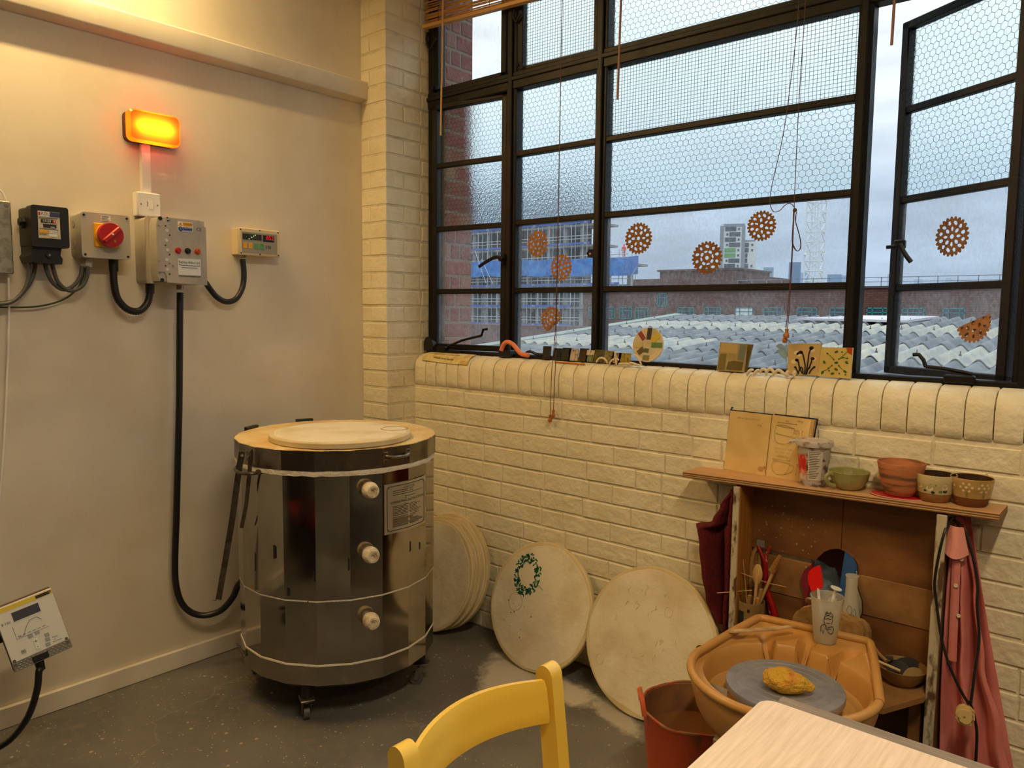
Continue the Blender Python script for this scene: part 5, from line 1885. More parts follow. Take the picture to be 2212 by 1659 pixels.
# bent orange tube and black strap buckle
SZ = 1.222
ot = MB()
P = smooth_path([(0.688,0.045,1.2489),(0.6985,0.045,1.2715),(0.7144,0.045,1.285),(0.7356,0.045,1.2847),(0.7595,0.045,1.2736),(0.7806,0.045,1.2546),(0.8016,0.045,1.2396),(0.8324,0.045,1.235),(0.8426,0.045,1.2355)], 6)
ot.tube(P, .0098, 12, radii=[.0098] * (len(P) - 2) + [.0085, .005])
ot.build('orange_tube', mat('orange_rubber', (236, 128, 82), .5), label='bent orange rubber tube resting on the window sill', cat='tube')
sb_ = MB()
a, b_ = (0.6641,0.06,1.221), (0.7341,0.06,1.2202)
sb_.box((a[0], .048, SZ - .003), (b_[0], .085, SZ + .030), .004)
sb_.tube(smooth_path([(a[0] + .018, .05, SZ + .028), (a[0] + .022, .05, SZ + .052), (a[0] + .040, .055, SZ + .058), (a[0] + .055, .06, SZ + .04), (a[0] + .058, .06, SZ + .01)], 5), .007, 8)
sb_.build('black_clamp', m_blackp, label='black plastic clamp block beside the orange tube', cat='clamp')
# yellow pencil-like stick along the sill edge
MB().tube([((0.9949,0.024,1.2258)[0], .030, 1.2145), ((1.145,0.024,1.2238)[0], .0262, 1.2135)], .0032, 8).build('wooden_stick', mat('orange_stick', (206, 130, 40), .5), label='thin orange stick lying in front of the test tiles', cat='stick')

# glaze test tiles
TT = [(1174, 1190, 745, 773, 'dark olive', (50, 46, 34)), (1197, 1213, 749, 774, 'blackish', (38, 38, 32)), (1214, 1233, 748, 775, 'dark green', (52, 54, 28)), (1230, 1249, 750, 776, 'white', (206, 192, 166)),
      (1252, 1270, 749, 777, 'brown and green mottled', (76, 62, 26)), (1267, 1283, 753, 778, 'half white half green', (132, 136, 96)), (1285, 1304, 752, 779, 'olive', (98, 88, 46)), (1306, 1326, 754, 780, 'khaki', (150, 134, 76)), (1322, 1341, 758, 781, 'tan', (168, 140, 84)), (1337, 1362, 759, 782, 'mustard', (172, 148, 60))]
m_dot = mat('tile_hole', (24, 20, 14), .6)
for i_, (xa, xb, yt, yb, nm, c) in enumerate(TT):
    yy = .058

    def U(px, py, Y=yy):
        u2 = (px - 1106) / 1655.758; v2 = (py - 829.5) / 1655.758
        d = Vector((-.65053464 + .75641087 * u2 + .06817096 * v2, .75381062 + .65401885 * u2 - .06347353 * v2, -.09259716 + .01009626 * u2 - .99565247 * v2))
        k = (Y + 2.45124) / d.y
        return Vector((2.90544 + d.x * k, Y, 1.41301 + d.z * k))
    bl2, br2 = U(xa - 2, yb), U(xb - 2, yb + 1)
    w2 = (br2.x - bl2.x)
    h2 = U(xa, yt).z - bl2.z
    zb2 = 1.2215
    lean_ = .006
    t = thing('test_tile', 'small standing glaze test tile, %s, %s in the row' % (nm, ('first', 'second', 'third', 'fourth', 'fifth', 'sixth', 'seventh', 'eighth', 'ninth', 'last')[i_]), 'tile', (bl2.x + w2 / 2, yy, zb2), group='glaze test tiles on the sill')
    sk2 = .006 + .002 * (i_ % 3)
    q = [(bl2.x, zb2), (bl2.x + w2, zb2), (bl2.x + w2 + sk2, zb2 + h2), (bl2.x + sk2, zb2 + h2)]
    MB().prism(q, yy - .003, yy + .003).build('tile_face', mat('glaze_%d' % i_, c, .22, c2=tuple(int(v * .78) for v in c), ns=70), t)
    MB().box((bl2.x, yy, zb2), (bl2.x + w2, yy + .022, zb2 + .006), .001).build('tile_foot', mat('glaze_%d' % i_, c), t)
    hd_ = MB()
    f = quadmap([(q[3]), (q[2]), (q[1]), (q[0])], yy - .003)
    blob(hd_, f, .52, .86, .07, .045, .0005)
    for k in range(3):
        blob(hd_, f, .82, .56 - .14 * k, .06, .035, .0005)
    hd_.build('hole_marks', m_dot, t, smooth=False, kind='stuff')
    if i_ == 5:
        pm = MB(); patch(pm, f, [(0, .55), (1, .62), (1, 1), (0, 1)], .0004)
        pm.build('white_half', mat('white_glaze', (206, 196, 172), .25), t, smooth=False)

# pale ceramic hooks and offcuts beside the tiles
m_bisque = mat('bisque_clay', (222, 206, 176), .6)


def hook(pts, r, label, flat=1.0):
    P = smooth_path(pts, 5)
    n_ = len(P)
    MB().tube(P, r, 8, radii=[r * (.45 + .55 * math.sin(PI * (i + .6) / (n_ + .2)) ** .6) for i in range(n_)], flat=flat).build('ceramic_hook', m_bisque, label=label, cat='ceramic piece', group='ceramic trimmings on the sill')


hook([(1.1984,0.03,1.2225),(1.2089,0.03,1.2375),(1.2261,0.03,1.2419),(1.2414,0.03,1.2355),(1.2503,0.03,1.2215)], .004, 'white ceramic ring hook in front of the olive tile')
hook([(1.2589,0.03,1.2202),(1.2712,0.03,1.2351),(1.29,0.03,1.2413),(1.3027,0.03,1.2366)], .004, 'white ceramic ring hook in front of the khaki tile')
hook([(1.2919,0.028,1.2184),(1.2892,0.028,1.2414),(1.2853,0.028,1.2696)], .0045, 'upright white ceramic spike between the test tiles')
hook([(1.3036,0.026,1.2226),(1.3326,0.026,1.2241),(1.3653,0.026,1.2241)], .0048, 'flat white ceramic offcut lying left of the painted disc', .5)
hook([(1.3562,0.024,1.2307),(1.3705,0.024,1.2279),(1.3868,0.024,1.2235),(1.4028,0.024,1.2226)], .005, 'white curled ceramic offcut under the painted disc')
hook([(1.3728,0.022,1.2612),(1.3871,0.022,1.2548),(1.3996,0.022,1.2381),(1.408,0.022,1.223)], .004, 'curved ceramic strip leaning on the painted disc')

# painted round test disc
pc = Vector((1.4096,0.062,1.2979))
PM = FR(pc, (1, 0, 0), (0, .17, 1))
pd_ = thing('painted_disc', 'round cream disc painted with swatches of coloured glaze', 'plate', (pc.x, .05, SZ))
pr_ = MB(PM @ Matrix.Rotation(R(90), 4, 'X'))
RD = .0655
pr_.lathe([(0, -.004), (RD - .004, -.004), (RD, -.001), (RD, .002), (RD - .003, .0035), (RD - .010, .002), (.020, .002), (.016, .0032), (.012, .002), (0, .002)], n=48)
pr_.build('disc_body', mat('cream_slip', (214, 200, 166), .25, c2=(190, 174, 136), ns=12), pd_)
for nm, ang, r0_, r1_, hw2, c in (('black_swatch', 88, .020, .064, .0095, (36, 32, 40)), ('red_swatch', 132, .026, .062, .009, (140, 46, 48)), ('yellow_swatch', 42, .022, .060, .011, (206, 178, 40)), ('green_swatch', 0, .016, .062, .0095, (86, 124, 72)),
                          ('brown_swatch', 222, .022, .050, .010, (96, 76, 40)), ('teal_swatch', 262, .014, .030, .010, (70, 96, 66)), ('olive_swatch', 268, .040, .060, .014, (128, 122, 76)), ('cream_swatch', 182, .022, .058, .010, (186, 176, 116))):
    sw = MB(PM)
    ca, sa = math.cos(R(ang)), math.sin(R(ang))
    pts = []
    for (rr2, ww2) in ((r0_, -hw2), (r1_, -hw2), (r1_, hw2), (r0_, hw2)):
        pts.append((rr2 * ca - ww2 * sa, -.0035, rr2 * sa + ww2 * ca))
    sw.add(pts, [(0, 1, 2, 3)])
    sw.build(nm, mat('glaze_' + nm, c, .3), pd_, smooth=False)
rgs = MB(PM)
for rr2 in (.030, .042, .052):
    rgs.tube([(rr2 * math.cos(a / 24 * 2 * PI), -.0022, rr2 * math.sin(a / 24 * 2 * PI)) for a in range(25)], .0006, 4)
rgs.build('turning_rings', mat('cream_slip', (0, 0, 0)), pd_, kind='stuff')

# stacked square tiles
TQ = [(1.7093,1.3185),(1.8055,1.3153),(1.7978,1.2186),(1.6992,1.2193)]
tA = thing('square_tile', 'front grey-beige tile with olive and blue patches leaning on another', 'tile', (TQ[3][0] + .05, .045, SZ))
MB().prism(TQ[::-1], .041, .050).build('tile_body', mat('beige_tile', (176, 156, 104), .3, c2=(160, 140, 92), ns=20), tA)
f = quadmap(TQ, .041)
for nm, pts, c in (('olive_patch', [(.02, .02), (.30, .02), (.31, .60), (.06, .60)], (122, 108, 58)), ('blue_patch', [(.72, .42), (.97, .40), (.99, .95), (.77, .97)], (118, 122, 104)), ('brown_patch', [(.35, .05), (.93, .05), (.97, .36), (.60, .38), (.40, .34)], (106, 92, 54)), ('pale_patch', [(.05, .66), (.68, .62), (.70, .97), (.06, .97)], (186, 164, 106))):
    sw = MB(); patch(sw, f, pts, .0006); sw.build(nm, mat('tile_' + nm, c, .3), tA, smooth=False)
TQ2 = [(1.7081,1.3131),(1.8178,1.3136),(1.7984,1.2207),(1.6943,1.218)]
MB().prism(TQ2[::-1], .062, .071).build('square_tile', mat('umber_tile', (120, 98, 48), .35), label='darker square tile standing behind the grey-beige one', cat='tile')
TQ3 = [(1.9482,1.3217),(2.0537,1.3253),(2.0498,1.2214),(1.9495,1.2213)]
tB = thing('flower_tile', 'beige tile painted with black stems and white flowers', 'tile', (TQ3[3][0] + .05, .045, SZ))
MB().prism(TQ3[::-1], .041, .050).build('tile_body', mat('beige_flower_tile', (198, 168, 110), .4), tB)
f = quadmap(TQ3, .041)
fl_ = MB()
for s_, t_ in ((.22, .42), (.38, .66), (.78, .80), (.84, .52), (.30, .70)):
    blob(fl_, f, s_ - .03, t_, .085, .075, .0006, 12)
fl_.build('white_flowers', mat('white_slip', (222, 204, 158), .4), tB, smooth=False, kind='stuff')
stx = MB()
for pts in ([(.56, .02), (.56, .3), (.50, .55), (.46, .68), (.40, .73)], [(.60, .02), (.64, .4), (.66, .7), (.72, .85)], [(.48, .05), (.38, .25), (.34, .42), (.27, .47)], [(.68, .2), (.74, .4), (.76, .5)], [(.36, .05), (.30, .16), (.25, .24)], [(.52, .03), (.48, .2), (.42, .24), (.34, .02)], [(.70, .05), (.76, .18), (.84, .26)], [(.62, .03), (.66, .2), (.72, .26)]):
    ribbon(stx, f, pts, .022, .0012)
for s_, t_, a in ((.40, .72, .09), (.72, .86, .09), (.29, .47, .08), (.78, .53, .08), (.25, .24, .05), (.85, .27, .05)):
    blob(stx, f, s_, t_, a * .8, a * .62, .0012, 10)
stx.build('black_stems', mat('black_slip', (40, 36, 24), .4), tB, smooth=False, kind='stuff')
TQ4 = [(2.056,1.3137),(2.1517,1.3151),(2.1495,1.2191),(2.0502,1.2202)]
tC = thing('leaf_tile', 'glossy cream tile painted with green leaves and an orange corner', 'tile', (TQ4[3][0] + .05, .04, SZ))
MB().prism(TQ4[::-1], .036, .045).build('tile_body', mat('glossy_cream_tile', (214, 192, 122), .08, c2=(206, 178, 92), ns=16, coat=.6), tC)
f = quadmap(TQ4, .036)
oc = MB(); patch(oc, f, [(.80, .995), (.995, .995), (.985, .76), (.93, .80), (.86, .84)], .0006); oc.build('orange_corner', mat('orange_glaze', (186, 78, 18), .2), tC, smooth=False)
lv_ = MB()
for s_, t_, ro in ((.53, .50, .1), (.15, .50, 2.2), (.85, .52, -.7), (.50, .86, .5), (.44, .13, .4), (.82, .22, -.5), (.54, .28, -.4), (.13, .14, 1.0)):
    blob(lv_, f, s_, t_, .062, .036, .0012, 10, ro)
for pts in ([(.60, .42), (.72, .30), (.84, .22)], [(.40, .40), (.25, .25), (.08, .17)], [(.60, .62), (.76, .78), (.84, .88)], [(.45, .60), (.32, .72), (.22, .80)], [(.64, .64), (.76, .68), (.86, .64)]):
    ribbon(lv_, f, pts, .008, .0011)
for s_, t_ in ((.44, .60), (.60, .62), (.40, .40), (.62, .40), (.30, .30), (.72, .68), (.86, .66), (.68, .86), (.33, .22), (.65, .15), (.84, .12), (.22, .8)):
    blob(lv_, f, s_, t_, .028, .026, .0012, 8)
lv_.build('green_leaves', mat('green_leaf_glaze', (70, 100, 34), .2), tC, smooth=False, kind='stuff')
# curled shells in a row
for i_, (px, lb) in enumerate(((1620, 'first'), (1637, 'second'), (1650, 'third'), (1667, 'fourth'), (1686, 'fifth'), (1708, 'sixth'), (1719, 'seventh'))):
    pass
SHL = [[(1.8174,0.024,1.2114),(1.8266,0.024,1.226),(1.8394,0.024,1.2314)], [(1.8402,0.024,1.2112),(1.8493,0.024,1.2242),(1.8603,0.024,1.2311)], [(1.8624,0.024,1.2203),(1.8698,0.024,1.2331),(1.881,0.024,1.2322),(1.8862,0.024,1.2217)], [(1.8857,0.022,1.2141),(1.8883,0.022,1.2281),(1.899,0.022,1.2364),(1.9087,0.022,1.2293),(1.9106,0.022,1.2202)], [(1.9062,0.022,1.2138),(1.9166,0.022,1.2267),(1.9272,0.022,1.2334),(1.9429,0.022,1.2252),(1.9555,0.022,1.2168)], [(1.9595,0.02,1.2142),(1.9559,0.02,1.2261),(1.9601,0.02,1.2339)], [(1.9828,0.018,1.2157),(1.9793,0.018,1.2275),(1.9835,0.018,1.2353)]]
for i_, P in enumerate(SHL):
    hook(P, .0058, 'white curled ceramic shell, %s from the left below the flower tile' % ('first', 'second', 'third', 'fourth', 'fifth', 'sixth', 'seventh')[i_])


# ---- gear shaped stickers on the panes
m_stk = mat('brown_paper', (138, 92, 40), .7, c2=(122, 78, 30), ns=30)
m_stk2 = mat('tan_paper', (168, 114, 60), .7, c2=(152, 100, 48), ns=30)


def rosette(M, R0, seed, m, label, fold=None, parent=None):
    rg = random.Random(seed)
    nt2 = 24
    nth, nr = nt2 * 6, 22
    holes = []
    holes.append((0, 0, .13 * R0, .13 * R0, 0))
    n1 = rg.choice((6, 8))
    for k in range(n1):
        a = 2 * PI * (k + .3 * (seed % 3)) / n1
        holes.append((.38 * R0 * math.cos(a), .38 * R0 * math.sin(a), .12 * R0, .065 * R0 + .02 * R0 * (k % 2), a + (PI / 2 if seed % 2 else 0)))
    n2 = rg.choice((10, 12))
    for k in range(n2):
        a = 2 * PI * (k + .5) / n2
        holes.append((.68 * R0 * math.cos(a), .68 * R0 * math.sin(a), (.10 if k % 2 else .13) * R0, .085 * R0, a + (k % 3) * .5))
    mb_ = MB(M)
    idx = {}
    vs = []; fs = []

    def rad(i):
        ph = (i % 6)
        return R0 * (1.0 if ph in (1, 2, 3) else (.93 if ph in (0, 4) else .87))

    for j in range(nr + 1):
        for i in range(nth):
            a = 2 * PI * i / nth
            rr2 = (j / nr) * (R0 * .86) if j < nr - 1 else (R0 * .86 if j == nr - 1 else rad(i))
            vs.append((rr2 * math.cos(a), 0, rr2 * math.sin(a)))
    for j in range(nr):
        for i in range(nth):
            q = (j * nth + i, j * nth + (i + 1) % nth, (j + 1) * nth + (i + 1) % nth, (j + 1) * nth + i)
            cx_ = sum(vs[k][0] for k in q) / 4; cz_ = sum(vs[k][2] for k in q) / 4
            inside = False
            for hx, hz, ha, hb, ho in holes:
                dx, dz = cx_ - hx, cz_ - hz
                x_ = dx * math.cos(ho) + dz * math.sin(ho); z_ = -dx * math.sin(ho) + dz * math.cos(ho)
                if (x_ / ha) ** 2 + (z_ / hb) ** 2 < 1:
                    inside = True; break
            if not inside:
                fs.append(q if j else (q[0], q[2], q[3]))
    if fold is not None:
        # fold the part beyond the line  x*c+z*s > d back over itself
        c_, s_, d_ = math.cos(fold[0]), math.sin(fold[0]), fold[1] * R0
        vs2 = []
        for (x_, y_, z_) in vs:
            e_ = x_ * c_ + z_ * s_ - d_
            vs2.append((x_ - 2 * e_ * c_, -.004 - .05 * e_, z_ - 2 * e_ * s_) if e_ > 0 else (x_, y_, z_))
        vs = vs2
    # two skins half a millimetre apart give the paper its thickness
    used = sorted({k for q in fs for k in q})
    mp_ = {k: i for i, k in enumerate(used)}
    fs = [tuple(mp_[k] for k in q) for q in fs]
    top = [vs[k] for k in used]
    n_ = len(top)
    mb_.add(top + [(p[0], p[1] + .0006, p[2]) for p in top], fs + [tuple(k + n_ for k in q)[::-1] for q in fs])
    return mb_.build('gear_sticker', m, label=label, cat='sticker', group='cut paper rosettes on the window', smooth=False)


for i_, (p, R0, lb, m, fold) in enumerate((
        ((0.8311,0.1085,1.7045), .0565, 'tan gear sticker at upper left of the narrow middle panes', m_stk2, None),
        ((0.9587,0.1085,1.6014), .0555, 'tan gear sticker behind the pull cords', m_stk2, None),
        ((0.9092,0.1085,1.3865), .0545, 'tan gear sticker with a folded edge in the lowest middle pane', m_stk2, (R(-52), .62)),
        ((1.327,0.1085,1.7007), .0600, 'brown gear sticker at the left of the wide clear pane', m_stk, None),
        ((1.6142,0.1085,1.6161), .0595, 'brown gear sticker beside the white tower block', m_stk, None),
        ((1.8125,0.1085,1.7162), .0515, 'brown gear sticker high in the wide pane left of the cord', m_stk, None))):
    rosette(FR((p[0], .1085, p[2]), (1, 0, 0)), R0, 3 + i_, m, lb, fold)


def on_casement(px, py):
    """point where the sight line meets the open casement's pane"""
    u2 = (px - 1106) / 1655.758; v2 = (py - 829.5) / 1655.758
    d = Vector((-.65053464 + .75641087 * u2 + .06817096 * v2, .75381062 + .65401885 * u2 - .06347353 * v2, -.09259716 + .01009626 * u2 - .99565247 * v2))
    n_ = Vector((math.sin(R(31.4)), math.cos(R(31.4)), 0))
    o = Vector((2.90544, -2.45124, 1.41301)); q = Vector((2.191, .3575, 0)) - n_ * .0012
    k = (q - o).dot(n_) / d.dot(n_)
    return o + d * k


cx3 = (math.cos(R(-31.4)), math.sin(R(-31.4)), 0)
rosette(FR(on_casement(2056, 511), cx3), .0615, 12, m_stk, 'brown gear sticker on the open casement above its stay')
rosette(FR(on_casement(2102, 688), cx3), .060, 15, m_stk2, 'tan gear sticker folded in half on the open casement', (R(112), -.12))

# ================================================================== bamboo blind, wands and cords
m_bam = mat('bamboo', (186, 140, 72), .55, c2=(152, 108, 50), ns=40, st=(.2, 1, 1))
bd_ = thing('bamboo_blind', 'rolled up amber bamboo blind at the top left of the window', 'blind', (.73, .04, 2.66))
rbm = random.Random(6)
BZ = lambda x_: 2.702 - .0537 * (x_ - .208)
for k in range(34):
    z_ = .022 + k * .0075 + rbm.uniform(-.001, .001)
    y_ = .045 + rbm.uniform(-.012, .010)
    MB().tube([(.206, y_, BZ(.206) + z_), (1.26, y_ + rbm.uniform(-.003, .003), BZ(1.26) + z_ + rbm.uniform(-.003, .003))], .0033, 6, flat=.8).build('slat', m_bam, bd_)
MB().add([(x_, y_, BZ(x_) + z_) for x_ in (.203, 1.263) for y_, z_ in ((.026, .002), (.052, .002), (.052, .016), (.026, .016))], [(0, 1, 2, 3), (4, 7, 6, 5), (0, 4, 5, 1), (1, 5, 6, 2), (2, 6, 7, 3), (3, 7, 4, 0)]).build('bottom_rail', mat('bamboo_rail', (196, 152, 88), .5), bd_, smooth=False)
MB().box((.203, .02, 2.95), (1.263, .075, 2.98), .003).build('head_rail', m_bam, bd_)
m_string = mat('brown_string', (92, 60, 44), .8)
for x_ in (.31, .62, .95):
    P = [(x_ + .004 * math.sin(i * 2.1), .028 - .004 * (i % 2), BZ(x_) + .012 + i * .018) for i in range(15)]
    MB().tube(P, .0012, 5).build('lacing', m_string, bd_)
for (px, top), lb, c in ((((952, 293), .0), 'amber wooden wand hanging in front of the bamboo blind', (200, 152, 84)), (((1335, 215), .0), 'brown wooden wand hanging before the square wired pane', (140, 96, 66)), (((1926, 97), 0.0), 'brown wooden wand hanging in the open gap', (128, 84, 64))):
    b_ = {952: (0.3531,0,2.2), 1335: (1.29,0,2.1995), 1926: (2.2269,0,2.1952)}[px[0]]
    w_ = MB().cyl((b_[0], 0.0, b_[2]), (b_[0] + .004, .012, 2.97), .0042, n=10)
    w_.cyl((b_[0] + .004, .012, 2.97), (b_[0] + .004, .030, 2.985), .002, n=6)
    w_.build('blind_wand', mat('wand_%d' % px[0], c, .45), label=lb, cat='wand', group='blind wands')
m_acorn = mat('turned_wood', (178, 110, 44), .45)


def acorn(parent, p, h=.030, r=.0085):
    MB().lathe([(0, 0), (r * .7, .001), (r, .007), (r * .95, .012), (r * .62, .018), (r * .62, .022), (r * .75, h), (0, h)], (p[0], p[1], p[2]), 14).build('wooden_toggle', m_acorn, parent)


cd_ = thing('pull_cord', 'pair of brown blind cords with wooden toggles hanging over the sill', 'cord', (1.0247,-0.03,0.9885))
T1, T2 = Vector((1.0156,-0.024,0.9738)), Vector((1.0302,-0.022,0.9939))
for tg, off in ((T1, 0.0), (T2, .004)):
    a = Vector((1.0152,0.01,2.6226)); b_ = Vector((1.0208,0,1.8084))
    P = [(a.x + .003, .03, 2.96), (a.x + off * .2, .014, a.z), (b_.x + off * .4, .002, b_.z), ((1.027,-0.012,1.3696)[0] + off, -.012, 1.36), (tg.x + off * .6, -.016, 1.20), (tg.x, tg.y, tg.z + .026)]
    MB().tube(smooth_path(P, 8), .0014, 6).build('cord', m_string, cd_)
    acorn(cd_, tg)
cd2 = thing('pull_cord', 'knotted brown blind cord with toggles hanging in the wide pane', 'cord', (1.947,0.02,1.3253))
y_ = .02
MB().tube(smooth_path([((1.9631,0.02,2.3911)[0], .03, 2.96)] + [(1.9631,0.02,2.3911),(1.9569,0.02,2.1127),(1.9555,0.02,1.7978),(1.9583,0.02,1.7511)], 8), .0013, 6).build('cord', m_string, cd2)
MB().tube(smooth_path([((1.9412,0.024,2.3978)[0], .03, 2.96)] + [(1.9412,0.024,2.3978),(1.9227,0.024,2.1195),(1.9064,0.024,1.978),(1.8839,0.024,1.8638),(1.8741,0.024,1.8057),(1.8754,0.024,1.7729),(1.8872,0.024,1.7497),(1.9071,0.024,1.7511),(1.9232,0.024,1.7661),(1.938,0.024,1.7721),(1.9503,0.024,1.7638),(1.9568,0.024,1.7517)], 8), .0013, 6).build('cord', m_string, cd2)
MB().tube(smooth_path([(1.9571,0.02,1.7454),(1.9542,0.02,1.7106),(1.9538,0.02,1.6521),(1.9607,0.02,1.6298),(1.9716,0.02,1.619),(1.9816,0.02,1.6259),(1.9823,0.02,1.6448),(1.9733,0.02,1.6802),(1.9631,0.02,1.71),(1.961,0.02,1.7247),(1.9646,0.02,1.7419)], 8), .0013, 6).build('cord_loop', m_string, cd2)
MB().tube(smooth_path([(1.9582,0.017,1.745),(1.9575,0.017,1.6955),(1.9564,0.017,1.6517),(1.9665,0.017,1.6249),(1.9757,0.017,1.6186),(1.9826,0.017,1.63),(1.9799,0.017,1.6578),(1.9695,0.017,1.6918),(1.9642,0.017,1.7096),(1.9643,0.017,1.7416)], 8), .0013, 6).build('cord_loop', m_string, cd2)
MB().lathe([(0, -.007), (.006, -.004), (.007, 0), (.005, .005), (0, .007)], (1.9584,0.02,1.7482), 10).build('knot', m_string, cd2)
for tg, st_ in ((Vector((1.9448,0.018,1.3237)), [(1.9541,0.02,1.7456),(1.9553,0.02,1.652),(1.953,0.02,1.5343),(1.9483,0.02,1.4004)]), (Vector((1.9525,0.012,1.3391)), [(1.9571,0.016,1.745),(1.9583,0.016,1.6516),(1.9575,0.016,1.534),(1.9544,0.016,1.4004)])):
    MB().tube(smooth_path(st_ + [(tg.x, tg.y, tg.z + .026)], 8), .0013, 6).build('cord', m_string, cd2)
    acorn(cd2, tg)


# ================================================================== plank shelf and wooden carcass
m_ply = mat('plywood_face', (204, 160, 114), .55, c2=(190, 144, 98), ns=3, st=(1, 9, 1))
m_plye = mat('plywood_edge_pale', (200, 166, 116), .7)
m_plyd = mat('plywood_edge_dark', (120, 78, 42), .7)
PLK = Matrix.Translation((1.672, -.131, .8815)) @ Matrix.Rotation(R(-1.32), 4, 'Y')
pk = thing('plank_shelf', 'plywood plank shelf on top of the wooden carcass', 'shelf', (2.13, -.065, .865))
MB(PLK).box((0, .0, -.0025), (.918, .128, 0), .0006).build('top_veneer', m_ply, pk)
for i_ in range(5):
    MB(PLK).box((.0006 * (i_ % 2), .0006 * (i_ % 2), -.0025 - .0031 * (i_ + 1)), (.918 - .0006 * (i_ % 2), .128, -.0025 - .0031 * i_)).build('ply_layer', m_plyd if i_ % 2 == 0 else m_plye, pk, smooth=False)
m_pine = mat('varnished_pine', (168, 112, 48), .45, c2=(140, 86, 32), ns=6, st=(14, 14, .6))
m_oldw = mat('clay_splashed_board', (104, 64, 30), .5, c2=(132, 88, 44), ns=5, lo=.4, hi=.65, st=(1, 1, 2), bump=.08, bs=60)
m_oldw2 = mat('pale_splashed_board', (150, 110, 64), .6, c2=(120, 82, 42), ns=9, lo=.38, hi=.66, bump=.1, bs=60)
m_chip = mat('chipped_white_paint', (190, 178, 150), .8, c2=(92, 66, 44), ns=34, nd=8, lo=.52, hi=.60, st=(1, 1, .35), bump=.4, bs=70)
ca = thing('wooden_carcass', 'old wooden cabinet carcass standing against the brick wall', 'cabinet', (2.16, -.07, 0))
MB().box((1.8575, -.128, 0), (1.8785, -.012, .862), .002).build('side_panel', m_pine, ca)
MB().box((1.8555, -.1335, 0), (1.8770, -.128, .861), .0015).build('painted_edge', m_chip, ca)
MB().box((2.4450, -.128, 0), (2.4690, -.012, .876), .002).build('side_panel', m_oldw2, ca)
MB().box((2.4440, -.1345, 0), (2.4700, -.128, .876), .0015).build('painted_edge', m_chip, ca)
z1_, z2_ = .626, .501
MB().box((1.8785, -.024, .640), (2.165, -.012, .862), .0012).build('back_board', m_oldw, ca)
MB().box((2.1665, -.0245, .626), (2.4445, -.012, .872), .0012).build('back_board', m_oldw, ca)
MB().box((1.8785, -.0275, .505), (2.4445, -.012, .626), .0015).build('back_board', m_oldw2, ca)
MB().box((1.8785, -.0245, .0), (2.4445, -.012, .503), .0012).build('back_board', m_oldw, ca)
MB().slab([(1.8790, -.026), (2.4445, -.026), (2.4445, -.150), (2.378, -.294), (2.20, -.325), (2.00, -.325), (1.8790, -.150)], .344, .360).build('inner_shelf', m_oldw2, ca)
MB().box((1.90, -.11, .02), (1.93, -.03, .344)).build('shelf_support', m_oldw, ca)
MB().box((2.40, -.11, .02), (2.43, -.03, .344)).build('shelf_support', m_oldw, ca)
spk = random.Random(21)
spl = MB()
for i in range(70):
    x_, z_ = spk.uniform(1.89, 2.12), spk.uniform(.56, .80)
    r_ = spk.choice((.0012, .0018, .003))
    if abs(z_ - .633) < .012: continue
    yq = -.0277 if z_ < .626 else -.0247
    spl.cyl((x_, yq, z_), (x_, yq - .0006, z_), r_, n=6)
spl.build('clay_splashes', mat('dry_clay', (176, 140, 92), .9), ca, kind='stuff')
tapew = MB(); tapew.box(((1.8968,-0.026,0.6697)[0], -.0262, (1.8978,-0.026,0.6463)[2]), ((1.9236,-0.026,0.6752)[0], -.0246, (1.8968,-0.026,0.6697)[2])); tapew.build('tape_patch', mat('grey_tape', (120, 116, 104), .6), ca, smooth=False)


def plank_z(x_):
    return .8815 + (x_ - 1.672) * math.tan(R(1.32))


# ---- open notebook
nb = thing('open_notebook', 'open sketchbook with pencil drawings of cups leaning on the wall', 'notebook', (1.84, -.06, .886))
def V3(p): return Vector(p)
Lb, Sb, Rb = V3((1.7589,-0.0027,0.8845)), V3((1.915,-0.0228,0.8865)), V3((2.0379,-0.0427,0.8885))
Lt, St, Rt = V3((1.7798,-0.01,1.0895)), V3((1.9294,-0.022,1.0891)), V3((2.0556,-0.024,1.0867))
m_page = mat('cream_page', (226, 196, 132), .8, c2=(214, 182, 116), ns=10)
m_pedge = mat('page_edges', (206, 172, 110), .8, c2=(170, 132, 76), ns=8, st=(160, 20, 1))
m_navy = mat('navy_cover', (20, 22, 48), .5)
m_pencil = mat('pencil_line', (164, 134, 84), .8)


def leaf(nm, a, b_, c_, d_, n_, t0, t1, m, par):
    """hexahedron from the quad a,b,c,d (BL BR TR TL) between offsets along n"""
    q = [p + n_ * t0 for p in (a, b_, c_, d_)] + [p + n_ * t1 for p in (a, b_, c_, d_)]
    return MB().add(q, [(0, 1, 2, 3), (4, 7, 6, 5), (0, 4, 5, 1), (1, 5, 6, 2), (2, 6, 7, 3), (3, 7, 4, 0)]).build(nm, m, par, smooth=False)


nL = (Sb - Lb).cross(Lt - Lb).normalized(); nR = (Rb - Sb).cross(St - Sb).normalized()
upL = (Lt - Lb).normalized(); rtL = (Sb - Lb).normalized()
rtR = (Rb - Sb).normalized(); upR = (St - Sb).normalized()
leaf('cover', Lb - rtL * .003 - upL * .002, Sb, St + upL * .003, Lt - rtL * .003 + upL * .003, nL, -.006, -.0035, m_navy, nb)
lp = leaf('left_page', Lb, Sb, St, Lt, nL, -.0035, 0, m_page, nb)
leaf('cover', Sb - upR * .002, Rb + rtR * .012 - upR * .002, Rt + rtR * .014 + upR * .004, St + upR * .004, nR, -.0185, -.016, m_navy, nb)
leaf('page_block', Sb + rtR * .001, Rb + rtR * .009, Rt + rtR * .010, St + rtR * .001, nR, -.016, -.002, m_pedge, nb)
rp = leaf('right_page', Sb, Rb, Rt, St, nR, -.002, 0, m_page, nb)
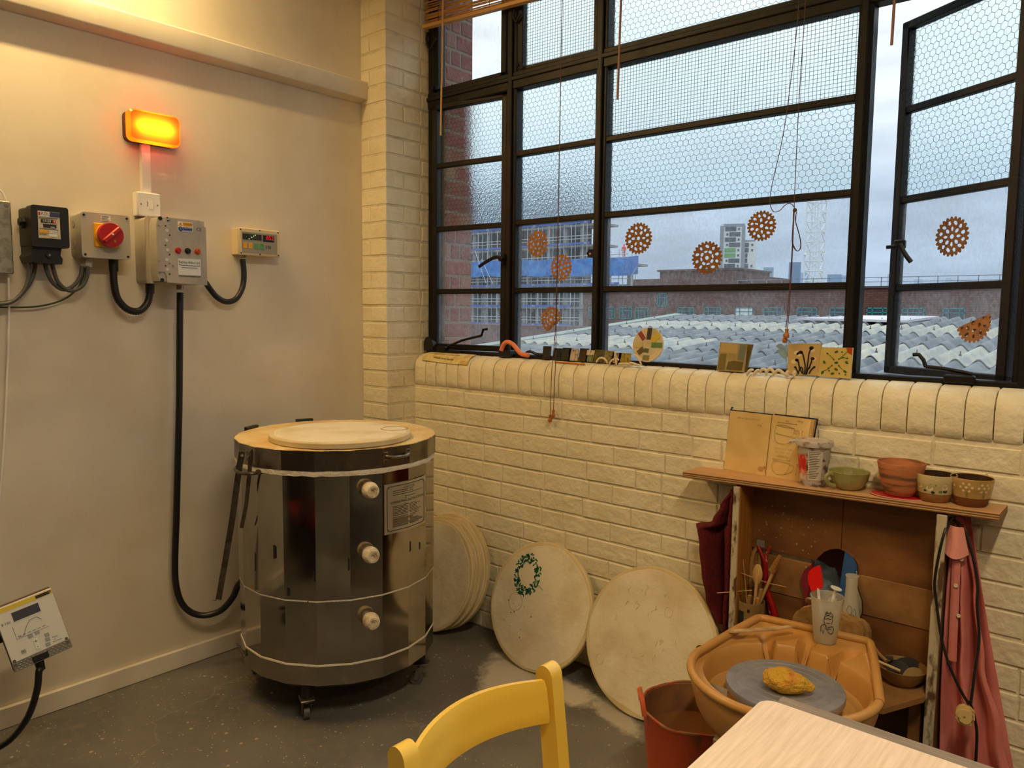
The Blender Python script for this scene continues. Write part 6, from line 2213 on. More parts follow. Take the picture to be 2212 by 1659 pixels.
ribb = MB().tube([Lt - rtL * .002 + upL * .002 - nL * .004, Lt + upL * .012 + rtL * .002 - nL * .004, Lt + upL * .010 + rtL * .006 - nL * .004], .0022, 5).build('ribbon_marker', mat('blue_ribbon', (30, 52, 130), .6), nb)
fL = lambda s, t, d=0: (Lb.lerp(Sb, s)).lerp(Lt.lerp(St, s), t) + nL * (.0006 + d)
fR = lambda s, t, d=0: (Sb.lerp(Rb, s)).lerp(St.lerp(Rt, s), t) + nR * (.0006 + d)
dr = MB()
for pts in ([(.14, .85), (.12, .72), (.16, .62), (.24, .57), (.48, .57), (.58, .64), (.62, .75), (.63, .83)], [(.14, .85), (.35, .865), (.63, .83)], [(.14, .85), (.35, .835), (.63, .83)], [(.15, .72), (.38, .70), (.58, .70)],
            [(.63, .80), (.74, .80), (.76, .72), (.66, .63), (.52, .58)], [(.62, .76), (.70, .76), (.70, .70), (.62, .66)], [(.18, .90), (.66, .90)], [(.84, .80), (.84, .58)],
            [(.18, .27), (.16, .18), (.22, .10), (.32, .06), (.50, .07), (.60, .14), (.64, .26)], [(.18, .27), (.40, .27), (.64, .26)], [(.63, .23), (.74, .23), (.74, .15), (.60, .09), (.52, .07)], [(.16, .305), (.62, .305)], [(.84, .26), (.84, .10)], [(.22, .355), (.58, .355)]):
    ribbon(dr, fR, pts, .0034, 0)
for s_, t_ in ((.18, .90), (.66, .90), (.84, .80), (.84, .58), (.16, .305), (.62, .305), (.84, .26), (.84, .10)):
    blob(dr, fR, s_, t_, .016, .011, 0, 6)


def page_text(mb, f, st, s, t, sx, sy):
    v_, f_ = text_mesh(st)
    mb.add([f(s + p[0] * sx, t + p[1] * sy) for p in v_], f_)


page_text(dr, fR, '95', .42, .93, .09, .05); page_text(dr, fR, '490g', .74, .95, .08, .045); page_text(dr, fR, '6', .92, .69, .07, .04)
page_text(dr, fR, '9.5 x 1.12 -> 10.64', .42, .48, .062, .036); page_text(dr, fR, '6 x 1.12 -> 6.7', .40, .42, .062, .036); page_text(dr, fR, 'Tea cup 2a', .40, .375, .055, .032); page_text(dr, fR, '7', .38, .325, .05, .032); page_text(dr, fR, '5', .91, .18, .05, .032)
dr.build('pencil_drawing', m_pencil, rp, smooth=False, kind='stuff')
dl_ = MB()
page_text(dl_, fL, '(26 x 1.2) x 10 = 73', .46, .90, .066, .040); page_text(dl_, fL, '- 0.94', .72, .81, .062, .036)
MB().tube([fL(1, t_ / 10, .0005) for t_ in range(11)], .0011, 5).build('spine_crease_shade', mat('crease_shade', (150, 116, 62), .9), nb)  # thin dark line standing in for the shade in the fold
dl_.build('pencil_notes', m_pencil, lp, smooth=False, kind='stuff')
stn_ = MB(); blob(stn_, fL, .88, .10, .07, .045, 0, 12); blob(stn_, fL, .96, .13, .035, .03, .0001, 10)
stn_.build('coffee_stain', mat('page_stain', (184, 144, 76), .8), lp, smooth=False, kind='stuff')

# ---- clear tub with printed label
tb0 = V3(((2.0855,-0.07,0.9454)[0], -.070, plank_z((2.0855,-0.07,0.9454)[0])))
tb = thing('plastic_tub', 'scuffed clear plastic tub with a red food label', 'tub', tb0)
m_scuff = mat('scuffed_clear_plastic', (206, 196, 186), .45, c2=(120, 100, 84), ns=40, nd=8, lo=.50, hi=.62, st=(1, 1, 1.6), alpha=.86)
MB().lathe([(0, .001), (.036, 0), (.038, .004), (.049, .128), (.0500, .130), (.0485, .128), (.0365, .006), (0, .005)], tb0, 36).build('tub_wall', m_scuff, tb)
MB().lathe([(.050, .122), (.0545, .124), (.0560, .131), (.0545, .140), (.049, .141), (.048, .137), (0, .137), (0, .134), (.0485, .133)], tb0, 36).build('lid', mat('cloudy_lid', (212, 200, 190), .4, c2=(150, 130, 112), ns=50, lo=.5, hi=.66, alpha=.9), tb)
MB().tube([tb0 + Vector((-.050, -.022, .135)), tb0 + Vector((-.060, -.030, .134)), tb0 + Vector((-.066, -.034, .131))], .005, 6, flat=.4).build('lid_tab', mat('cloudy_lid', (0, 0, 0)), tb)


def curved_label(par, nm, m, c0, a0_, a1_, z0_, z1_, rfun, n_=10):
    mb_ = MB()
    vs = []
    for z_ in (z0_, z1_):
        for i in range(n_ + 1):
            a = R(a0_ + (a1_ - a0_) * i / n_)
            r_ = rfun(z_) + .0008
            vs.append((c0.x + r_ * math.cos(a), c0.y + r_ * math.sin(a), c0.z + z_))
    mb_.add(vs, [(i, i + 1, n_ + 2 + i, n_ + 1 + i) for i in range(n_)])
    return mb_.build(nm, m, par)


rt_ = lambda z_: .038 + (.049 - .038) * (z_ - .004) / .124
curved_label(tb, 'red_label', mat('red_food_print', (196, 40, 30), .5, c2=(232, 150, 110), ns=60, lo=.5, hi=.62, st=(1, 1, .5)), tb0, -160, -98, .040, .098, rt_)
curved_label(tb, 'pink_label', mat('pale_print', (222, 190, 170), .6, c2=(168, 110, 90), ns=60), tb0, -160, -100, .020, .040, rt_)
curved_label(tb, 'ingredients_panel', mat('pale_ingredients', (206, 196, 178), .6), tb0, -92, -38, .022, .112, rt_)
ig = MB()
for k in range(16):
    z_ = .108 - k * .0053
    vs = []
    for zz in (z_, z_ + .0018):
        for i in range(6):
            a = R(-88 + (40 - 4 * (k % 4)) * i / 5)
            vs.append((tb0.x + (rt_(zz) + .0014) * math.cos(a), tb0.y + (rt_(zz) + .0014) * math.sin(a), tb0.z + zz))
    ig.add(vs, [(i, i + 1, 7 + i, 6 + i) for i in range(5)])
ig.build('ingredients_print', mat('brown_print', (110, 92, 74), .6), tb, smooth=False, kind='stuff')

# ---- cups and pots on the plank
def vessel(name, label, cat, base, prof, m, inner=None, n=40):
    t = thing(name, label, cat, base)
    MB().lathe(prof, base, n).build('body', m, t)
    return t


mb0 = V3(((2.1915,-0.066,0.9173)[0], -.066, plank_z((2.1915,-0.066,0.9173)[0])))
m_celadon = mat('celadon_glaze', (160, 156, 98), .25, c2=(140, 134, 76), ns=14, coat=.3)
mg = vessel('green_mug', 'wide pale green glazed mug with a side handle', 'mug', mb0, [(0, .001), (.026, 0), (.029, .003), (.040, .012), (.052, .030), (.0565, .050), (.0585, .056), (.0575, .057), (.055, .055), (.050, .032), (.038, .014), (0, .010)], m_celadon)
hdir = Vector((-.62, -.78, 0))
sidev = Vector((.78, -.62, 0))
P = smooth_path([mb0 + hdir * .052 + Vector((0, 0, .047)), mb0 + hdir * .068 + Vector((0, 0, .049)), mb0 + hdir * .078 + Vector((0, 0, .036)), mb0 + hdir * .066 + Vector((0, 0, .018)), mb0 + hdir * .046 + Vector((0, 0, .012))], 6)
MB().tube(P, .0068, 10, flat=.75).build('handle', m_celadon, mg)
tp0 = V3(((2.3333,-0.068,0.9394)[0], -.068, plank_z((2.3333,-0.068,0.9394)[0]) + .0042))
m_terra = mat('terracotta', (190, 118, 72), .7, c2=(116, 82, 58), ns=12, lo=.47, hi=.62, st=(.7, .7, 5), bump=.12, bs=60)
cs0 = tp0 + Vector((-.004, -.008, -.0038))
co = thing('red_coaster', 'worn red card coaster under the terracotta pot', 'coaster', cs0)
MB(Matrix.Translation(cs0) @ Matrix.Diagonal((1.28, .84, 1, 1))).lathe([(0, 0), (.055, 0), (.056, .001), (.055, .003), (0, .003)], n=36).build('card', mat('red_card', (190, 30, 34), .45, c2=(168, 24, 28), ns=20), co)
MB(Matrix.Translation(cs0) @ Matrix.Diagonal((1.28, .84, 1, 1))).lathe([(.0555, .0002), (.0568, .001), (.0566, .0026), (.0555, .0032)], n=36).build('worn_rim', mat('card_edge', (196, 150, 138), .8), co)
vessel('terracotta_pot', 'unglazed terracotta pot with dark streaks', 'pot', tp0, [(0, .001), (.034, 0), (.037, .002), (.047, .020), (.0545, .048), (.0600, .075), (.0638, .094), (.0630, .0965), (.0605, .096), (.0565, .075), (.0510, .048), (.043, .022), (0, .008)], m_terra)
m_buff = mat('buff_stoneware', (150, 106, 56), .8, c2=(134, 92, 46), ns=30)
m_cglz = mat('cream_glaze', (196, 180, 136), .25, c2=(184, 166, 116), ns=12, st=(.5, .5, 4), coat=.3)
m_cglz2 = mat('tan_glaze', (176, 142, 84), .25, c2=(162, 126, 68), ns=12, st=(.5, .5, 4), coat=.3)
m_inn = mat('dark_glaze', (58, 40, 26), .3)
for i_, (bp_, m, lb) in enumerate(((V3(((2.4238,-0.068,0.9268)[0], -.068, plank_z((2.4238,-0.068,0.9268)[0]) + .0003)), m_cglz, 'cream tumbler with green brush marks and brown base'), (V3(((2.5113,-0.064,0.9338)[0], -.064, plank_z((2.5113,-0.064,0.9338)[0]) + .0003)), m_cglz2, 'tan tumbler with white dot flowers and brown base'))):
    t = thing('tumbler', lb, 'cup', bp_, group='tumblers on the plank')
    MB().lathe([(0, .001), (.034, 0), (.038, .004), (.0435, .022), (.0440, .026)], bp_, 40).build('bare_base', m_buff if i_ == 0 else mat('brown_stoneware', (112, 66, 30), .75), t)
    MB().lathe([(.0438, .025), (.0452, .026), (.0500, .050), (.0535, .076), (.0525, .078), (.050, .076)], bp_, 40).build('glazed_wall', m, t)
    MB().lathe([(.050, .077), (.0465, .05), (.040, .026), (.030, .012), (0, .009)], bp_, 40).build('inside', m_inn, t)
    rf = lambda z_: .0452 + (.0535 - .0452) * (z_ - .026) / .05 + .0007
    rg = random.Random(i_ + 5)
    if i_ == 0:
        spots = [(-140, .048, .0075, .006, 0), (-128, .044, .008, .004, 1), (-85, .052, .009, .004, 0), (-95, .042, .009, .007, 1), (-110, .034, .004, .003, 2), (-85, .031, .005, .004, 2), (-50, .046, .007, .009, 1), (-48, .036, .006, .005, 2), (-62, .034, .005, .004, 0)]
        cols = [mat('green_brush', (110, 124, 52), .3), mat('pale_brush', (222, 214, 178), .3), mat('dark_green_brush', (40, 52, 34), .3)]
    else:
        spots = []
        for ac in (-150, -95, -45):
            for k in range(7):
                spots.append((ac + (16 * math.cos(2 * PI * k / 6) if k < 6 else 0), .056 + (.011 * math.sin(2 * PI * k / 6) if k < 6 else 0), .0036, .0036, 1))
            spots.append((ac + 2, .036, .003, .010, 0))
        cols = [mat('olive_brush', (128, 122, 56), .3), mat('white_dot', (222, 200, 158), .3), None]
    for kk in range(3):
        mb_ = MB()
        for (a, z_, w2, h2, ci) in spots:
            if ci != kk: continue
            pts = []
            for k in range(9):
                b_ = 2 * PI * k / 9
                zz = z_ + h2 * math.sin(b_)
                aa = R(a) + w2 * math.cos(b_) / rf(z_)
                pts.append((bp_.x + rf(zz) * math.cos(aa), bp_.y + rf(zz) * math.sin(aa), bp_.z + zz))
            mb_.add(pts, [tuple(range(9))])
        if mb_.v:
            mb_.build(('brush_marks', 'pale_marks', 'dark_marks')[kk], cols[kk], t, smooth=False, kind='stuff')

# ================================================================== inside the carcass
tpc = V3(((1.913,-0.09,0.4462)[0], -.090, .360))
tpot = thing('tool_pot', 'clay pot with a black scribbled roundel holding tools', 'pot', tpc)
m_claypot = mat('dull_clay_glaze', (140, 112, 66), .5, c2=(120, 94, 52), ns=12)
PT = .124
MB().lathe([(0, .001), (.037, 0), (.039, .003), (.042, .06), (.0435, PT - .002), (.0425, PT), (.040, PT - .002), (.038, .01), (0, .008)], tpc, 32).build('body', m_claypot, tpot)
curved_label(tpot, 'black_roundel', m_dark, tpc, -128, -98, .040, .095, lambda z_: .0425)
curved_label(tpot, 'black_mark', m_dark, tpc, -82, -72, .096, .106, lambda z_: .0436)
m_wood = mat('pale_tool_wood', (200, 160, 100), .6, c2=(184, 142, 84), ns=10, st=(1, 1, .2))
m_wood2 = mat('brown_tool_wood', (158, 118, 70), .6)
zf = .372


def tool(name, label, parts, cat='tool'):
    base = parts[0][1][0]
    t = thing(name, label, cat, base, group='tools in the pot')
    for nm, pts, r, m, kw in parts:
        MB().tube(pts, r, 8, **kw).build(nm, m, t)
    return t


def infoot(dx, dy):
    return Vector((tpc.x + dx, tpc.y + dy, zf))


s_top = V3((1.9308,-0.088,0.6027)); s_mid = V3((1.9272,-0.088,0.5398))
tool('wooden_spoon', 'small pale wooden spoon standing in the tool pot', [('handle', [infoot(.004, .004), s_mid, s_mid.lerp(s_top, .3)], .0052, m_wood, {}),
     ('bowl', smooth_path([s_mid, s_mid.lerp(s_top, .35), s_mid.lerp(s_top, .75), s_top + Vector((0, 0, .004))], 5), .012, m_wood, {'radii': [.0055 + .0115 * math.sin(PI * (i / 15) ** 1.0) for i in range(16)], 'flat': .35})], 'spoon')
tool('sponge_stick', 'wooden stick with a brown sponge tip leaning right in the pot', [('handle', [infoot(-.012, .0), V3((1.9801,-0.08,0.5966))], .0052, m_wood, {}),
     ('sponge_tip', smooth_path([V3((1.9742,-0.08,0.5922)), V3((1.9824,-0.08,0.6125)), V3((1.9935,-0.08,0.6378)), V3((1.9975,-0.08,0.6493))], 4), .012, mat('brown_sponge', (150, 104, 44), .9, bump=.5, bs=120), {'radii': [.012 - .0005 * i for i in range(13)]})])
tool('skewer', 'thin upright bamboo skewer in the tool pot', [('stick', [infoot(-.004, .006), V3((1.8769,-0.085,0.6147))], .0016, m_wood, {})], 'stick')
tool('skewer', 'thin skewer crossing level in front of the tool pot with a green bead', [('stick', [V3((1.8186,-0.145,0.4986)), V3((1.919,-0.1,0.5209))], .0016, m_wood, {}), ('bead', [V3((1.8941,-0.111,0.5161)) - Vector((.004, 0, 0)), V3((1.8941,-0.111,0.5161)), V3((1.8941,-0.111,0.5161)) + Vector((.004, 0, 0))], .003, mat('green_bead', (70, 150, 60), .3), {'radii': [.0015, .0042, .0015]})], 'stick')
tool('skewer', 'long thin skewer slanting across the back of the carcass', [('stick', [V3((1.8548,-0.1,0.5726)), V3((1.9637,-0.08,0.5497)), V3((2.0175,-0.07,0.548))], .0015, m_wood, {})], 'stick')
tool('loop_tool', 'wire loop tool with a wooden handle in the tool pot', [('handle', [infoot(.01, -.008), V3((1.9476,-0.095,0.5313))], .0050, m_wood2, {}), ('wire_loop', smooth_path([V3((1.9446,-0.095,0.529)), V3((1.947,-0.095,0.5466)), V3((1.9512,-0.095,0.5568)), V3((1.9635,-0.095,0.5568)), V3((1.9537,-0.095,0.5328))], 4), .0010, m_screw, {})])
tool('needle_tool', 'dark metal needle tool leaning left in the tool pot', [('handle', [infoot(.0, -.012), V3((1.8624,-0.105,0.5191))], .0040, mat('grey_wood', (120, 100, 74), .6), {}), ('needle', [V3((1.8624,-0.105,0.5191)), V3((1.8556,-0.106,0.5397))], .0014, m_screw, {})])
tool('modelling_stick', 'short blunt wooden modelling tool at the front of the pot', [('stick', [infoot(-.016, -.014), V3((1.9182,-0.115,0.5078))], .0058, m_wood2, {})])
tool('modelling_stick', 'short orange wooden modelling tool behind the blunt one', [('stick', [infoot(.012, .010), V3((1.9386,-0.1,0.4995))], .0050, mat('orange_wood', (206, 140, 56), .55), {})])
m_redp = mat('glossy_red_handle', (150, 14, 16), .3)
rt0 = thing('red_tongs', 'red plastic tongs with splayed ends standing behind the tool pot', 'tongs', ((1.98,-0.045,0.4118)[0], -.045, .36))
MB().tube(smooth_path([Vector(((1.9883,-0.05,0.4079)[0] + .012, -.055, .362)), V3((1.9749,-0.052,0.4516)), V3((1.9451,-0.047,0.5207)), V3((1.9352,-0.042,0.5954)), V3((1.9203,-0.04,0.6292)), V3((1.9058,-0.038,0.6538))], 6), .009, 10, radii=[.014 - .010 * (i / 30) ** .8 for i in range(31)]).build('arm', m_redp, rt0)
MB().tube(smooth_path([Vector(((1.9883,-0.05,0.4079)[0], -.045, .362)), V3((1.9589,-0.044,0.4607)), V3((1.9398,-0.041,0.5492)), V3((1.9357,-0.038,0.618)), V3((1.9476,-0.037,0.6593))], 6), .007, 10, radii=[.012 - .008 * (i / 24) ** .8 for i in range(25)]).build('arm', mat('worn_red_handle', (160, 40, 34), .4, c2=(196, 150, 130), ns=90, lo=.55, hi=.62), rt0)
MB().tube(smooth_path([V3((1.893,-0.035,0.5045)) - Vector((0, 0, .2)), V3((1.8843,-0.034,0.55)), V3((1.8905,-0.033,0.6226)), V3((1.909,-0.033,0.6408)), V3((1.9122,-0.034,0.5724)) , V3((1.9089,-0.035,0.5085)) - Vector((0, 0, .2))], 6), .006, 8, flat=.5).build('wooden_rib', m_wood2, label='bent wooden strip leaning at the back behind the tool pot', cat='tool')

# ---- table mirror in its rounded wooden stand
mrs = thing('table_mirror', 'wavy edged table mirror in a rounded chipboard stand', 'mirror', (2.12, -.09, .36))
mo = [(2.1164,0.677),(2.1354,0.69),(2.1574,0.6961),(2.1851,0.6905),(2.2046,0.6775),(2.2163,0.6585),(2.2204,0.6293),(2.2203,0.6047),(2.2281,0.5807),(2.2401,0.5549),(2.2445,0.52),(2.2331,0.4807),(2.1937,0.4549),(2.1382,0.4509),(2.0876,0.4623),(2.0764,0.485),(2.0737,0.5115),(2.0666,0.5399),(2.057,0.5586),(2.053,0.5819),(2.0607,0.6048),(2.0786,0.627),(2.0963,0.6504)]
MT = Matrix.Translation((2.12, -.062, .45)) @ Matrix.Rotation(R(-9.0), 4, 'X') @ Matrix.Translation((-2.12, .062, -.45))
MB(MT).prism(mo, -.0635, -.0605).build('mirror_glass', mat('mirror', (225, 228, 226), .015, 1.0), mrs)
mcx, mcz = sum(p[0] for p in mo) / len(mo), sum(p[1] for p in mo) / len(mo)
MB(MT).prism([(mcx + (p[0] - mcx) * 1.012, mcz + (p[1] - mcz) * 1.012) for p in mo], -.0603, -.0560).build('mirror_back', m_dark, mrs)
m_chipb = mat('chipboard', (160, 124, 72), .8, c2=(138, 102, 56), ns=60)
bz = [(2.0728,0.4581),(2.0715,0.4874),(2.0793,0.5044),(2.097,0.5224),(2.1272,0.5376),(2.1729,0.5324),(2.2268,0.5229),(2.2557,0.5196),(2.2704,0.5097),(2.2776,0.4935),(2.279,0.4659)]
for (ya, yb_, dx) in ((-.150, -.128, 0.0), (-.126, -.104, .010)):
    MB().prism([(p[0] + dx, p[1]) for p in bz] + [(bz[-1][0] + dx, .360), (bz[0][0] + dx, .360)], ya, yb_).build('stand_block', m_chipb, mrs)

# ---- frosted squeeze flask
fk0 = V3(((2.2203,-0.085,0.5563)[0], -.085, .360))
m_frostp = bpy.data.materials.new('frosted_plastic')
m_frostp.use_nodes = True
_t = m_frostp.node_tree
_t.nodes.clear()
_o = _t.nodes.new('ShaderNodeOutputMaterial'); _d = _t.nodes.new('ShaderNodeBsdfDiffuse'); _d.inputs[0].default_value = lin((240, 238, 228)) + (1,)
_tl = _t.nodes.new('ShaderNodeBsdfTranslucent'); _tl.inputs[0].default_value = lin((244, 242, 232)) + (1,)
_tr = _t.nodes.new('ShaderNodeBsdfTransparent'); _tr.inputs[0].default_value = (.96, .96, .93, 1)
_g = _t.nodes.new('ShaderNodeBsdfGlossy'); _g.inputs['Roughness'].default_value = .25
_m1 = _t.nodes.new('ShaderNodeMixShader'); _m1.inputs[0].default_value = .5
_m2 = _t.nodes.new('ShaderNodeMixShader'); _m2.inputs[0].default_value = .55
_m3 = _t.nodes.new('ShaderNodeMixShader'); _m3.inputs[0].default_value = .05
_t.links.new(_d.outputs[0], _m1.inputs[1]); _t.links.new(_tl.outputs[0], _m1.inputs[2])
_t.links.new(_m1.outputs[0], _m2.inputs[1]); _t.links.new(_tr.outputs[0], _m2.inputs[2])
_t.links.new(_m2.outputs[0], _m3.inputs[1]); _t.links.new(_g.outputs[0], _m3.inputs[2]); _t.links.new(_m3.outputs[0], _o.inputs[0])
fk = thing('frosted_bottle', 'frosted pear shaped plastic bottle beside the mirror', 'bottle', fk0)
hB = (2.1921,-0.085,0.6386)[2] - .36
MB().lathe([(0, .001), (.030, 0), (.034, .004), (.036, .06), (.0345, .10), (.028, hB * .52), (.0190, hB * .70), (.0165, hB * .86), (.0168, hB - .004), (.0195, hB - .002), (.0190, hB), (.0160, hB), (.0155, hB * .86), (.018, hB * .70), (.027, hB * .52), (.0335, .10), (.034, .01), (0, .006)], fk0, 32).build('bottle_wall', m_frostp, fk)
MB().lathe([(0, .008), (.033, .010), (.0345, .06), (.033, .10), (.027, hB * .50), (0, hB * .50)], fk0, 28).build('cloudy_water', mat('cloudy_water', (186, 176, 124), .4, alpha=.75), fk)
dd = MB()
FB = lambda a, z_: Vector((fk0.x + (.0285 - (z_ - hB * .52) * .08 + .0012) * math.cos(R(a)), fk0.y + (.0285 - (z_ - hB * .52) * .08 + .0012) * math.sin(R(a)), fk0.z + z_))
for pts in ([(-80, .60), (-95, .64), (-84, .69), (-66, .66), (-72, .60), (-80, .60)], [(-66, .62), (-50, .58), (-40, .62), (-52, .66), (-60, .62)], [(-70, .60), (-66, .54), (-54, .55)], [(-50, .58), (-46, .53)]):
    dd.tube(smooth_path([FB(a, hB * z_) for a, z_ in pts], 4), .0007, 4)
dd.build('doodle', mat('faint_ink', (90, 84, 66), .7), fk, kind='stuff')

# ================================================================== pottery wheel
WX, WY, WA = 2.2075, -.560, 7.7
WM = RZ((WX, WY, 0), WA)
m_pan = mat('ochre_plastic', (196, 146, 80), .36, c2=(184, 132, 64), ns=4, coat=.1)
wh = thing('pottery_wheel', 'pottery wheel with an ochre plastic splash pan', 'pottery wheel', (WX, WY, 0))
# outline of the rim in wheel coordinates
ol = arc(0, -.03, .225, 180, 360, 40)
ol += [(.225, -.03), (.212, .04), (.185, .18)] + arc(.136, .297, .022, 12, 90, 5) + arc(-.136, .297, .022, 90, 168, 5) + [(-.185, .18), (-.212, .04)]
OLP = resample([Vector((p[0], p[1], 0)) for p in ol + [ol[0]]], .008)[:-1]


def out_r(a):
    """distance from the wheel centre to the outline in direction a"""
    best = None
    d = Vector((math.cos(a), math.sin(a), 0))
    for p, q in zip(OLP, OLP[1:] + OLP[:1]):
        e_ = q - p
        den = d.x * e_.y - d.y * e_.x
        if abs(den) < 1e-12: continue
        t_ = (p.x * e_.y - p.y * e_.x) / den
        s_ = (p.x * d.y - p.y * d.x) / den
        if t_ > 0 and -1e-6 <= s_ <= 1 + 1e-6:
            best = t_ if best is None else min(best, t_)
    return best or .2


NA = 240
RO = [out_r(2 * PI * i / NA) for i in range(NA)]
RIMZ, LEDZ, FLZ = .506, .489, .412
pan = MB(WM)
vs = []
NS = 12
GR = [(R(65.5), .095), (R(90), .095), (R(115.5), .095)]


def inner_r(i):
    a = 2 * PI * i / NA
    return min(.205, RO[i] - .010)


for j in range(NS + 1):
    for i in range(NA):
        a = 2 * PI * i / NA
        s_ = j / NS
        ri, ro = inner_r(i), RO[i] - .004
        r_ = ri + (ro - ri) * s_
        z_ = LEDZ
        for ga, gw in GR:
            k = max(0, 1 - abs(a - ga) / gw)
            z_ -= .062 * min(1, k * 1.35) * max(0, 1 - s_ * 1.25)
        z_ += .012 * s_ ** 10
        vs.append((r_ * math.cos(a), r_ * math.sin(a), z_))
WR = [(.0, 0), (-.004, -.006), (-.008, -.03), (-.014, -.06)]
base_n = (NS + 1)
for (dr_, dz_) in WR[1:]:
    for i in range(NA):
        a = 2 * PI * i / NA
        g_ = 0
        for ga, gw in GR:
            g_ = max(g_, min(1, max(0, 1 - abs(a - ga) / gw) * 1.35))
        r_ = inner_r(i) + dr_ + .016 * g_
        vs.append((r_ * math.cos(a), r_ * math.sin(a), min(LEDZ + dz_, LEDZ - .062 * g_ + dz_ * .15)))
for r_, z_ in ((.176, FLZ + .004), (.12, FLZ), (.03, FLZ)):
    for i in range(NA):
        a = 2 * PI * i / NA
        vs.append((min(r_, inner_r(i) - .02) * math.cos(a), min(r_, inner_r(i) - .02) * math.sin(a), z_))
rows_ = list(range(NS, -1, -1)) + list(range(NS + 1, NS + 1 + 6))
fs = []
for p, q in zip(rows_, rows_[1:]):
    for i in range(NA):
        fs.append((p * NA + i, p * NA + (i + 1) % NA, q * NA + (i + 1) % NA, q * NA + i))
fs.append(tuple(rows_[-1] * NA + i for i in range(NA)))
pan.add(vs, fs)
pan.build('splash_pan', m_pan, wh, ang=28)
osk = MB(WM)
vs = []
lv = [(1.0, RIMZ), (1.0, RIMZ - .03), (.985, .46), (.94, .42), (.86, .385), (.74, .365), (.3, .36)]
for k_, z_ in lv:
    for i in range(NA):
        a = 2 * PI * i / NA
        vs.append((RO[i] * k_ * math.cos(a), RO[i] * k_ * math.sin(a), z_))
fs = [(j * NA + i, j * NA + (i + 1) % NA, (j + 1) * NA + (i + 1) % NA, (j + 1) * NA + i) for j in range(len(lv) - 1) for i in range(NA)]
fs.append(tuple((len(lv) - 1) * NA + i for i in range(NA))[::-1])
osk.add(vs, fs)
osk.build('pan_outside', m_pan, wh)
rim = [(p.x, p.y, RIMZ) for p in OLP] + [(OLP[0].x, OLP[0].y, RIMZ), (OLP[1].x, OLP[1].y, RIMZ)]
MB(WM).tube(rim, .0112, 12, caps=False).build('pan_rim', m_pan, wh)
for px, (a_, b1) in enumerate(((-.2245, .0), (.2245, -.045))):
    MB(WM).tube([(a_, b1 - .0008, RIMZ), (a_, b1 + .0008, RIMZ)], .0118, 14).build('rim_joint', mat('dark_joint', (110, 70, 26), .6), wh)
m_alu = mat('wet_aluminium', (176, 178, 184), .36, .55, c2=(146, 148, 156), ns=9, rough2=.5, st=(1, 1, 1))
hdw = MB(WM)
hdw.lathe([(0, .449), (.136, .449), (.1445, .452), (.146, .456), (.146, .467), (.1445, .470), (0, .4705)], n=72)
hdw.build('wheel_head', m_alu, wh)
MB(WM).lathe([(0, .36), (.03, .36), (.03, .449), (0, .449)], n=20).build('shaft', m_screw, wh)
rg_ = MB(WM)
for r_ in (.045, .075, .098, .122):
    rg_.tube([(r_ * math.cos(a / 40 * 2 * PI), r_ * math.sin(a / 40 * 2 * PI), .4705) for a in range(41)], .0006, 4, flat=.5)
rg_.build('turning_rings', mat('pale_scratch', (184, 184, 182), .5, .4), wh, kind='stuff')
m_frame = mat('dark_wheel_frame', (64, 58, 50), .6)
MB(WM).box((-.06, -.14, .06), (.13, .20, .362), .01).build('motor_housing', m_frame, wh)
for sx_ in (-1, 1):
    for sy_ in (-1, 1):
        MB(WM).box((.018 + sx_ * .115 - .020, .02 + sy_ * .205 - .020, 0), (.018 + sx_ * .115 + .020, .02 + sy_ * .205 + .020, .385), .003).build('leg', mat('grey_wheel_leg', (132, 112, 84), .7), wh)

# ---- sponge, scraper and stick on the wheel
spg = bmesh.new()
bmesh.ops.create_icosphere(spg, subdivisions=5, radius=1.0)
SPM = RZ(((2.2287,-0.5923,0.495)[0], (2.2287,-0.5923,0.495)[1], .4708), 18)
sv = []
for v in spg.verts:
    p = v.co.copy()
    x_ = p.x
    wdt = 1.0 - .42 * max(0, x_) - .05 * x_
    q = Vector((x_ * .062, p.y * .040 * wdt, (p.z * .030 * (1.0 - .38 * max(0, x_ + .2)) + (.0285 - .008 * max(0, x_)))))
    q.z = max(q.z, .0005)
    n_ = noise.noise(p * 2.2) * .005 + noise.noise(p * 7) * .0016 - abs(noise.noise(p * 16)) * .0016
    q += v.normal * n_
    q.z = max(q.z, .0004)
    sv.append(tuple(q))
mbs = MB(SPM).add(sv, [tuple(v.index for v in f.verts) for f in spg.faces])
spg.free()
mbs.build('sponge', mat('yellow_sponge', (214, 166, 54), .95, c2=(216, 128, 60), ns=16, lo=.55, hi=.72, bump=1.0, bs=150, bd=8), label='lumpy yellow sponge lying on the grey wheel head', cat='sponge')
q0, q1 = V3((2.0023,-0.4568,0.507)), V3((2.1346,-0.2939,0.507))
ws = MB(FR((q0.x, q0.y, .5185), q1 - q0, (0, 0, 1)))
L_ = (q1 - q0).length
ws.slab([(0, .003), (.006, -.005), (.03, -.009), (L_ * .7, -.011), (L_, .004), (L_ * .9, .012), (L_ * .6, .010), (.02, .009), (.003, .007)], -.002, .002)
ws.build('wooden_scraper', mat('clay_stained_wood', (206, 170, 124), .7, c2=(168, 134, 94), ns=24), label='flat wooden scraper laid across the back ledge of the pan', cat='tool')
pls = MB()
a, b_, c_, d_ = V3((2.0459,-0.6494,0.455)), V3((2.0968,-0.6535,0.455)), V3((2.0935,-0.6498,0.43)), V3((2.0422,-0.6401,0.43))
pls.add([a, b_, c_, d_] + [p + Vector((-.001, .002, -.003)) for p in (a, b_, c_, d_)], [(0, 1, 2, 3), (4, 7, 6, 5), (0, 4, 5, 1), (1, 5, 6, 2), (2, 6, 7, 3), (3, 7, 4, 0)])
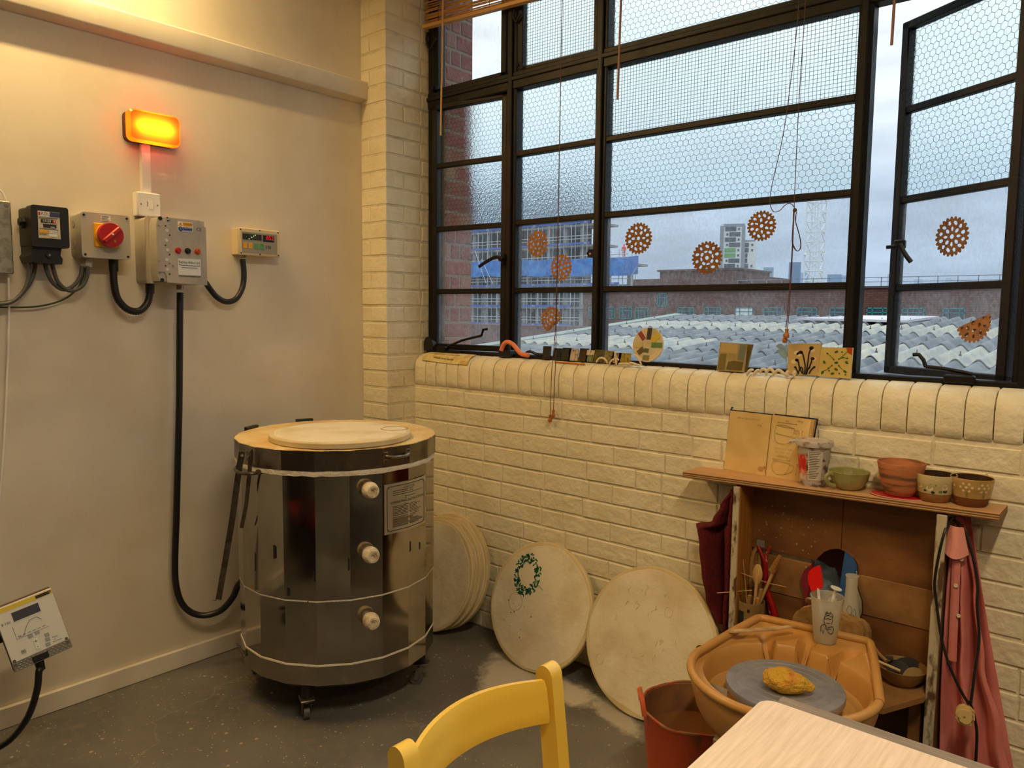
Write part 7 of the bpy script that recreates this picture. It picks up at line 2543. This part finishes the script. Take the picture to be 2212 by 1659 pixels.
pls.build('plastic_scraper', mat('pale_grey_plastic', (186, 186, 180), .4), label='pale grey plastic scraper tucked beside the wheel head', cat='tool', smooth=False)

# ---- frosted beaker with spatula and syringe
bk0 = V3(((2.2092,-0.2685,0.489)[0], (2.2092,-0.2685,0.489)[1], .4895))
bk = thing('plastic_beaker', 'frosted plastic beaker with a line drawing, standing on the pan', 'beaker', bk0)
hK = .134
MB().lathe([(0, .001), (.0285, 0), (.030, .003), (.0435, hK - .003), (.0455, hK - .001), (.0450, hK + .001), (.0425, hK), (.0290, .005), (0, .003)], bk0, 40).build('beaker_wall', m_frostp, bk)
MB().lathe([(0, .004), (.0285, .004), (.030, .025), (0, .025)], bk0, 28).build('murky_water', mat('cloudy_water', (0, 0, 0)), bk)
rk = lambda z_: .030 + (.0435 - .030) * z_ / hK + .0012
FK = lambda a, z_: Vector((bk0.x + rk(z_) * math.cos(R(a)), bk0.y + rk(z_) * math.sin(R(a)), bk0.z + z_))
dk = MB()
for pts in ([(-92, .040), (-92, .055), (-84, .062), (-76, .064)], [(-76, .064), (-80, .075), (-76, .088), (-64, .092), (-50, .088), (-47, .078), (-50, .066)], [(-78, .082), (-70, .080), (-66, .084), (-58, .080), (-52, .082)],
            [(-76, .092), (-70, .098), (-62, .096), (-56, .099), (-48, .094), (-46, .086)], [(-74, .096), (-72, .102), (-66, .101)], [(-60, .101), (-54, .102)], [(-70, .070), (-62, .068), (-56, .070)],
            [(-76, .064), (-70, .058), (-70, .050), (-62, .048), (-62, .056), (-54, .058), (-42, .058), (-38, .048), (-42, .038), (-54, .038), (-62, .044)], [(-58, .052), (-50, .050)], [(-82, .036), (-82, .046)]):
    dk.tube(smooth_path([FK(a, z_) for a, z_ in pts], 4), .0009, 4)
dk.build('line_drawing', m_dark, bk, kind='stuff')
st0 = bk0 + Vector((-.006, -.004, .008))
spa = thing('red_spatula', 'red silicone spatula standing in the frosted beaker', 'spatula', st0)
sa, sb2 = V3((2.1898,-0.285,0.6395)), V3((2.1776,-0.285,0.708))
MB().tube([st0, sa + (sb2 - sa) * .1], .004, 8).build('handle', m_whitep, spa)
shp = [(2.1721,0.631),(2.1633,0.6505),(2.1584,0.6724),(2.1628,0.6898),(2.1727,0.7015),(2.189,0.712),(2.1933,0.7036),(2.2019,0.6559),(2.1997,0.6487)]
MB().prism(shp, -.288, -.281).build('blade', mat('red_silicone', (222, 20, 18), .35), spa)
sy0 = bk0 + Vector((-.008, -.004, .012))
syt = thing('syringe', 'white plastic syringe standing in the frosted beaker', 'syringe', sy0)
e1, e2 = V3((2.2268,-0.275,0.6232)), V3((2.2333,-0.272,0.6508))
MB().tube([sy0, e1], .0115, 14).build('barrel', m_frostp, syt)
MB().tube([sy0.lerp(e1, .22), sy0.lerp(e1, .34)], .0112, 14).build('plunger_seal', m_darkrub, syt)
MB().tube([sy0.lerp(e1, .34), e2], .0045, 8).build('plunger_rod', m_whitep, syt)
dpl = (e2 - e1).normalized()
MB().tube([e2, e2 + dpl * .003], .0155, 18).build('thumb_rest', m_whitep, syt)

# ---- bowl of tools on the inner shelf
bw0 = V3((2.372, -.098, .360))
bw = thing('tool_bowl', 'shallow clay stained bowl on the inner shelf', 'bowl', bw0)
MB().lathe([(0, .001), (.036, 0), (.040, .003), (.058, .022), (.0665, .047), (.0675, .050), (.0660, .051), (.0635, .047), (.055, .024), (.036, .008), (0, .006)], bw0, 40).build('bowl_wall', mat('ochre_bowl', (150, 112, 58), .5, c2=(124, 90, 44), ns=12), bw)
m_rib = mat('black_rubber_kidney', (24, 24, 26), .5)
for i_, (dx, dy, a, c_, lb, m) in enumerate(((.012, .035, 18, .046, 'large black rubber kidney standing in the bowl', m_rib), (-.012, .010, -12, .040, 'second black rubber kidney in front of the large one', mat('dark_grey_rubber', (54, 54, 54), .6)), (.034, .006, 40, .034, 'pale clay coated kidney at the right of the bowl', mat('clay_coated_kidney', (168, 138, 88), .8)))):
    F = FR((bw0.x + dx, bw0.y + dy, bw0.z + .012), (math.cos(R(a)), math.sin(R(a)), 0), (.1 * (i_ - 1), .35, 1))
    kpts = arc(0, .0, c_, 0, 180, 14) + [(-c_ * .6, -.006), (0, .004), (c_ * .6, -.006)]
    MB(F).prism([(p[0], p[1] * .95 + .006) for p in kpts], -.0015, .0015).build('rubber_kidney', m, label=lb, cat='tool', group='tools in the bowl')
MB().tube([bw0 + Vector((-.058, -.030, .056)), bw0 + Vector((.006, -.040, .050))], .0042, 8).build('clay_stick', mat('pale_clay_stick', (206, 182, 136), .7), label='pale wooden stick lying across the rim of the bowl', cat='tool')
MB().tube(smooth_path([V3((2.2795,-0.0645,0.44)), V3((2.288,-0.0699,0.43)), V3((2.3053,-0.0838,0.42)), bw0 + Vector((-.040, .0, .050))], 4), .0055, 8).build('wooden_handle_tool', m_wood2, label='wooden handled tool sticking out left of the bowl', cat='tool')
MB(FR(bw0 + Vector((-.040, .012, .052)), (.9, .3, .1), (0, .2, 1))).box((-.018, -.004, -.002), (.014, .004, .010), .002).build('metal_clip', m_strap, label='small metal clip on the left edge of the bowl', cat='clip')

# ================================================================== cloths on hooks
m_towel = mat('red_terry', (112, 10, 10), .95, c2=(86, 5, 6), ns=160, bump=.8, bs=420)
tw_ = thing('red_towel', 'dark red terry towel hanging on the left side of the carcass', 'towel', (1.80, -.09, .34))
z_top, z_bot = .853, .345


def keyl(ks, t):
    for (a, va), (b_, vb) in zip(ks, ks[1:]):
        if t <= b_:
            k = (t - a) / (b_ - a)
            k = k * k * (3 - 2 * k)
            return va + (vb - va) * k
    return ks[-1][1]


def towel(u, v):
    wv_ = keyl([(0, .010), (.12, .050), (.255, .085), (.30, .150), (.42, .135), (.6, .118), (.8, .095), (1, .040)], v)
    rx = keyl([(0, .004), (.3, .004), (.6, .010), (1, .020)], v)
    fold = min(1, v * 3.0)
    x_ = 1.853 - rx - wv_ * u
    y_ = -.082 - .030 * math.sin(u * 3.2 * PI + .6) * fold - .018 * (1 - fold) - .012 * math.sin(u * 7 + v * 5)
    z_ = z_top + (z_bot - z_top) * v + .10 * u * max(0, v - .62) * 1.3 - .012 * u * (1 - v)
    return (x_, y_, z_)


MB().sheet(44, 60, towel, .008).build('front_fold', m_towel, tw_, ang=80)


def towel2(u, v):
    x_ = 1.852 - .012 - .070 * u * min(1, v * 3)
    y_ = -.042 + .012 * math.sin(u * 9 + v * 3) * min(1, v * 4)
    return (x_, y_, z_top - .006 + (.42 - z_top) * v)


MB().sheet(20, 30, towel2, .008).build('back_fold', m_towel, tw_, ang=80)
MB().tube([(1.8575, -.085, .848), (1.848, -.085, .846), (1.845, -.085, .856)], .003, 8).build('towel_hook', m_screw, label='small metal hook holding the red towel', cat='hook')

m_shirt = mat('pink_cotton', (214, 130, 122), .9, c2=(194, 104, 96), ns=7, lo=.4, hi=.75, bump=.15, bs=300)
sh = thing('pink_shirt', 'faded pink button-up shirt hanging on the right side of the carcass', 'shirt', (2.55, -.09, .08))


def shirt(u, v):
    xl = keyl([(0, 2.482), (.15, 2.476), (.5, 2.476), (1, 2.484)], v)
    xr = keyl([(0, 2.500), (.10, 2.520), (.25, 2.545), (.5, 2.575), (.75, 2.628), (1, 2.675)], v)
    fold = min(1, v * 4)
    x_ = xl + (xr - xl) * u
    y_ = -.085 - .022 * math.sin(u * 4.2 * PI + 1.0 + v * .8) * fold * (.6 + .4 * v) - .010 * math.sin(u * 13 + v * 4) * fold
    return (x_, y_, .868 - v * .77)


MB().sheet(56, 60, shirt, .003).build('shirt_front', m_shirt, sh, ang=80)
MB().sheet(30, 40, lambda u, v: (2.480 + (.03 + .15 * v) * u, -.045 + .010 * math.sin(u * 10 + v * 3) * min(1, v * 4), .862 - v * .72), .003).build('shirt_back', m_shirt, sh, ang=80)
cl = MB().sheet(16, 14, lambda u, v: ((2.4672,-0.12,0.7943)[0] + .010 * (1 - v) + u * (.030 + .030 * v) - .004 * v, -.118 - .020 * math.sin(u * PI) * (.4 + .6 * v), .848 - v * .072 - .014 * math.sin(u * PI) * v), .004)
cl.build('collar', mat('pink_collar', (226, 150, 138), .9, bump=.15, bs=300), sh, ang=80)
m_btn = mat('pearl_button', (214, 204, 176), .3)
for px in ((2.5088,-0.124,0.7616), (2.4998,-0.124,0.6859), (2.5111,-0.124,0.6044)):
    p = V3(px)
    MB(Matrix.Translation(p) @ Matrix.Rotation(R(90), 4, 'X')).lathe([(0, 0), (.0052, 0), (.0056, .0012), (.0046, .0024), (.003, .0018), (0, .0018)], n=16).build('button', m_btn, sh)
pk_ = MB().sheet(6, 40, lambda u, v: ((2.4853,-0.12,0.7723)[0] + u * .020 + .006 * v, -.1165 - .004 * math.sin(u * PI), .772 - v * .30), .0025)
pk_.build('button_placket', m_shirt, sh, ang=80)
MB().tube([(2.4695, -.085, .862), (2.480, -.085, .860), (2.484, -.085, .870)], .003, 8).build('shirt_hook', m_screw, label='small metal hook holding the pink shirt', cat='hook')

# ---- black cable with plug
pg_ = thing('cable_and_plug', 'black mains cable looped over the shirt with a dirty cream plug', 'cable', V3((2.5503,-0.17,0.3346)))
MB().tube(smooth_path([V3((2.4707,-0.1,0.8622)), V3((2.467,-0.14,0.831)), V3((2.4591,-0.15,0.7672)), V3((2.4533,-0.15,0.688)), V3((2.4624,-0.15,0.6251)), V3((2.4775,-0.16,0.554)), V3((2.5015,-0.172,0.4873)), V3((2.532,-0.176,0.4275)), V3((2.5569,-0.176,0.3886))], 8), .0038, 8).build('cable', m_darkrub, pg_)
MB().tube(smooth_path([V3((2.4788,-0.095,0.8601)), V3((2.5084,-0.095,0.8296)), V3((2.5325,-0.105,0.7662)), V3((2.5489,-0.115,0.6995)), V3((2.5529,-0.125,0.6418)), V3((2.5637,-0.135,0.5582)), V3((2.5622,-0.155,0.4749)), V3((2.561,-0.176,0.3926))], 8), .0038, 8).build('cable', m_darkrub, pg_)
MB().tube(smooth_path([V3((2.5576,-0.17,0.3954)), V3((2.5678,-0.16,0.3564)), V3((2.5752,-0.15,0.3097)), V3((2.5767,-0.145,0.2494)), V3((2.5765,-0.145,0.1772))], 8), .0038, 8).build('cable', m_darkrub, pg_)
pc_ = V3((2.5505,-0.18,0.3621))
PGM = FR(pc_, (.93, .15, -.30), (.25, .12, 1))
pgm = MB(PGM)
pgm.prism([(-.024, .004), (-.020, -.014), (-.008, -.024), (.010, -.025), (.020, -.016), (.023, .002), (.016, .018), (.004, .024), (-.012, .022), (-.021, .014)], -.016, .004)
pgm.prism([(-.018, .004), (-.015, -.010), (-.006, -.018), (.008, -.019), (.015, -.012), (.017, .002), (.012, .014), (.003, .018), (-.009, .016), (-.016, .010)], -.021, -.016)
pgm.build('plug', mat('dirty_cream_plug', (206, 178, 118), .5, c2=(140, 108, 62), ns=60, lo=.56, hi=.64), pg_)
for a_, b1 in ((-.008, -.004), (.008, -.006), (0, .008)):
    MB(PGM).box((a_ - .0030, .004, b1 - .002), (a_ + .0030, .021, b1 + .002), .0005).build('pin', mat('brass', (0, 0, 0)), pg_)

# ================================================================== bucket
bk_ = thing('orange_bucket', 'worn orange-red flexible tub half full of brown slip', 'bucket', (1.935, -.505, 0))
BC = Vector((1.935, -.505, 0))
m_orange = mat('worn_orange_rubber', (208, 86, 44), .55, c2=(134, 92, 62), ns=9, nd=7, lo=.54, hi=.64, st=(2, 2, .55))
m_inner = mat('slip_coated_inside', (112, 74, 44), .7, c2=(140, 96, 56), ns=10)
MB().lathe([(0, 0), (.115, 0), (.122, .006), (.150, .285), (.1535, .290)], BC, 44).build('tub_outside', m_orange, bk_)
MB().lathe([(.1535, .290), (.1520, .292), (.1465, .287), (.1180, .010), (0, .008)], BC, 44).build('tub_inside', m_inner, bk_)
MB().tube([(BC.x + .1515 * math.cos(a / 44 * 2 * PI), BC.y + .1515 * math.sin(a / 44 * 2 * PI), .2895 + .003 * math.sin(a * .9)) for a in range(46)], .0042, 6, caps=False).build('tub_rim', mat('clay_crusted_rim', (150, 110, 70), .8, c2=(180, 70, 36), ns=30), bk_)
MB().lathe([(0, .205), (.141, .205), (.1395, .198), (0, .198)], BC, 40).build('slip', mat('brown_slip', (124, 80, 44), .25), bk_)
for s_ in (-1, 1):
    d = Vector((-.80, -.60, 0)) * s_
    e_ = Vector((.60, -.80, 0))
    c0_ = BC + d * .150
    P = smooth_path([c0_ + e_ * .050 + Vector((0, 0, .282)), c0_ + e_ * .034 + d * .006 + Vector((0, 0, .318)), c0_ + d * .010 + Vector((0, 0, .334)), c0_ - e_ * .034 + d * .006 + Vector((0, 0, .318)), c0_ - e_ * .050 + Vector((0, 0, .282))], 6)
    MB().tube(P, .0085, 8, flat=.65).build('handle', m_orange, bk_)

# ================================================================== table, board and chair
m_tab = mat('weathered_table_wood', (148, 132, 116), .6, c2=(122, 108, 94), ns=7, nd=8, lo=.38, hi=.66, st=(.7, 9, 1), bump=.15, bs=60)
m_board = mat('bare_pale_board', (238, 218, 198), .62, c2=(218, 194, 170), ns=11, nd=9, lo=.30, hi=.74, st=(16, .9, 1), bump=.10, bs=80)
tb_ = thing('work_table', 'weathered grey-brown work table in the right foreground', 'table', (3.0, -1.7, 0))
for k in range(9):
    ya = -1.137 - k * .130
    MB().box((2.4165, ya - .129, .700), (3.70, ya, .7365), .003).build('plank', m_tab, tb_)
MB().box((2.47, -2.28, .62), (3.65, -2.25, .70)).build('apron', m_tab, tb_); MB().box((2.47, -1.20, .62), (3.65, -1.17, .70)).build('apron', m_tab, tb_)
for x_ in (2.50, 3.62):
    for y_ in (-1.19, -2.24):
        MB().box((x_ - .03, y_ - .03, 0), (x_ + .03, y_ + .03, .70), .003).build('leg', m_tab, tb_)
bdp = [(3.66, -1.1955)] + arc(2.4315, -1.2195, .024, 90, 180, 6) + [(2.4075, -2.28), (3.66, -2.28)]
MB().slab(bdp[::-1], .7367, .7515).build('work_board', m_board, label='pale bare wooden board lying on the work table', cat='board')

m_yc = mat('yellow_gloss_paint', (240, 202, 88), .35, c2=(232, 190, 68), ns=5, coat=.25)
ch = thing('yellow_chair', 'yellow painted wooden chair with a curved back rail', 'chair', (2.25, -1.53, 0))
CT = .757
for s_, yc in ((1, -1.352), (-1, -1.712)):
    # back post: leans a little, rounded top
    mb_ = MB()
    pr2 = [(-.019, 0), (.019, 0)] 
    prof_ = []
    n_ = 7
    pts = [(.060, 0.0), (.045, .25), (.020, .45), (.0, .62), (-.014, CT - .022)]
    left = [(2.070 + x_ - .0195, z_) for x_, z_ in pts]
    right = [(2.070 + x_ + .0195, z_) for x_, z_ in pts]
    cxp, czp = 2.070 - .014, CT - .022
    top = [(cxp + .0195 * math.cos(R(a)), czp + .022 * math.sin(R(a))) for a in range(20, 180, 20)]
    poly = left[::-1][::-1]
    outline = right + top + left[::-1]
    mb_.prism(outline, yc - .0155, yc + .0155)
    mb_.build('back_post', m_yc, ch, ang=50)
rail = MB()
def railp(u, v, off):
    yy = -1.698 + u * .322
    bow = -.050 * (1 - (2 * u - 1) ** 2)
    tilt = (v - .5) * -.012
    hz_ = .735 - (1 - v) * .078 + .006 * math.sin(PI * u) * v
    return (2.066 + bow + tilt + off, yy, hz_)
n1, n2 = 28, 6
vs = []
for off in (.008, -.008):
    for j in range(n2 + 1):
        for i in range(n1 + 1):
            o2 = off * (.55 if j in (0, n2) else 1.0)
            vs.append(railp(i / n1, j / n2, o2))
w_ = n1 + 1
o_ = w_ * (n2 + 1)
fs = []
for j in range(n2):
    for i in range(n1):
        a, b_, c_, d_ = j * w_ + i, j * w_ + i + 1, (j + 1) * w_ + i + 1, (j + 1) * w_ + i
        fs += [(a, b_, c_, d_), (o_ + d_, o_ + c_, o_ + b_, o_ + a)]
for i in range(n1):
    fs += [(i, o_ + i, o_ + i + 1, i + 1), (n2 * w_ + i, n2 * w_ + i + 1, o_ + n2 * w_ + i + 1, o_ + n2 * w_ + i)]
for j in range(n2):
    fs += [(j * w_, (j + 1) * w_, o_ + (j + 1) * w_, o_ + j * w_), (j * w_ + n1, o_ + j * w_ + n1, o_ + (j + 1) * w_ + n1, (j + 1) * w_ + n1)]
rail.add(vs, fs)
rail.build('back_rail', m_yc, ch, ang=60)
MB().box((2.10, -1.72, .425), (2.49, -1.355, .450), .008).build('seat', m_yc, ch)
for y_ in (-1.372, -1.702):
    MB().box((2.452, y_ - .016, 0), (2.484, y_ + .016, .425), .003).build('front_leg', m_yc, ch)
    MB().box((2.12, y_ - .009, .18), (2.46, y_ + .009, .21), .003).build('stretcher', m_yc, ch)
MB().box((2.10, -1.70, .375), (2.12, -1.375, .425)).build('seat_rail', m_yc, ch); MB().box((2.46, -1.70, .375), (2.48, -1.375, .425)).build('seat_rail', m_yc, ch)
chp = MB()
for p in ((2.0750, -1.3455, .735), (2.0790, -1.3450, .722), (2.0785, -1.3450, .66)):
    pass

# ================================================================== storage rack beside the camera (it shows in the mirror and the kiln)
m_rr = mat('red_painted_rack', (150, 22, 34), .5)
m_rb = mat('blue_painted_post', (52, 96, 148), .5)
rk_ = thing('storage_rack', 'red painted storage rack with clay bags reflected in the mirror', 'rack', (1.45, -2.70, 0))
for x_ in (1.0, 1.95):
    for y_ in (-2.50, -2.92):
        MB().box((x_ - .03, y_ - .03, 0), (x_ + .03, y_ + .03, 1.25), .003).build('upright', m_dark, rk_)
for x_ in (1.27, 1.66):
    MB().box((x_ - .03, -2.50, .325), (x_ + .03, -2.47, .80), .003).build('divider', m_rr, rk_)
for z_ in (.28, .80, 1.22):
    MB().box((.97, -2.95, z_), (1.98, -2.47, z_ + .045), .003).build('rack_shelf', m_rr, rk_)
MB().box((.97, -2.96, .0), (1.98, -2.945, 1.25)).build('rack_back', mat('rack_back_board', (104, 44, 40), .7), rk_)
MB().box((1.50, -2.44, 0), (1.575, -2.38, 1.4), .004).build('blue_post', m_rb, label='blue painted timber post in front of the storage rack', cat='post')
m_bag = mat('grey_plastic_bag', (172, 178, 168), .35, c2=(120, 126, 118), ns=9)
for i_, (bx_, bz_, sc_) in enumerate(((1.25, .325, 1.0), (1.72, .325, 1.1), (1.40, .845, .9))):
    bm_ = bmesh.new(); bmesh.ops.create_icosphere(bm_, subdivisions=4, radius=1.0)
    sv = []
    for v in bm_.verts:
        p = v.co
        q = Vector((p.x * .19 * sc_, p.y * .16, p.z * .17 * sc_ + .155 * sc_))
        q += v.normal * (noise.noise(p * 3 + Vector((i_ * 7, 0, 0))) * .03 + abs(noise.noise(p * 8)) * .014)
        q.z = max(q.z, 0.002)
        sv.append((q.x + bx_, q.y - 2.68, q.z + bz_))
    MB().add(sv, [tuple(v.index for v in f.verts) for f in bm_.faces]).build('clay_bag', m_bag, label=('grey plastic clay bag on the lower rack shelf, left', 'grey plastic clay bag on the lower rack shelf, right', 'grey plastic clay bag on the upper rack shelf')[i_], cat='bag')
    bm_.free()

# ---- lamp fixtures
m_tube = emit('warm_tube', (255, 255, 255), 1.0)
_e = m_tube.node_tree.nodes['Emission']
_e.inputs[0].default_value = WARM + (1,)
_e.inputs[1].default_value = TUBE_LAMP['strength']
tx_, ty_, tz_ = TUBE_LAMP['loc']
tl2 = TUBE_LAMP['length'] / 2
bt = thing('batten_light', 'bare warm tube light fixed to the plaster wall above the rail', 'light', (0, ty_, tz_))
MB().cyl((tx_, ty_ - tl2, tz_), (tx_, ty_ + tl2, tz_), .013, n=12).build('tube', m_tube, bt)
hs = MB().box((0, ty_ - tl2 - .02, tz_ + .03), (tx_ + .02, ty_ + tl2 + .02, tz_ + .09), .004)
for s_ in (-1, 1):
    hs.box((.06, ty_ + s_ * (tl2 + .012) - .01, tz_ - .02), (tx_ + .02, ty_ + s_ * (tl2 + .012) + .01, tz_ + .06), .003)
hs.build('housing', m_whitep, bt)
for i_, (lo, (l_, sx_, sy_, w_)) in enumerate(zip(LAMP_OBJ, LAMPS)):
    lb = ('ceiling strip light above the work table', 'ceiling strip light towards the rear wall', 'ceiling strip light near the right wall')[i_]
    t = thing('strip_light', lb, 'light', (l_[0], l_[1], l_[2]))
    MB().box((l_[0] - sx_ / 2 - .02, l_[1] - sy_ / 2 - .02, l_[2] + .012), (l_[0] + sx_ / 2 + .02, l_[1] + sy_ / 2 + .02, l_[2] + .06), .005).build('housing', m_whitep, t)
    rd = MB()
    lx, ly = (0, sy_ / 2 * .8) if sy_ > sx_ else (sx_ / 2 * .8, 0)
    for s_ in (-1, 1):
        rd.cyl((l_[0] + s_ * lx, l_[1] + s_ * ly, l_[2] + .06), (l_[0] + s_ * lx, l_[1] + s_ * ly, CEIL), .006, n=8)
    rd.build('hanger', m_screw, t)
    lo.parent = t
    lo.location = (0, 0, 0)
